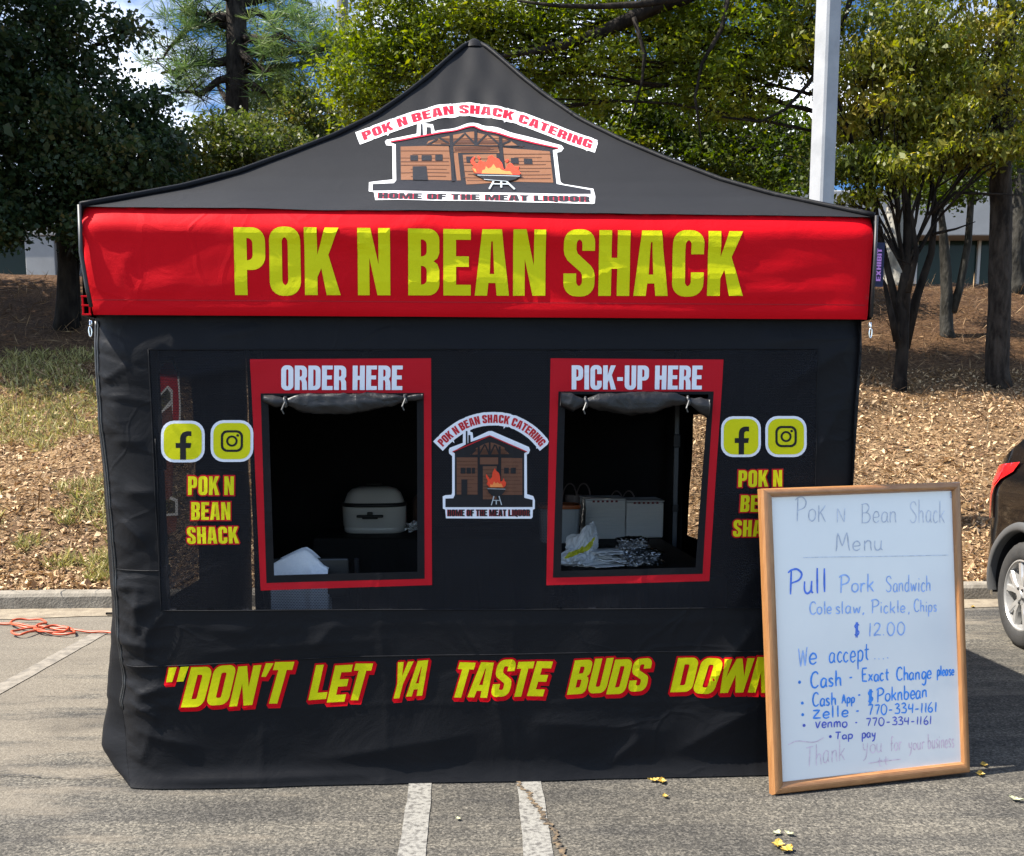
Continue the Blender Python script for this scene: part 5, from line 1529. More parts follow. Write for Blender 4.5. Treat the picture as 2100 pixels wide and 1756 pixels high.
# flame shaped print on the side mesh, seen dimly from the front through both meshes
def side_surf(v, z, h):
    p = left_pt(v, z); return p + EU * (h + .006)
SIDE_T = lambda c: ccw([on_u(x, y, -.085) for x, y in c])
def backlit(m):
    n = m.node_tree.nodes; l = m.node_tree.links; p = n['Principled BSDF']; tr = n.new('ShaderNodeBsdfTranslucent'); mx = n.new('ShaderNodeMixShader'); mx.inputs['Fac'].default_value = .75
    tr.inputs['Color'].default_value = p.inputs['Base Color'].default_value
    l.new(p.outputs['BSDF'], mx.inputs[1]); l.new(tr.outputs['BSDF'], mx.inputs[2]); l.new(mx.outputs['Shader'], n['Material Output'].inputs['Surface']); return m
side_print = [[(307, 760), (318, 742), (332, 742), (343, 765), (345, 860), (338, 905), (333, 860), (332, 800), (322, 790), (306, 812)]]
side_brown = [[(312, 850), (330, 830), (338, 900), (334, 1020), (318, 1030)], [(318, 1062), (344, 1062), (342, 1092), (322, 1102)]]
side_white = [[(303, 758), (318, 738), (334, 738), (347, 765), (349, 860), (338, 915), (331, 860), (328, 806), (322, 796), (304, 822)], [(310, 850), (328, 820), (330, 834), (314, 862)], [(334, 905), (338, 905), (334, 1022), (345, 1026), (346, 1060), (318, 1062), (318, 1057), (341, 1055), (340, 1031), (330, 1027)]]
b = None
print_mesh('barn_emblem', [([SIDE_T(c) for c in side_white], backlit(cloth('backlit_white', (.9, .9, .9), .6))), ([SIDE_T(c) for c in side_print], backlit(cloth('backlit_red', (.7, .03, .04), .6))), ([SIDE_T(c) for c in side_brown], backlit(cloth('backlit_brown', (.22, .08, .05), .6)))], lambda a, z: (a, z), side_surf, lw, .04, .001, .002)
# right wall with a slit left open near the rear corner, rear wall, and a dark floor-length lining
SL = [on_u(*p, 2.93) for p in ((1418, 850), (1447, 850), (1437, 1110), (1409, 1098))]
vs, fs = fill([ccw([(.0, .006), (DEP, .006), (DEP, 2.24), (.0, 2.24)]), ccw(SL)[::-1]], .07)
mesh_from('side_wall', [L(2.93 + .01 * nz(v * 3, z * 3, 5) + .02 * (z / 2) * min(1, v), v, z) for v, z in vs], fs, C_BLACK, None, True, tent)
_s = [min(q[0] for q in SL) - .03, max(q[0] for q in SL) + .03, min(q[1] for q in SL) - .03, max(q[1] for q in SL) + .03]
b = MB(); b.grid(lambda i, j: L(2.955, _s[0] + (_s[1] - _s[0]) * i, _s[2] + (_s[3] - _s[2]) * j), 4, 4); b.build('mesh_panel', C_SLIT, [o_ for o_ in tent.children if o_.name.startswith('side_wall')][-1])
b = MB(); b.grid(lambda i, j: L(-.045 + 2.99 * i, DEP + .012 * nz(i * 9, j * 5, 2), .006 + 2.23 * j), 50, 30)
b.build('rear_wall', C_BLACK, tent, smooth=True)
for (u, v) in ((.115, .20), (2.84, .12), (.06, 2.93), (2.855, 2.90)):
    b = MB(); b.box(L(u, v, 1.06), (.034, .034, 2.12), 0, PHI, .004); lg = b.build('leg', M_ALU, tent)
    b = MB(); b.box(L(u, v, 1.32), (.05, .05, .09), 0, PHI, .006); b.build('slider', M_PIPE, lg)
    b = MB(); b.box(L(u, v, .86), (.045, .045, .05), 0, PHI, .005); b.build('latch', M_PIPE, lg)
    b = MB(); b.box(L(u, v, .012), (.09, .09, .012), 0, PHI, .003); b.build('foot_plate', M_PIPE, lg)
b = MB()
for (a, c) in ((L(.02, .1, 1), L(2.86, .1, 1)), (L(.02, 2.9, 1), L(2.86, 2.9, 1)), (L(.02, .1, 1), L(.02, 2.9, 1)), (L(2.86, .1, 1), L(2.86, 2.9, 1))):
    for k in range(4):
        p, q = a.lerp(c, k / 4), a.lerp(c, (k + 1) / 4)
        b.tube([Vector((p.x, p.y, 2.20)), Vector((q.x, q.y, 1.90))], .011, 6); b.tube([Vector((p.x, p.y, 1.90)), Vector((q.x, q.y, 2.20))], .011, 6)
b.build('truss', M_ALU, tent)
b = MB()
zs = np.linspace(.30, 1.86, 90)
b.tube([L(u_left(z), -D_front(u_left(z), z) - .003, z) for z in zs], .0075, 6)
b.tube([L(u_left(z) + .011, -D_front(u_left(z) + .011, z) - .003, z) for z in zs], .004, 6)
zp = b.build('zipper', M_ZIP, front, smooth=True)
def pull(p, nm):
    mb = MB(); k_ = .62
    mb.box(p, (.018 * k_, .012 * k_, .034 * k_), 0, PHI, .002)
    mb.tube([p + Vector((0, -.010, .01)) * k_, p + Vector((0, -.016, -.012)) * k_, p + Vector((0, -.012, -.026)) * k_], .0030, 6)
    o2 = []
    for k in range(25):
        a = 2 * math.pi * k / 24; o2.append(p + EU * (.0085 * k_ * math.sin(a)) + Vector((0, -.015, -.052 + .030 * math.cos(a))) * k_)
    mb.tube(o2, .0028, 6)
    mb.build('zipper_pull', M_CHROME, front, smooth=True)
u_, z_ = conv_front(190, 664); pull(L(u_, -.02, z_), 'l')
u_, z_ = conv_front(1780, 668); pull(L(u_, -.02, z_), 'r')
# ------------------------------------------------------------------ inside the tent
M_TCLOTH = cloth('black_table_cloth', (.018, .018, .019), .7, crease=.002)
M_PLAST = mat('grey_folding_table', (.45, .45, .44), .6)
M_DKMET = mat('dark_metal', (.05, .05, .055), .45, metal=.6)
M_ENAMEL = mat('white_enamel', (.80, .78, .74), .22, (.72, .70, .66), 3, 3, coat=.4)
M_BLKPL = mat('black_plastic', (.012, .012, .012), .4)
ZT = .74
def table(u0, u1, v0, v1, label, clabel):
    c = L((u0 + u1) / 2, (v0 + v1) / 2, 0)
    r = empty('folding_table', c, PHI); T(r, label, 'table', 'folding tables inside the tent')
    b = MB(); b.box(c + Vector((0, 0, ZT - .03)), (u1 - u0 - .02, v1 - v0 - .02, .04), 0, PHI, .008); b.build('tabletop', M_PLAST, r)
    for u in (u0 + .12, u1 - .12):
        for v in (v0 + .1, v1 - .1):
            b = MB(); b.tube([L(u, v, 0), L(u, v, ZT - .05)], .013, 8); b.build('leg', M_DKMET, r)
    mb = MB()
    per = []
    n = 30
    rad = .03
    P = [(u0, v0), (u1, v0), (u1, v1), (u0, v1)]
    ring_ = []
    for k in range(4):
        a, d = P[k], P[(k + 1) % 4]
        for i in range(n): ring_.append((a[0] + (d[0] - a[0]) * i / n, a[1] + (d[1] - a[1]) * i / n))
    um, vm = (u0 + u1) / 2, (v0 + v1) / 2
    vs = []; lev = [(ZT, 0, .0), (ZT - .012, .008, 0), (ZT - .2, .02, .012), (ZT - .45, .035, .025), (.03, .055, .04)]
    vs_top = [L(um + (u - um) * .995, vm + (v - vm) * .995, ZT + .002) for u, v in ring_]
    N = len(ring_)
    rows = [vs_top]
    for z, off, wv in lev:
        row = []
        for i, (u, v) in enumerate(ring_):
            du, dv = u - um, v - vm; q = math.hypot(du, dv)
            w = off + wv * math.sin(i * 1.05 + 1.3 * nz(i * .2, u0))
            row.append(L(u + du / q * w, v + dv / q * w, z))
        rows.append(row)
    allv = [L(um, vm, ZT + .002)] + [p for r_ in rows for p in r_]
    fs = [(0, 1 + i, 1 + (i + 1) % N) for i in range(N)]
    for j in range(len(rows) - 1):
        for i in range(N):
            fs.append((1 + j * N + i, 1 + (j + 1) * N + i, 1 + (j + 1) * N + (i + 1) % N, 1 + j * N + (i + 1) % N))
    mb.add(allv, fs)
    T(mb.build('tablecloth', M_TCLOTH), clabel, 'tablecloth', 'black cloths on the folding tables')
table(.47, 1.86, 2.28, 2.86, 'folding table at the back of the tent carrying the white roaster', 'black cloth over the back table, under the white roaster')
table(1.90, 2.60, .66, 2.20, 'folding table behind the pick-up window carrying boxes and foil trays', 'black cloth over the table behind the pick-up window')

def rr_lathe(mb, cu, cv_, prof, hx, hy, mi=0, n=40, p=3.2):
    """superellipse rings: profile (scale, z)"""
    vs = []
    for s, z in prof:
        for k in range(n):
            a = 2 * math.pi * k / n; c, s_ = math.cos(a), math.sin(a)
            r = (abs(c) ** p + abs(s_) ** p) ** (-1 / p)
            vs.append(L(cu + c * r * hx * s, cv_ + s_ * r * hy * s, z))
    fs = [(i * n + k, i * n + (k + 1) % n, (i + 1) * n + (k + 1) % n, (i + 1) * n + k) for i in range(len(prof) - 1) for k in range(n)]
    fs.append(tuple((len(prof) - 1) * n + k for k in range(n)))
    mb.add(vs, fs, mi)
# roaster oven
q = onz(766, 1096, ZT + .002) - A0
ru, rv = q.dot(EU), q.dot(EV) + .15
HX = .205
ro = empty('roaster_oven', L(ru, rv, ZT), PHI)
T(ro, 'white enamel roaster oven with domed lid standing on the back table', 'roaster oven')
b = MB(); rr_lathe(b, ru, rv, [(.90, ZT + .004), (.955, ZT + .012), (.965, ZT + .035), (.955, ZT + .038), (.985, ZT + .05), (1.0, ZT + .165), (1.0, ZT + .172)], HX, .145); b.build('body', M_ENAMEL, ro, smooth=True)
b = MB(); rr_lathe(b, ru, rv, [(1.0, ZT + .1745), (1.025, ZT + .178), (1.02, ZT + .192), (.97, ZT + .197)], HX, .145); b.build('rim', M_BLKPL, ro, smooth=True)
b = MB(); rr_lathe(b, ru, rv, [(.94, ZT + .1985), (.90, ZT + .225), (.83, ZT + .258), (.70, ZT + .283), (.48, ZT + .296), (.2, ZT + .300), (.02, ZT + .3005)], HX, .145, p=2.8); b.build('lid', M_ENAMEL, ro, smooth=True)
b = MB(); b.box(L(ru - .02, rv - .158, ZT + .118), (.17, .022, .018), 0, PHI, .006); b.box(L(ru - .02, rv - .155, ZT + .128), (.035, .02, .035), 0, PHI, .005); b.box(L(ru - .02, rv - .156, ZT + .106), (.10, .018, .012), 0, PHI, .004); b.build('handle', M_BLKPL, ro)
b = MB(); b.box(L(ru, rv, ZT + .312), (.10, .025, .012), 0, PHI, .005); b.build('lid_handle', M_BLKPL, ro)
# crumpled foil beside it
M_FOIL = mat('crumpled_foil', (.80, .81, .82), .22, metal=1.0, bump=.02, bscale=28)
def crumple(name, cu, cv_, z0, rx, ry, rz_, mt, parent=None, k=3.0, amp=.35, seed=1, flat=2.2, par_label=None):
    bm = bmesh.new(); bmesh.ops.create_icosphere(bm, subdivisions=4, radius=1)
    vs = []
    for v in bm.verts:
        c = v.co; n1 = mnoise.noise(c * k + Vector((seed, 0, 0))); n2 = abs(mnoise.noise(c * k * 2.3 + Vector((0, seed, 0))))
        r = 1 + amp * n1 - amp * .7 * n2
        z = c.z * r
        z = math.copysign(abs(z) ** (1 / 1.0), z)
        vs.append(L(cu + c.x * r * rx, cv_ + c.y * r * ry, max(z0 + rz_ * .9 + z * rz_, z0 + .002)))
    bm.verts.index_update()
    fs = [[v.index for v in f.verts] for f in bm.faces]; bm.free()
    return mesh_from(name, vs, fs, mt, None, False, parent)
qq = onz(848, 1098, ZT) - A0
T(crumple('foil_scrap', ru + .25, rv - .05, ZT + .003, .055, .05, .035, M_FOIL, amp=.6, k=4, seed=9), 'small crumpled scrap of foil beside the roaster', 'foil')
# bottle in the dark to the right of the roaster
b = MB()
bu, bv = ru + .30, rv + .12
b.lathe([(.06, 0), (.066, .01), (.066, .17), (.05, .21), (.02, .24), (.02, .27), (.001, .272)], L(bu, bv, ZT + .003), n=20)
T(b.build('jug', mat('brown_plastic', (.10, .06, .045), .3), smooth=True), 'dark brown jug half hidden at the right edge of the order window', 'jug')

# folding chair with a white towel just behind the order window
cu0, cu1, cvv = .545, .83, .36
ch = empty('folding_chair', L((cu0 + cu1) / 2, cvv + .2, 0), PHI); T(ch, 'black folding chair behind the order window, draped with a white towel', 'chair')
b = MB(); b.box(L((cu0 + cu1) / 2, cvv + .22, .45), (.36, .36, .03), 0, PHI, .01); b.build('seat', M_BLKPL, ch)
b = MB(); b.box(L((cu0 + cu1) / 2, cvv, .80), (.34, .02, .17), 0, PHI, .008); b.build('backrest', M_BLKPL, ch)
for u in (cu0 - .06, cu1 + .06):
    b = MB(); b.tube([L(u, cvv - .005, .88), L(u, cvv + .38, 0)], .011, 8); b.build('leg', M_DKMET, ch)
    b = MB(); b.tube([L(u, cvv + .36, .45), L(u, cvv - .02, 0)], .011, 8); b.build('leg', M_DKMET, ch)
M_TOWEL = mat('white_terry_towel', (.90, .90, .92), .95, (.84, .85, .88), 90, 3, bump=.004, bscale=260, spec=.1)
def towel():
    # ridge line of the towel over the chair back, measured in the picture; front face hangs down
    px = [(556, 1158), (575, 1147), (598, 1136), (615, 1128), (626, 1126), (638, 1134), (650, 1146), (662, 1158), (673, 1164)]
    rid = [on_v(x, y, cvv - .03) for x, y in px]
    nu, nvv = 44, 40; vs = []
    U = [p[0] for p in rid]; Z = [p[1] for p in rid]
    for j in range(nvv + 1):
        t = j / nvv
        for i in range(nu + 1):
            s = i / nu; u = U[0] + (U[-1] - U[0]) * s; zr = float(np.interp(u, U, Z))
            fold = .030 * math.exp(-((s - .73) / .09) ** 2) * min(t * 2.5, 1)
            if t < .55:
                k = t / .55; z = zr - .33 * k; v = cvv - .045 - .022 * math.sin(min(k * 5, 1.57)) - fold + .010 * math.sin(s * 12) * k
                z = zr - .33 * k if k > .04 else zr - .004
            else:
                k = (t - .55) / .45; z = zr - .26 * k; v = cvv + .035 + .01 * math.sin(s * 9) * k + .03 * min(k * 6, 1)
            vs.append((u, v, z))
    # order rows: front bottom -> ridge -> back bottom
    w = nu + 1
    front = [vs[j * w:(j + 1) * w] for j in range(int(nvv * .55) + 1)][::-1]
    back = [vs[j * w:(j + 1) * w] for j in range(int(nvv * .55) + 1, nvv + 1)]
    rows = front + back
    V = [L(u, v, z) for r_ in rows for (u, v, z) in r_]
    F = [(j * w + i, j * w + i + 1, (j + 1) * w + i + 1, (j + 1) * w + i) for j in range(len(rows) - 1) for i in range(nu)]
    o = mesh_from('towel', V, F, M_TOWEL, None, True)
    m = o.modifiers.new('thick', 'SOLIDIFY'); m.thickness = .008; m.offset = 0
    T(o, 'white terry towel hung over the chair in the lower left corner of the order window', 'towel')
towel()

# behind the pick-up window
def zpt(px, py, z=ZT + .003):
    q = onz(px, py, z) - A0; return q.dot(EU), q.dot(EV)
M_FOAM = mat('white_foam_pack', (.92, .92, .92), .55, (.86, .87, .88), 20, 4, stretch=(.3, .3, 6), bump=.003, bscale=40)
M_FILM = mat('clear_film_print', (.25, .04, .06), .3)
def pack(u0, u1, v0, v1, z0, z1, label, rows):
    r = empty('foam_tray_pack', L((u0 + u1) / 2, (v0 + v1) / 2, z0), PHI); T(r, label, 'foam trays', 'packs of white foam trays')
    mb = MB(); n = rows; h = (z1 - z0) / n
    for k in range(n):
        j = .004 * nz(k * 3.1, u0); mb.box(L((u0 + u1) / 2 + j, (v0 + v1) / 2 + j, z0 + h * (k + .5)), (u1 - u0, v1 - v0, h * .975), 0, PHI, min(h * .25, .008))
    mb.build('tray_stack', M_FOAM, r)
    mb = MB(); mb.box(L((u0 + u1) / 2, (v0 + v1) / 2, z1 + .006), (u1 - u0 + .006, v1 - v0 + .006, .012), 0, PHI, .004)
    for k in range(6):
        mb.box(L(u0 + .05 + .028 * k, v0 - .004, z1 - .004), (.014, .002, .012), 1, PHI)
    mb.build('wrapper', [mat('film', (.62, .63, .65), .25), M_FILM], r)
ub, vb = zpt(1200, 1106); ub2, _ = zpt(1284, 1106); ub3, vb3 = zpt(1366, 1122)
zz = on_v(1240, 1027, vb)[1]
vb += .0
pack(ub, ub2 - .004, vb, vb + .26, ZT + .004, zz, 'white foam tray pack, left of the pair standing on the pick-up table', 22)
pack(ub2 + .004, ub2 + .235, vb + .01, vb + .25, ZT + .004, zz - .012, 'white foam tray pack, right of the pair standing on the pick-up table', 1)
# clear tub with an orange lid
tu, tv = 1.955, 2.02
tb = empty('storage_tub', L(tu, tv, ZT), PHI); T(tb, 'pale plastic tub with an orange lid at the left of the pick-up window', 'tub')
b = MB(); rr_lathe(b, tu, tv, [(.9, ZT + .004), (.93, ZT + .01), (1.0, ZT + .20), (1.02, ZT + .205)], .12, .10, p=5); b.build('body', mat('frosted_plastic', (.50, .54, .58), .35), tb, smooth=False)
b = MB(); rr_lathe(b, tu, tv, [(1.04, ZT + .207), (1.05, ZT + .215), (1.04, ZT + .228), (.9, ZT + .232)], .12, .10, p=5); b.build('lid', mat('orange_lid', (.45, .12, .03), .45), tb)
# foil trays stacked
M_TRAY = mat('foil_tray', (.48, .49, .51), .24, metal=1.0, bump=.006, bscale=60)
fu, fv = zpt(1322, 1168); fv += .13
def foil(cu, cv_, z0, hx, hy, h, label, seed):
    mb = MB(); n = 72; rows = 9; vs = []
    for j in range(rows + 1):
        t = j / rows
        for k in range(n):
            a = 2 * math.pi * k / n; c, s = math.cos(a), math.sin(a); r = (abs(c) ** 4 + abs(s) ** 4) ** -.25
            w = 1 + .05 * nz(k * .55, j * 1.3, seed) + .03 * math.sin(k * 2.6 + j) + (.06 if j in (4, 8) else 0)
            vs.append(L(cu + c * r * hx * w * (.90 + .1 * t), cv_ + s * r * hy * w * (.9 + .1 * t), z0 + h * t + .006 * nz(k * .8, j * 2, seed)))
    fs = [(j * n + k, j * n + (k + 1) % n, (j + 1) * n + (k + 1) % n, (j + 1) * n + k) for j in range(rows) for k in range(n)]
    top = len(vs)
    vs += [L(cu + math.cos(2 * math.pi * k / n) * hx * .6, cv_ + math.sin(2 * math.pi * k / n) * hy * .6, z0 + h * (1.05 + .1 * nz(k * .7, 3, seed))) for k in range(n)]
    fs += [(rows * n + k, rows * n + (k + 1) % n, top + (k + 1) % n, top + k) for k in range(n)]
    vs.append(L(cu, cv_, z0 + h * 1.06)); fs += [(top + k, top + (k + 1) % n, len(vs) - 1) for k in range(n)]
    mb.add(vs, fs)
    T(mb.build('foil_tray', M_TRAY), label, 'foil tray', 'foil covered trays')
def lump(cu, cv_, z0, hx, hy, h, label, seed):
    bm = bmesh.new(); bmesh.ops.create_icosphere(bm, subdivisions=5, radius=1); vs = []
    for v in bm.verts:
        c = v.co; q = max(abs(c.x) ** 3.5 + abs(c.y) ** 3.5 + abs(c.z) ** 3.5, 1e-6) ** (-1 / 3.5)
        n1 = mnoise.noise(c * 3 + Vector((seed, 0, 0))); n2 = abs(mnoise.noise(c * 7 + Vector((0, seed, 0)))); n3 = abs(mnoise.noise(c * 15 + Vector((0, 0, seed))))
        r = q * (1 + .16 * n1 - .22 * n2 - .10 * n3)
        pinch = 1 - .22 * math.exp(-((c.z * q) / .28) ** 2)
        vs.append(L(cu + c.x * r * hx * pinch, cv_ + c.y * r * hy * pinch, max(z0 + h * .5 + c.z * r * h * .5, z0 + .001)))
    bm.verts.index_update(); fs = [[v.index for v in f.verts] for f in bm.faces]; bm.free()
    T(mesh_from('foil_tray', vs, fs, M_TRAY), label, 'foil tray', 'foil covered trays')
lump(fu, fv, ZT + .004, .125, .11, .085, 'crumpled foil covered tray, lower of the two on the pick-up table', 1)
lump(fu - .035, fv + .02, ZT + .086, .088, .085, .062, 'smaller crumpled foil covered tray, stacked on the lower foil tray', 5)
# plastic carrier bag, with a pile of white napkins
M_BAG = mat('white_bag_film', (.80, .82, .84), .35, (.70, .72, .75), 12, 4, bump=.012, bscale=14)
M_BAGY = mat('yellow_bag_print', (.62, .60, .03), .4)
gu, gv = zpt(1205, 1166); gv += .12
bag = empty('carrier_bag', L(gu, gv, ZT), PHI); T(bag, 'crumpled white plastic carrier bag with a yellow patch beside the foil trays', 'bag')
def bag_mesh():
    bm = bmesh.new(); bmesh.ops.create_icosphere(bm, subdivisions=6, radius=1); vs = []
    for v in bm.verts:
        c = v.co
        n1 = mnoise.noise(c * 1.6 + Vector((3, 0, 0))); n2 = abs(mnoise.noise(Vector((c.x * 4.5, c.y * 4.5, c.z * 2.2)))); n3 = abs(mnoise.noise(Vector((c.x * 10, c.y * 10, c.z * 5)) + Vector((0, 0, 5))))
        r = 1 + .38 * n1 - .34 * n2 - .16 * n3
        z = (c.z * .5 + .5); up = z ** 1.25
        w = (1.15 - .78 * z ** .8) * r
        vs.append(L(gu - .055 + c.x * .15 * w + .085 * up, gv + c.y * .12 * w, ZT + .004 + .205 * up * (1 + .25 * n1) - .01 * n2))
    bm.verts.index_update(); fs = [[v.index for v in f.verts] for f in bm.faces]; mi = []
    for f in bm.faces:
        c = f.calc_center_median(); q = c.x * .9 + c.z * .75 - .05
        mi.append(1 if (c.y < -.1 and -.12 < (c.z - c.x * .55 + .12 * mnoise.noise(c * 5)) < .24 and -.62 < c.x < .55) else 0)
    bm.free()
    mesh_from('bag_body', vs, fs, [M_BAG, M_BAGY], mi, True, bag)
bag_mesh()
M_NAP = mat('white_paper', (.82, .83, .84), .8)
for k in range(11):
    mb = MB(); a = random.uniform(-.5, .5); nu_ = 10
    cu_, cv2 = gu + .07 + random.uniform(-.06, .09), gv - .03 + random.uniform(-.05, .05); z0 = ZT + .006 + .0075 * k
    ca, sa = math.cos(a), math.sin(a)
    mb.grid(lambda i, j: L(cu_ + (i - .5) * .17 * ca - (j - .5) * .13 * sa, cv2 + (i - .5) * .17 * sa + (j - .5) * .13 * ca, z0 + .012 * abs(nz(i * 2.5 + k, j * 2.5, 3)) + .004 * nz(i * 7, j * 7, k)), nu_, nu_)
    o = mb.build('napkin', M_NAP, None, smooth=True)
    m = o.modifiers.new('thick', 'SOLIDIFY'); m.thickness = .004
    T(o, 'white paper napkin lying loose in the pile between the bag and the foil trays', 'napkin', 'napkins piled beside the bag')
# dim carrier bags behind the trays
M_BAGD = mat('thin_grey_bag', (.09, .06, .06), .4, (.13, .10, .10), 9, 4, bump=.01, bscale=16)
for cu_, cv2, w_, h_, lab in ((2.12, vb + .36, .11, .19, 'thin reddish bag with loop handles standing behind the foam packs, nearer the tub'), (2.42, vb + .37, .10, .14, 'thin bag with a loop handle standing behind the right foam pack')):
    r = empty('loop_bag', L(cu_, cv2, ZT), PHI); T(r, lab, 'bag', 'thin loop bags behind the trays')
    b = MB()
    b.grid(lambda i, j: L(cu_ + math.cos(6.283 * i) * w_ * (1 - .35 * j) * (1 + .15 * nz(math.cos(6.283 * i) * 3, math.sin(6.283 * i) * 3, j * 3 + cu_)), cv2 + math.sin(6.283 * i) * .07 * (1 - .4 * j), ZT + .005 + (h_ + .05) * j + .01 * nz(i * 20, j * 3)), 48, 16)
    b.build('bag_body', M_BAGD, r, smooth=True)
    b = MB()
    for du in (-.4, .4):
        b.tube([L(cu_ + du * w_ + .045 * math.cos(a) , cv2, ZT + h_ + .03 + .10 * math.sin(a)) for a in np.linspace(0, math.pi, 14)], .0045, 6)
    b.build('loop_handle', M_BAGD, r, smooth=True)

# ------------------------------------------------------------------ menu board leaning on the tent
BO = Vector((1.03323520, 3.91256017, 0.0))
yaw, tilt, roll, BW, BH = .249231404, .125039953, .0137083359, .91, 1.21827687
_ex = Vector((math.cos(yaw), math.sin(yaw), 0)); _nn = Vector((-math.sin(yaw), math.cos(yaw), 0))
_uz = Vector((0, 0, 1)) * math.cos(tilt) + _nn * math.sin(tilt)
BX = _ex * math.cos(roll) + _uz * math.sin(roll); BZ = _uz * math.cos(roll) - _ex * math.sin(roll); BN = BZ.cross(BX).normalized()
if BN.y > 0: BN = -BN
def bd(x, y, h=0.0): return BO + BX * x + BZ * y + BN * h
def on_board(px, py):
    d = ray(px, py); t = (BO - CAM).dot(BN) / d.dot(BN); q = CAM + d * t - BO
    return q.dot(BX), q.dot(BZ)
board = empty('menu_board', BO, yaw); T(board, 'handwritten whiteboard menu in a wooden frame leaning against the tent', 'menu board')
def wood_mat(name, c1, c2):
    m = mat(name, c1, .38, c2, 5, 6, .3, .7, coat=.25, bump=.0006, bscale=30, stretch=(14, 14, 1.2)); return m
M_OAK = wood_mat('oak_frame_upright', (0.24, 0.1, 0.032), (0.336, 0.16, 0.0576))
M_OAK2 = mat('oak_frame_rail', (.27, .115, .040), .38, (.38, .18, .068), 5, 6, .3, .7, coat=.25, bump=.0006, bscale=30, stretch=(1.5, 14, 14))
M_WHITEB = mat('whiteboard_enamel', (.78, .775, .745), .16, (.73, .73, .71), 2.2, 5, .4, .75, spec=.4)
FW = .048
def frame_piece(a, c, inner_a, inner_c, mt):
    """mitred rail with a rounded face"""
    mb = MB(); K = 7; vs = []
    for t in range(2):
        o, i_ = (a, inner_a) if t == 0 else (c, inner_c)
        for k in range(K + 1):
            s = k / K
            x = o[0] + (i_[0] - o[0]) * s; y = o[1] + (i_[1] - o[1]) * s
            h = .010 + .012 * math.sin(math.pi * (.18 + .64 * s)) if 0 < k < K else (.006 if k == 0 else .008)
            vs.append(bd(x, y, h))
        vs.append(bd(*i_, -.004)); vs.append(bd(*o, -.018))
    n = K + 3
    fs = [(k, (k + 1) % n, n + (k + 1) % n, n + k) for k in range(n)] + [tuple(range(n - 1, -1, -1)), tuple(n + k for k in range(n))]
    mb.add(vs, fs); return mb.build('frame_rail', mt, board)
O4 = [(0, 0), (BW, 0), (BW, BH), (0, BH)]; I4 = [(FW, FW), (BW - FW * .75, FW), (BW - FW * .75, BH - FW * .75), (FW, BH - FW * .75)]
g_ = .0006
frame_piece(O4[0], O4[1], I4[0], I4[1], M_OAK2); frame_piece(O4[2], O4[3], I4[2], I4[3], M_OAK2)
frame_piece((0, g_), (0, BH - g_), (FW - g_, FW + g_), (FW - g_, BH - FW * .75 - g_), M_OAK); frame_piece((BW, BH - g_), (BW, g_), (BW - FW * .75 + g_, BH - FW * .75 - g_), (BW - FW * .75 + g_, FW + g_), M_OAK)
b = MB()
b.add([bd(FW - .004, FW - .004, .003), bd(BW - FW * .75 + .004, FW - .004, .003), bd(BW - FW * .75 + .004, BH - FW * .75 + .004, .003), bd(FW - .004, BH - FW * .75 + .004, .003)], [(0, 1, 2, 3)])
b.build('writing_surface', M_WHITEB, board)
b = MB(); b.add([bd(.01, .01, -.019), bd(BW - .01, .01, -.019), bd(BW - .01, BH - .01, -.019), bd(.01, BH - .01, -.019)], [(3, 2, 1, 0)]); b.build('backing', mat('hardboard', (.16, .10, .06), .8), board)

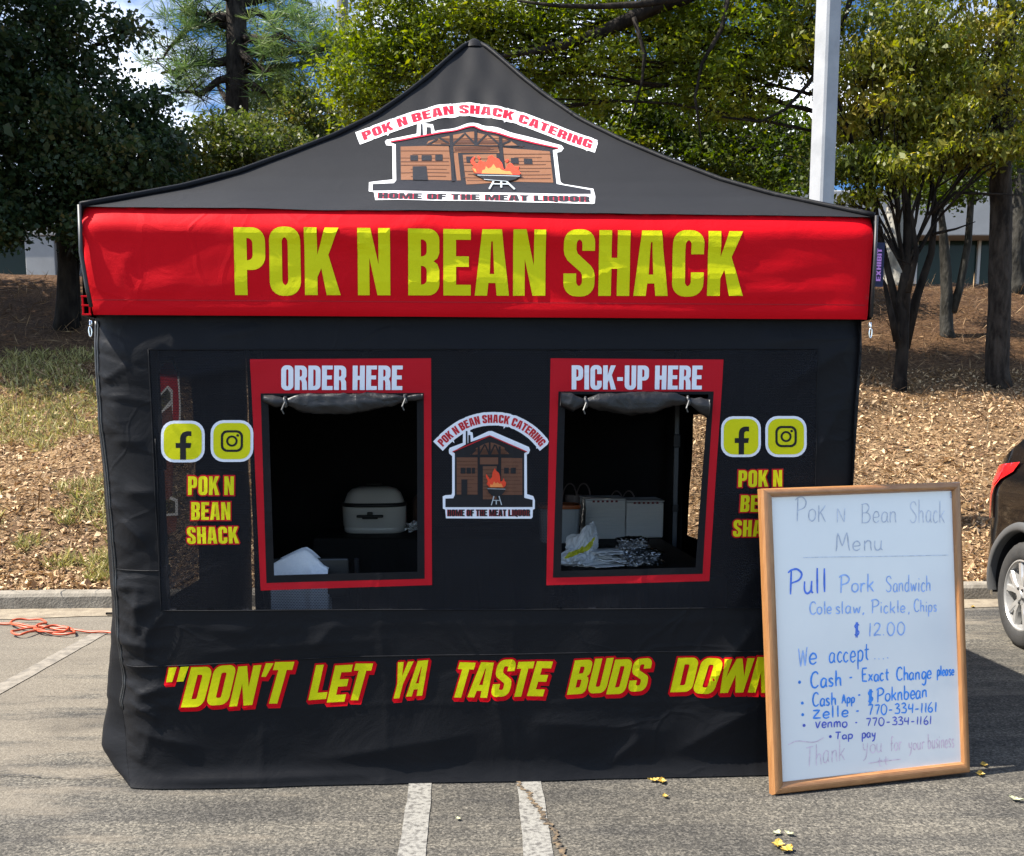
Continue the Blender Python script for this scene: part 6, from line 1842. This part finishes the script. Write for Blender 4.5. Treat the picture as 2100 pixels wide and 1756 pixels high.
# handwriting: single-stroke letters, cap height 1, x height .55; strokes separated by |
HW = {
 'P': (.62, '.08,0 .10,.5 .12,.98|-.04,.9 .12,1.0 .4,1.02 .62,.82 .5,.58 .12,.46'), 'o': (.46, '.24,.52 .06,.42 .04,.14 .22,.0 .42,.14 .42,.42 .24,.53'),
 'k': (.46, '.06,1.0 .06,0|.42,.56 .08,.24|.16,.32 .44,0'), 'K': (.52, '.06,.72 .06,0|.46,.72 .08,.32|.18,.40 .48,0'), 'N': (.62, '.06,0 .08,.92|.08,.92 .48,.04|.48,.04 .52,.96'), 'B': (.6, '.08,0 .1,.98|.02,.96 .36,1.0 .52,.8 .36,.56 .12,.52|.12,.52 .46,.5 .6,.26 .42,.03 .04,.0'),
 'e': (.42, '.05,.26 .38,.3 .34,.5 .18,.55 .04,.36 .06,.1 .22,.0 .40,.1'), 'a': (.46, '.4,.48 .2,.55 .04,.36 .06,.08 .22,.02 .38,.2 .41,.5|.41,.5 .38,.15 .46,.0'), 'n': (.46, '.05,.55 .06,0|.06,.36 .2,.54 .36,.48 .38,.2 .42,0'),
 'S': (.56, '.52,.84 .38,1.0 .14,.96 .06,.74 .28,.54 .5,.34 .44,.08 .2,.0 .02,.14'), 's': (.36, '.34,.46 .2,.56 .06,.46 .16,.3 .32,.18 .24,.02 .02,.06'), 'h': (.46, '.05,1.02 .06,0|.06,.34 .2,.52 .36,.46 .38,.2 .41,0'), 'c': (.4, '.36,.46 .2,.55 .05,.36 .06,.12 .2,.0 .38,.1'),
 'M': (.82, '.06,0 .14,.96|.14,.96 .38,.26|.38,.26 .62,.98|.62,.98 .76,0'), 'u': (.46, '.05,.54 .05,.16 .18,.0 .36,.14 .40,.54|.40,.54 .38,.12 .46,0'), 'r': (.36, '.05,.55 .06,0|.06,.34 .18,.52 .34,.5'), 'l': (.2, '.08,1.02 .08,.5 .09,0'),
 'd': (.46, '.40,.46 .2,.54 .04,.34 .06,.08 .22,.0 .38,.16|.40,1.02 .39,.4 .42,0'), 'w': (.62, '.03,.54 .14,.02|.14,.02 .30,.46|.30,.46 .44,.02|.44,.02 .58,.56'), 'i': (.2, '.08,.54 .09,0|.09,.74 .10,.78'), 'C': (.58, '.56,.84 .4,1.0 .16,.9 .04,.5 .14,.1 .36,.0 .58,.14'),
 'p': (.46, '.05,.54 .06,-.42|.06,.42 .22,.55 .42,.42 .38,.1 .2,.0 .06,.1'), ',': (.2, '.1,.06 .04,-.16'), '$': (.52, '.46,.8 .26,.92 .06,.74 .24,.5 .44,.28 .24,.04 .02,.14|.18,1.04 .16,-.1|.30,1.04 .28,-.1'), '1': (.2, '.1,.96 .08,0'), '2': (.5, '.04,.76 .2,.96 .42,.84 .36,.5 .04,.02 .24,.05 .5,.02'),
 '.': (.2, '.07,.02 .09,.05'), '0': (.54, '.28,.96 .08,.8 .04,.3 .22,.0 .44,.16 .5,.64 .28,.97'), 'W': (.86, '.02,.98 .22,.02|.22,.02 .42,.86|.42,.86 .62,.02|.62,.02 .8,1.0'), 't': (.36, '.16,.9 .15,.2 .28,.0|.0,.58 .34,.6'), '-': (.42, '.04,.36 .34,.37'), 'E': (.54, '.08,0 .08,.94|.04,.94 .5,.96|.08,.5 .42,.52|.06,.02 .52,.0'),
 'x': (.44, '.04,.54 .4,.0|.4,.54 .02,0'), 'g': (.46, '.4,.48 .2,.55 .04,.36 .08,.08 .24,.04 .4,.3|.41,.52 .4,-.2 .24,-.44 .02,-.34'), 'A': (.58, '.02,0 .28,.96|.28,.96 .54,0|.1,.34 .48,.36'), 'Z': (.56, '.06,.66 .48,.68|.48,.68 .06,.02|.06,.02 .54,.02'), '7': (.46, '.02,.9 .42,.94|.42,.94 .2,0'), '3': (.46, '.04,.86 .26,.96 .4,.76 .16,.52|.16,.52 .44,.4 .38,.06 .02,.06'),
 '4': (.5, '.1,.92 .06,.46 .42,.48|.42,.94 .38,0'), '6': (.46, '.34,.96 .08,.5 .08,.1 .28,.0 .42,.2 .28,.42 .08,.28'), 'V': (.5, '.02,.66 .2,.0|.2,.0 .46,.7'), 'm': (.66, '.04,.54 .05,0|.05,.36 .18,.53 .3,.44 .31,0|.31,.36 .44,.53 .57,.44 .6,0'), 'T': (.54, '.0,.92 .54,.94|.28,.93 .24,0'), 'y': (.46, '.04,.54 .12,.2 .34,.2|.42,.56 .3,-.2 .06,-.44'),
 'f': (.36, '.36,.92 .22,1.0 .14,.8 .13,0|.0,.52 .32,.54'), 'b': (.46, '.05,1.0 .06,.0|.06,.4 .22,.54 .42,.4 .38,.1 .2,.0 .06,.1'), 'v': (.42, '.02,.54 .18,.0|.18,.0 .4,.56'), '*': (.2, '.04,.22 .10,.32 .16,.24 .08,.20 .06,.28 .12,.26'),
}
def ink(name, col, rough=.35):
    return mat(name, col, rough, tuple(min(1, c * 1.35 + .03) for c in col), 60, 3)
I_GREY, I_GREY2 = ink('faint_grey_marker', (.44, .47, .54)), ink('grey_marker', (.36, .39, .46))
I_BLUE, I_BLUE2, I_BLUE3 = ink('blue_marker', (.035, .13, .55)), ink('pale_blue_marker', (.22, .36, .66)), ink('bright_blue_marker', (.02, .20, .62))
I_NAVY, I_PINK = ink('navy_marker', (.05, .08, .42)), ink('faded_pink_marker', (.56, .44, .51))
def c7(x, y): return on_board((2150 + x / 1.6728) * .694444, (1350 + y / 1.6728) * .694444)
def write(words, x0, y0, x1, y1, cap, mt, wid=.0032, word_cols=None, seed=1):
    """words along a base line given in enlarged picture units; cap height in the same units"""
    rnd = random.Random(seed)
    w = 0
    for ch in words: w += (HW[ch][0] + .12) if ch != ' ' else .42
    mb = MB(); x = 0; mats = [mt] + [m_ for m_ in (word_cols or [])]; wi = 0; lift = .0042
    a = Vector(c7(x0, y0)); c = Vector(c7(x1, y1)); up = Vector(c7(x0, y0 - cap)) - a; k = (c - a) / w
    for ch in words:
        if ch == ' ':
            if mb.f: mb.build('handwriting', mats, board)
            mb = MB(); x += .42; wi += 1; continue
        gw, st = HW[ch]; jx, jy, sc = rnd.uniform(-.03, .03), rnd.uniform(-.03, .03), rnd.uniform(.93, 1.07)
        for s in st.split('|'):
            pts = [tuple(map(float, q.split(','))) for q in s.split()]
            if len(pts) > 2: pts = catmull(pts, 6)
            else: pts = [(pts[0][0] + (pts[1][0] - pts[0][0]) * i / 4 + .012 * math.sin(i * 1.6), pts[0][1] + (pts[1][1] - pts[0][1]) * i / 4) for i in range(5)]
            Q = [a + k * (x + (px + jx)) + up * ((py + jy) * sc) for px, py in pts]
            vs = []
            for i, q in enumerate(Q):
                d = (Q[min(i + 1, len(Q) - 1)] - Q[max(i - 1, 0)])
                if d.length < 1e-9: d = Vector((1, 0))
                d.normalize(); n_ = Vector((-d.y, d.x)); ww = wid * (.75 + .35 * math.sin(math.pi * i / (len(Q) - 1)) + rnd.uniform(-.06, .06))
                lift += .0000015
                vs += [bd(*(q + n_ * ww), lift), bd(*(q - n_ * ww), lift)]
            mb.add(vs, [(2 * i, 2 * i + 1, 2 * i + 3, 2 * i + 2) for i in range(len(Q) - 1)], min(wi, len(mats) - 1) if word_cols else 0)
        x += gw + .12
    mb.build('handwriting', mats, board)
write('PoK', 335, 320, 492, 318, 112, I_GREY2, 0.0022, seed=1)
write('N', 530, 326, 590, 326, 80, I_GREY, 0.0022, seed=2)
write('Bean', 655, 326, 840, 322, 96, I_GREY2, 0.002, seed=3)
write('Shack', 896, 322, 1074, 326, 104, I_GREY, 0.002, seed=4)
write('Menu', 525, 466, 772, 458, 88, I_GREY2, 0.0026, seed=5)
write('Pull', 296, 682, 495, 666, 120, I_BLUE, 0.004, seed=6)
write('Pork', 550, 670, 727, 664, 84, I_BLUE2, 0.0032, seed=7)
write('Sandwich', 778, 668, 1004, 662, 80, I_BLUE2, 0.0024, seed=8)
write('Cole', 400, 776, 516, 774, 64, I_BLUE2, 0.0028, seed=9)
write('slaw,', 528, 774, 680, 772, 62, I_BLUE2, 0.0028, seed=10)
write('Pickle', 706, 772, 880, 768, 62, I_BLUE2, 0.0026, seed=11)
write(',', 888, 768, 900, 768, 60, I_BLUE2, 0.0026, seed=12)
write('Chips', 916, 764, 1032, 764, 60, I_BLUE2, 0.0024, seed=13)
write('$', 622, 886, 656, 886, 66, I_BLUE, 0.0026, seed=14)
write('12.00', 690, 884, 880, 878, 66, I_BLUE2, 0.0028, seed=15)
write('W', 345, 1038, 398, 1030, 95, I_BLUE2, 0.0026, seed=16)
write('e', 398, 1026, 446, 1022, 90, I_BLUE3, 0.0036, seed=17)
write('accept', 498, 1018, 702, 1004, 92, I_BLUE3, 0.0032, seed=18)
write('....', 716, 1000, 804, 994, 70, I_BLUE2, 0.0026, seed=19)
write('*', 344, 1128, 360, 1128, 60, I_BLUE3, 0.004, seed=20)
write('Cash', 406, 1142, 564, 1126, 76, I_BLUE3, 0.0038, seed=21)
write('-', 594, 1112, 618, 1110, 70, I_BLUE3, 0.0032, seed=22)
write('Exact', 656, 1110, 798, 1102, 64, I_BLUE3, 0.0034, seed=23)
write('Change', 828, 1104, 1008, 1094, 66, I_BLUE3, 0.0034, seed=24)
write('please', 1030, 1082, 1117, 1076, 50, I_BLUE3, 0.0032, seed=25)
write('*', 358, 1226, 374, 1226, 50, I_BLUE3, 0.004, seed=26)
write('Cash', 414, 1232, 536, 1222, 62, I_BLUE3, 0.0034, seed=27)
write('App', 560, 1216, 626, 1212, 46, I_BLUE3, 0.0034, seed=28)
write('-', 638, 1196, 658, 1196, 56, I_BLUE3, 0.0032, seed=29)
write('$', 688, 1212, 722, 1210, 68, I_BLUE3, 0.0034, seed=30)
write('Poknbean', 734, 1210, 986, 1186, 68, I_BLUE3, 0.0034, seed=31)
write('*', 362, 1282, 378, 1282, 44, I_BLUE3, 0.0042, seed=32)
write('Zelle', 412, 1292, 600, 1280, 56, I_BLUE3, 0.0034, seed=33)
write('-', 628, 1272, 652, 1270, 44, I_BLUE3, 0.003, seed=34)
write('770-334-1161', 688, 1274, 1034, 1258, 52, I_BLUE3, 0.003, seed=35)
write('*', 368, 1338, 384, 1338, 44, I_NAVY, 0.0042, seed=36)
write('Venmo', 428, 1338, 592, 1332, 48, I_NAVY, 0.003, seed=37)
write('-', 624, 1326, 642, 1326, 40, I_NAVY, 0.0026, seed=38)
write('770-334-1161', 680, 1328, 1008, 1318, 42, I_NAVY, 0.0026, seed=39)
write('*', 498, 1390, 512, 1390, 40, I_NAVY, 0.0042, seed=40)
write('Tap', 528, 1392, 620, 1390, 38, I_NAVY, 0.0028, seed=41)
write('pay', 658, 1386, 730, 1384, 46, I_NAVY, 0.0028, seed=42)
write('Thank', 385, 1532, 582, 1492, 108, I_PINK, 0.0019, seed=43)
write('you', 662, 1462, 766, 1456, 84, I_PINK, 0.0019, seed=44)
write('for', 800, 1452, 860, 1446, 76, I_PINK, 0.0022, seed=45)
write('your', 888, 1446, 972, 1440, 66, I_PINK, 0.0022, seed=46)
write('business', 984, 1440, 1117, 1432, 74, I_PINK, 0.0022, seed=47)
write('tt', 735, 1530, 800, 1518, 50, I_PINK, 0.0018, seed=48)
def rule(pts, mt, w, nm):
    mb = MB(); Q = [Vector(c7(*p)) for p in catmull(pts, 8)]; vs = []
    for i, q in enumerate(Q):
        d = (Q[min(i + 1, len(Q) - 1)] - Q[max(i - 1, 0)]).normalized(); n_ = Vector((-d.y, d.x))
        vs += [bd(*(q + n_ * w), .0046), bd(*(q - n_ * w), .0046)]
    mb.add(vs, [(2 * i, 2 * i + 1, 2 * i + 3, 2 * i + 2) for i in range(len(Q) - 1)]); mb.build(nm, mt, board)
rule([(368, 497), (500, 494), (800, 490), (1084, 484)], I_GREY, .0016, 'underline')
rule([(295, 1420), (340, 1402), (420, 1408), (470, 1385)], I_PINK, .0018, 'flourish')
rule([(690, 1512), (760, 1502), (850, 1492)], I_PINK, .0018, 'flourish')
rule([(1096, 172), (1097, 188), (1097, 202)], I_GREY2, .0035, 'marker_dash')

# ------------------------------------------------------------------ orange extension cord by the kerb
M_CORD = mat('orange_cord', (0.432, 0.06, 0.015), .45)
def cord(px, z=.012):
    Q = catmull(px, 12); out = []
    for i, (x, y) in enumerate(Q):
        p = onz(x, y, z); p.z = z + .004 * (1 + math.sin(i * .35)); out.append(p)
    return out
b = MB()
b.tube(cord([(-60, 1274), (0, 1279), (40, 1282), (80, 1287), (120, 1292), (160, 1295), (200, 1297), (245, 1300), (300, 1300)]), .008, 8)
b.tube(cord([(75, 1284), (95, 1278), (80, 1272), (45, 1271), (22, 1277), (40, 1286), (70, 1289), (40, 1292), (24, 1298), (45, 1302), (75, 1293), (110, 1285), (140, 1288), (128, 1297), (90, 1297), (70, 1290)], .024), .008, 8)
b.tube(cord([(70, 1290), (110, 1300), (150, 1301), (146, 1291), (110, 1289), (80, 1286)], .018), .008, 8)
T(b.build('extension_cord', M_CORD, smooth=True), 'tangled orange extension cord on the asphalt beside the kerb, running behind the tent', 'cord')

# ------------------------------------------------------------------ fallen leaves and a twig on the asphalt
M_FALL = mat('yellow_fallen_leaf', (0.372, 0.216, 0.024), .6, (0.42, 0.3, 0.06), 40, 3)
M_FALLP = mat('pale_fallen_leaf', (0.372, 0.36, 0.228), .6, (0.3, 0.3, 0.18), 40, 3)
def fallen(px, py, size, a, label, mt, z=.006):
    p = onz(px, py, 0); mb = MB(); n = 7; vs = []
    for i in range(n + 1):
        t = i / n; wv = size * .30 * math.sin(math.pi * t ** .8) * (1 + .35 * math.sin(t * 19)); x = (t - .5) * size
        for s in (-1, 0, 1):
            lx, ly = x, s * wv
            vs.append((p.x + lx * math.cos(a) - ly * math.sin(a), p.y + lx * math.sin(a) + ly * math.cos(a), z + size * (.12 * abs(s) + .15 * (t - .5) ** 2 * 4 + .05 * nz(i, s, px))))
    mb.add(vs, [(3 * i + k, 3 * i + k + 1, 3 * i + k + 4, 3 * i + k + 3) for i in range(n) for k in (0, 1)])
    T(mb.build('fallen_leaf', mt), label, 'leaf', 'fallen leaves on the asphalt')
for px, py, sz, lab, mt in ((1340, 1604, .05, 'yellow leaf nearest the tent hem, left of a touching pair', M_FALL), (1358, 1607, .05, 'yellow leaf nearest the tent hem, right of a touching pair', M_FALL), (1364, 1637, .036, 'single small yellow leaf in front of the pair by the tent hem', M_FALL),
                           (2010, 1592, .05, 'yellow leaf just right of the menu board foot, nearer to the shadow edge', M_FALL), (2018, 1573, .045, 'yellow leaf lying inside the tent shadow right of the menu board', M_FALL), (2084, 1644, .055, 'pale curled leaf lying at the right border of the picture', M_FALLP),
                           (1596, 1738, .06, 'orange leaf at the bottom edge below the menu board, left of its neighbour', M_FALL), (1612, 1748, .06, 'orange leaf at the bottom edge below the menu board, right of its neighbour', M_FALL), (1592, 1713, .04, 'whitish leaf above the orange leaves at the bottom edge', M_FALLP), (1618, 1714, .04, 'whitish leaf right of another whitish leaf near the bottom edge', M_FALLP),
                           (940, 1683, .028, 'tiny tan leaf lying between the two white parking lines', M_FALLP), (1995, 1247, .05, 'yellow leaf in the gutter beside the car tyre', M_FALL)):
    fallen(px, py, sz, random.random() * 6, lab, mt)
b = MB(); p = onz(255, 1256, 0); p2 = onz(290, 1262, 0)
tw1, tw2 = onz(218, 1264), onz(290, 1266)
b.tube([tw1 + Vector((0, 0, .02)), tw1.lerp(tw2, .5) + Vector((0, .01, .022)), tw2 + Vector((0, 0, .02))], [.010, .012, .006], 7, jit=.15)
T(b.build('stick', M_BARK), 'short dark stick lying in the gutter left of the tent', 'stick')
# ------------------------------------------------------------------ parked car at the right edge (rear end towards the bank)
M_CAR = mat('black_car_paint', (.004, .004, .0045), .10, coat=.35, spec=.25)
M_TRIM = mat('grey_trim', (0.07, 0.07, 0.07), .55)
M_TYRE = mat('tyre_rubber', (0.0245, 0.0238, 0.0231), .8, (0.035, 0.0336, 0.0322), 18, 4)
M_RIM = mat('silver_rim', (0.48, 0.474, 0.462), .28, metal=.55)
M_WELL = mat('wheel_well', (.006, .006, .007), .9)
M_CGLASS = mat('tinted_glass', (.01, .012, .013), .05, spec=.8)
M_LAMP = mat('red_lamp', (.55, .008, .012), .12, coat=1.0)
M_LAMPC = mat('bright_red_reflector', (.85, .02, .03), .2, coat=1.0)
wc = onz(2078, 1330)
WR = .345
CX = wc.x + .01                         # the side nearest to the tent
CYW = wc.y + .02                        # rear axle
ANG = R(-1.5)
car = empty('parked_car', (CX + .9, CYW - 1.35, 0), ANG)
T(car, 'black sport utility car parked at the right edge, silver wheel and red tail light showing', 'car')
HWID = .92; REAR = .78; LEN = 4.55; WB = 2.65
def cp(x, y, z):
    """x: metres ahead of the rear bumper, y: 0 at the near side .. 2*HWID, z up"""
    lx, ly = y, REAR - x
    c, s = math.cos(ANG), math.sin(ANG)
    return Vector((CX + lx * c - ly * s, CYW + lx * s + ly * c, z))
def inset(x, z):
    """how far the side surface lies in from the widest point"""
    d = 0.0
    if z > .95: d += .20 * ((z - .95) / .72) ** 1.2
    if z < .45: d += .05 * ((.45 - z) / .25) ** 2
    d += .012 * (1 - min(abs(z - .80) / .2, 1))
    re = .42 + .10 * max(z - .9, 0)
    if x < re: d += .36 * (1 - math.sqrt(max(0, 1 - ((re - x) / re) ** 2)))
    fe = LEN - .7
    if x > fe: d += .34 * (1 - math.sqrt(max(0, 1 - ((x - fe) / .7) ** 2)))
    return d
def rear_x(z):
    return float(np.interp(z, [.25, .35, .5, .62, .72, .95, 1.1, 1.2, 1.3, 1.5, 1.68], [.08, .02, .0, .01, .055, .06, .12, .28, .46, .76, 1.0]))
def prof_top(x):
    return float(np.interp(x, [0, .95, 1.2, 1.6, 2.4, 2.75, 3.4, 3.9, 4.3, 4.55], [1.30, 1.63, 1.68, 1.71, 1.68, 1.58, 1.10, 1.02, .92, .70]))
def side_poly():
    P = []
    for z in np.linspace(.30, 1.62, 22): P.append((rear_x(z), z))
    for x in np.linspace(1.0, LEN - .03, 34): P.append((x, prof_top(x)))
    P += [(LEN, .62), (LEN - .02, .40), (LEN - .10, .27)]
    for cx in (REAR + WB, REAR):
        r_ = .405
        P += [(cx + r_ * 1.0 + .0, .27)] + [(cx + r_ * math.cos(R(a)), WR + .01 + r_ * math.sin(R(a))) for a in np.linspace(-8, 188, 26)] + [(cx - r_, .27)]
    P.append((.12, .27))
    return ccw(P)
SP = side_poly()
win = ccw([(1.00, 1.08), (.82, 1.20), (1.10, 1.49), (1.6, 1.585), (2.3, 1.56), (2.62, 1.46), (3.05, 1.10)])
tail = ccw([(-.01, .98), (.15, 1.12), (.34, 1.165), (.62, 1.195), (.57, 1.13), (.42, 1.07), (.35, 1.01), (.33, .92), (.30, .80), (.06, .77)])
tail_px = tail
body = MB()
vs, fs = fill([SP, win[::-1]], .05)
for side in (0, 1):
    f = lambda x, z, h=0, side=side: cp(x, (inset(x, z) - h) if side == 0 else 2 * HWID - inset(x, z) + h, z)
    body.add([f(x, z) for x, z in vs], [(t[::-1] if side else t) for t in fs], 0)
def across(path, n=14):
    """sheet between the two sides along a profile path [(x,z)]"""
    def g(i, j):
        k = j * (len(path) - 1); a = int(min(k, len(path) - 2)); t = k - a
        x = path[a][0] * (1 - t) + path[a + 1][0] * t; z = path[a][1] * (1 - t) + path[a + 1][1] * t
        y0 = inset(x, z); return cp(x - .03 * math.sin(math.pi * i) * (1 if x < 1 else -1) * (1 if z < 1.6 else 0), y0 + (2 * HWID - 2 * y0) * i, z + (.03 * math.sin(math.pi * i) if z > 1.5 else 0))
    return g
path_r = [(rear_x(z), z) for z in np.linspace(.30, 1.62, 22)]
body.grid(across(path_r), 14, 60)
path_t = [(rear_x(1.62), 1.62)] + [(x, prof_top(x)) for x in np.linspace(1.0, LEN - .03, 34)] + [(LEN, .62), (LEN - .02, .40), (LEN - .10, .27)]
body.grid(across(path_t), 14, 120)
body.grid(lambda i, j: cp(.12 + (LEN - .25) * j, .10 + (2 * HWID - .2) * i, .28), 4, 4)
bo = body.build('body', M_CAR, car, smooth=True)
vw, fw = fill([win], .06)
for side in (0, 1):
    mb = MB(); mb.add([cp(x, (inset(x, z) + .008) if side == 0 else 2 * HWID - inset(x, z) - .008, z) for x, z in vw], [(t[::-1] if side else t) for t in fw]); mb.build('side_window', M_CGLASS, car, smooth=True)
mb = MB(); mb.grid(lambda i, j: cp(rear_x(1.12 + .38 * j) - .012, .38 + (2 * HWID - .76) * i, 1.12 + .38 * j), 8, 8); mb.build('rear_window', M_CGLASS, car, smooth=True)
mb = MB(); mb.grid(lambda i, j: cp(3.32 - .56 * j + .02, .28 + (2 * HWID - .56) * i, 1.15 + .42 * j), 8, 8); mb.build('windscreen', M_CGLASS, car, smooth=True)
vt, ft = fill([tail], .02)
for side in (0, 1):
    mb = MB(); mb.add([cp(x - .012, (inset(max(x, .0), z) - .014) if side == 0 else 2 * HWID - inset(max(x, .0), z) + .014, z) for x, z in vt], [(t[::-1] if side else t) for t in ft])
    # turn the corner onto the tailgate
    mb.grid(lambda i, j, side=side: cp(rear_x(.80 + .33 * j) - .022, (lambda y: y if side == 0 else 2 * HWID - y)(inset(.02, .8 + .33 * j) - .012 + .16 * i * (1 if j > .55 else .55)), .80 + .33 * j), 5, 12)
    tl = mb.build('tail_light', M_LAMP, car, smooth=True)
    vr, fr_ = fill([ccw([(.28, 1.02), (.30, 1.10), (.42, 1.12), (.40, 1.07), (.345, 1.03)])], .02)
    mb = MB(); mb.add([cp(x - .014, (inset(max(x, 0), z) - .018) if side == 0 else 2 * HWID - inset(max(x, 0), z) + .018, z) for x, z in vr], [(t[::-1] if side else t) for t in fr_]); mb.build('reflector', M_LAMPC, tl, smooth=True)
vh, fh = fill([ccw([(4.02, .86), (4.20, .74), (4.46, .70), (4.50, .76), (4.34, .86), (4.14, .91)])], .02)
M_HEAD = mat('clear_lamp', (.55, .57, .60), .08, coat=1.0)
for side in (0, 1):
    mb = MB(); mb.add([cp(x + .004, (inset(x, z) - .012) if side == 0 else 2 * HWID - inset(x, z) + .012, z) for x, z in vh], [(t[::-1] if side else t) for t in fh]); mb.build('headlight', M_HEAD, car, smooth=True)
mb = MB(); mb.grid(lambda i, j: cp(LEN + .022 + .028 * math.sin(math.pi * i), .48 + (2 * HWID - .96) * i, .44 + .17 * j), 12, 4); mb.build('grille', M_TRIM, car, smooth=True)
# wheel arches: grey cladding and dark wells; bumper cladding
for cx in (REAR, REAR + WB):
    for side in (0, 1):
        def yy(x, z, h): return (inset(x, z) - h) if side == 0 else 2 * HWID - inset(x, z) + h
        mb = MB()
        def arch(i, j):
            a = R(-6 + 192 * i); r_ = [.400, .402, .425, .455, .462][int(round(j * 4))]; h = [-.03, .016, .020, .016, .002][int(round(j * 4))]
            x = cx + r_ * math.cos(a); z = WR + .01 + r_ * math.sin(a); return cp(x, yy(x, z, h), z)
        mb.grid(arch, 40, 4); mb.build('arch_trim', M_TRIM, car, smooth=True)
        mb = MB()
        mb.grid(lambda i, j: cp(cx + .404 * math.cos(R(-8 + 196 * i)), (.02 + .33 * j) if side == 0 else 2 * HWID - .02 - .33 * j, WR + .01 + .404 * math.sin(R(-8 + 196 * i))), 32, 3)
        mb.add([cp(cx + .404 * math.cos(R(-8 + 196 * k / 32)), .35 if side == 0 else 2 * HWID - .35, WR + .01 + .404 * math.sin(R(-8 + 196 * k / 32))) for k in range(33)], [tuple(range(33))])
        mb.build('wheel_well', M_WELL, car, smooth=True)
mb = MB(); mb.grid(lambda i, j: cp(rear_x(.30 + .20 * j) - .012, inset(.0, .4) + .02 + (2 * HWID - 2 * inset(0, .4) - .04) * i, .30 + .20 * j), 10, 4); mb.build('bumper_trim', M_TRIM, car, smooth=True)
# wheels
def wheel(cx, side):
    s = 1 if side == 0 else -1
    c = cp(cx, .045 if side == 0 else 2 * HWID - .045, WR)
    ax = (cp(0, -1, 0) - cp(0, 0, 0)).normalized() * s
    up = Vector((0, 0, 1)); fx = ax.cross(up).normalized()
    r = empty('wheel', c); r.parent = car; PENDING.append(r)
    def wp(rad, a, h): return c + (fx * math.cos(a) + up * math.sin(a)) * rad + ax * h
    t = MB()
    prof_ = [(.228, .022), (.236, .030), (.262, .036), (.30, .034), (.325, .024), (.340, .008), (.345, -.015), (.345, -.17), (.335, -.19), (.30, -.205), (.23, -.20)]
    n = 64
    vs = [wp(pr[0] + (.004 * (k % 2) if pr[0] > .338 else 0), 2 * math.pi * k / n, pr[1]) for pr in prof_ for k in range(n)]
    t.add(vs, [(i * n + k, i * n + (k + 1) % n, (i + 1) * n + (k + 1) % n, (i + 1) * n + k) for i in range(len(prof_) - 1) for k in range(n)])
    t.build('tyre', M_TYRE, r, smooth=True)
    m_ = MB()
    pr2 = [(.232, .020), (.231, .026), (.222, .028), (.214, .018), (.208, -.02), (.205, -.15)]
    vs = [wp(p_[0], 2 * math.pi * k / n, p_[1]) for p_ in pr2 for k in range(n)]
    m_.add(vs, [(i * n + k, i * n + (k + 1) % n, (i + 1) * n + (k + 1) % n, (i + 1) * n + k) for i in range(len(pr2) - 1) for k in range(n)])
    for q in range(5):          # five twin spokes
        for dq in (-.17, .17):
            a = 2 * math.pi * q / 5 + .35
            a1, a2 = a + dq * .55, a + dq * 1.55
            pts = []
            for (rad, aa, w_, h1) in ((.045, a1, .020, .020), (.12, (a1 + a2) / 2, .019, .024), (.212, a2, .026, .018)):
                base = wp(rad, aa, 0); tg_ = (-fx * math.sin(aa) + up * math.cos(aa)); pts.append([base + tg_ * w_ + ax * (h1 - .012), base + tg_ * w_ * .7 + ax * h1, base - tg_ * w_ * .7 + ax * h1, base - tg_ * w_ + ax * (h1 - .012), base - tg_ * w_ - ax * .02, base + tg_ * w_ - ax * .02])
            vs = [p for r3 in pts for p in r3]
            m_.add(vs, [(i * 6 + k, i * 6 + (k + 1) % 6, (i + 1) * 6 + (k + 1) % 6, (i + 1) * 6 + k) for i in range(2) for k in range(6)])
    hub = [(.001, .034), (.030, .033), (.034, .026), (.062, .022), (.066, .0)]
    vs = [wp(p_[0], 2 * math.pi * k / n, p_[1]) for p_ in hub for k in range(n)]
    m_.add(vs, [(i * n + k, i * n + (k + 1) % n, (i + 1) * n + (k + 1) % n, (i + 1) * n + k) for i in range(len(hub) - 1) for k in range(n)])
    m_.build('rim', M_RIM, r, smooth=False)
    d_ = MB(); vs = [wp(rad, 2 * math.pi * k / n, -.06) for rad in (.02, .204) for k in range(n)]
    d_.add(vs, [(k, (k + 1) % n, n + (k + 1) % n, n + k) for k in range(n)])
    for q in range(5):
        a = 2 * math.pi * q / 5 + .35 + .63
        d_.lathe([(.009, 0), (.009, .01), (.001, .012)], wp(.048, a, .022), ax, 8)
    d_.build('brake_disc', mat('brake_metal', (.06, .06, .06), .5, metal=.7), r)
for cx in (REAR, REAR + WB):
    for side in (0, 1): wheel(cx, side)
settle()
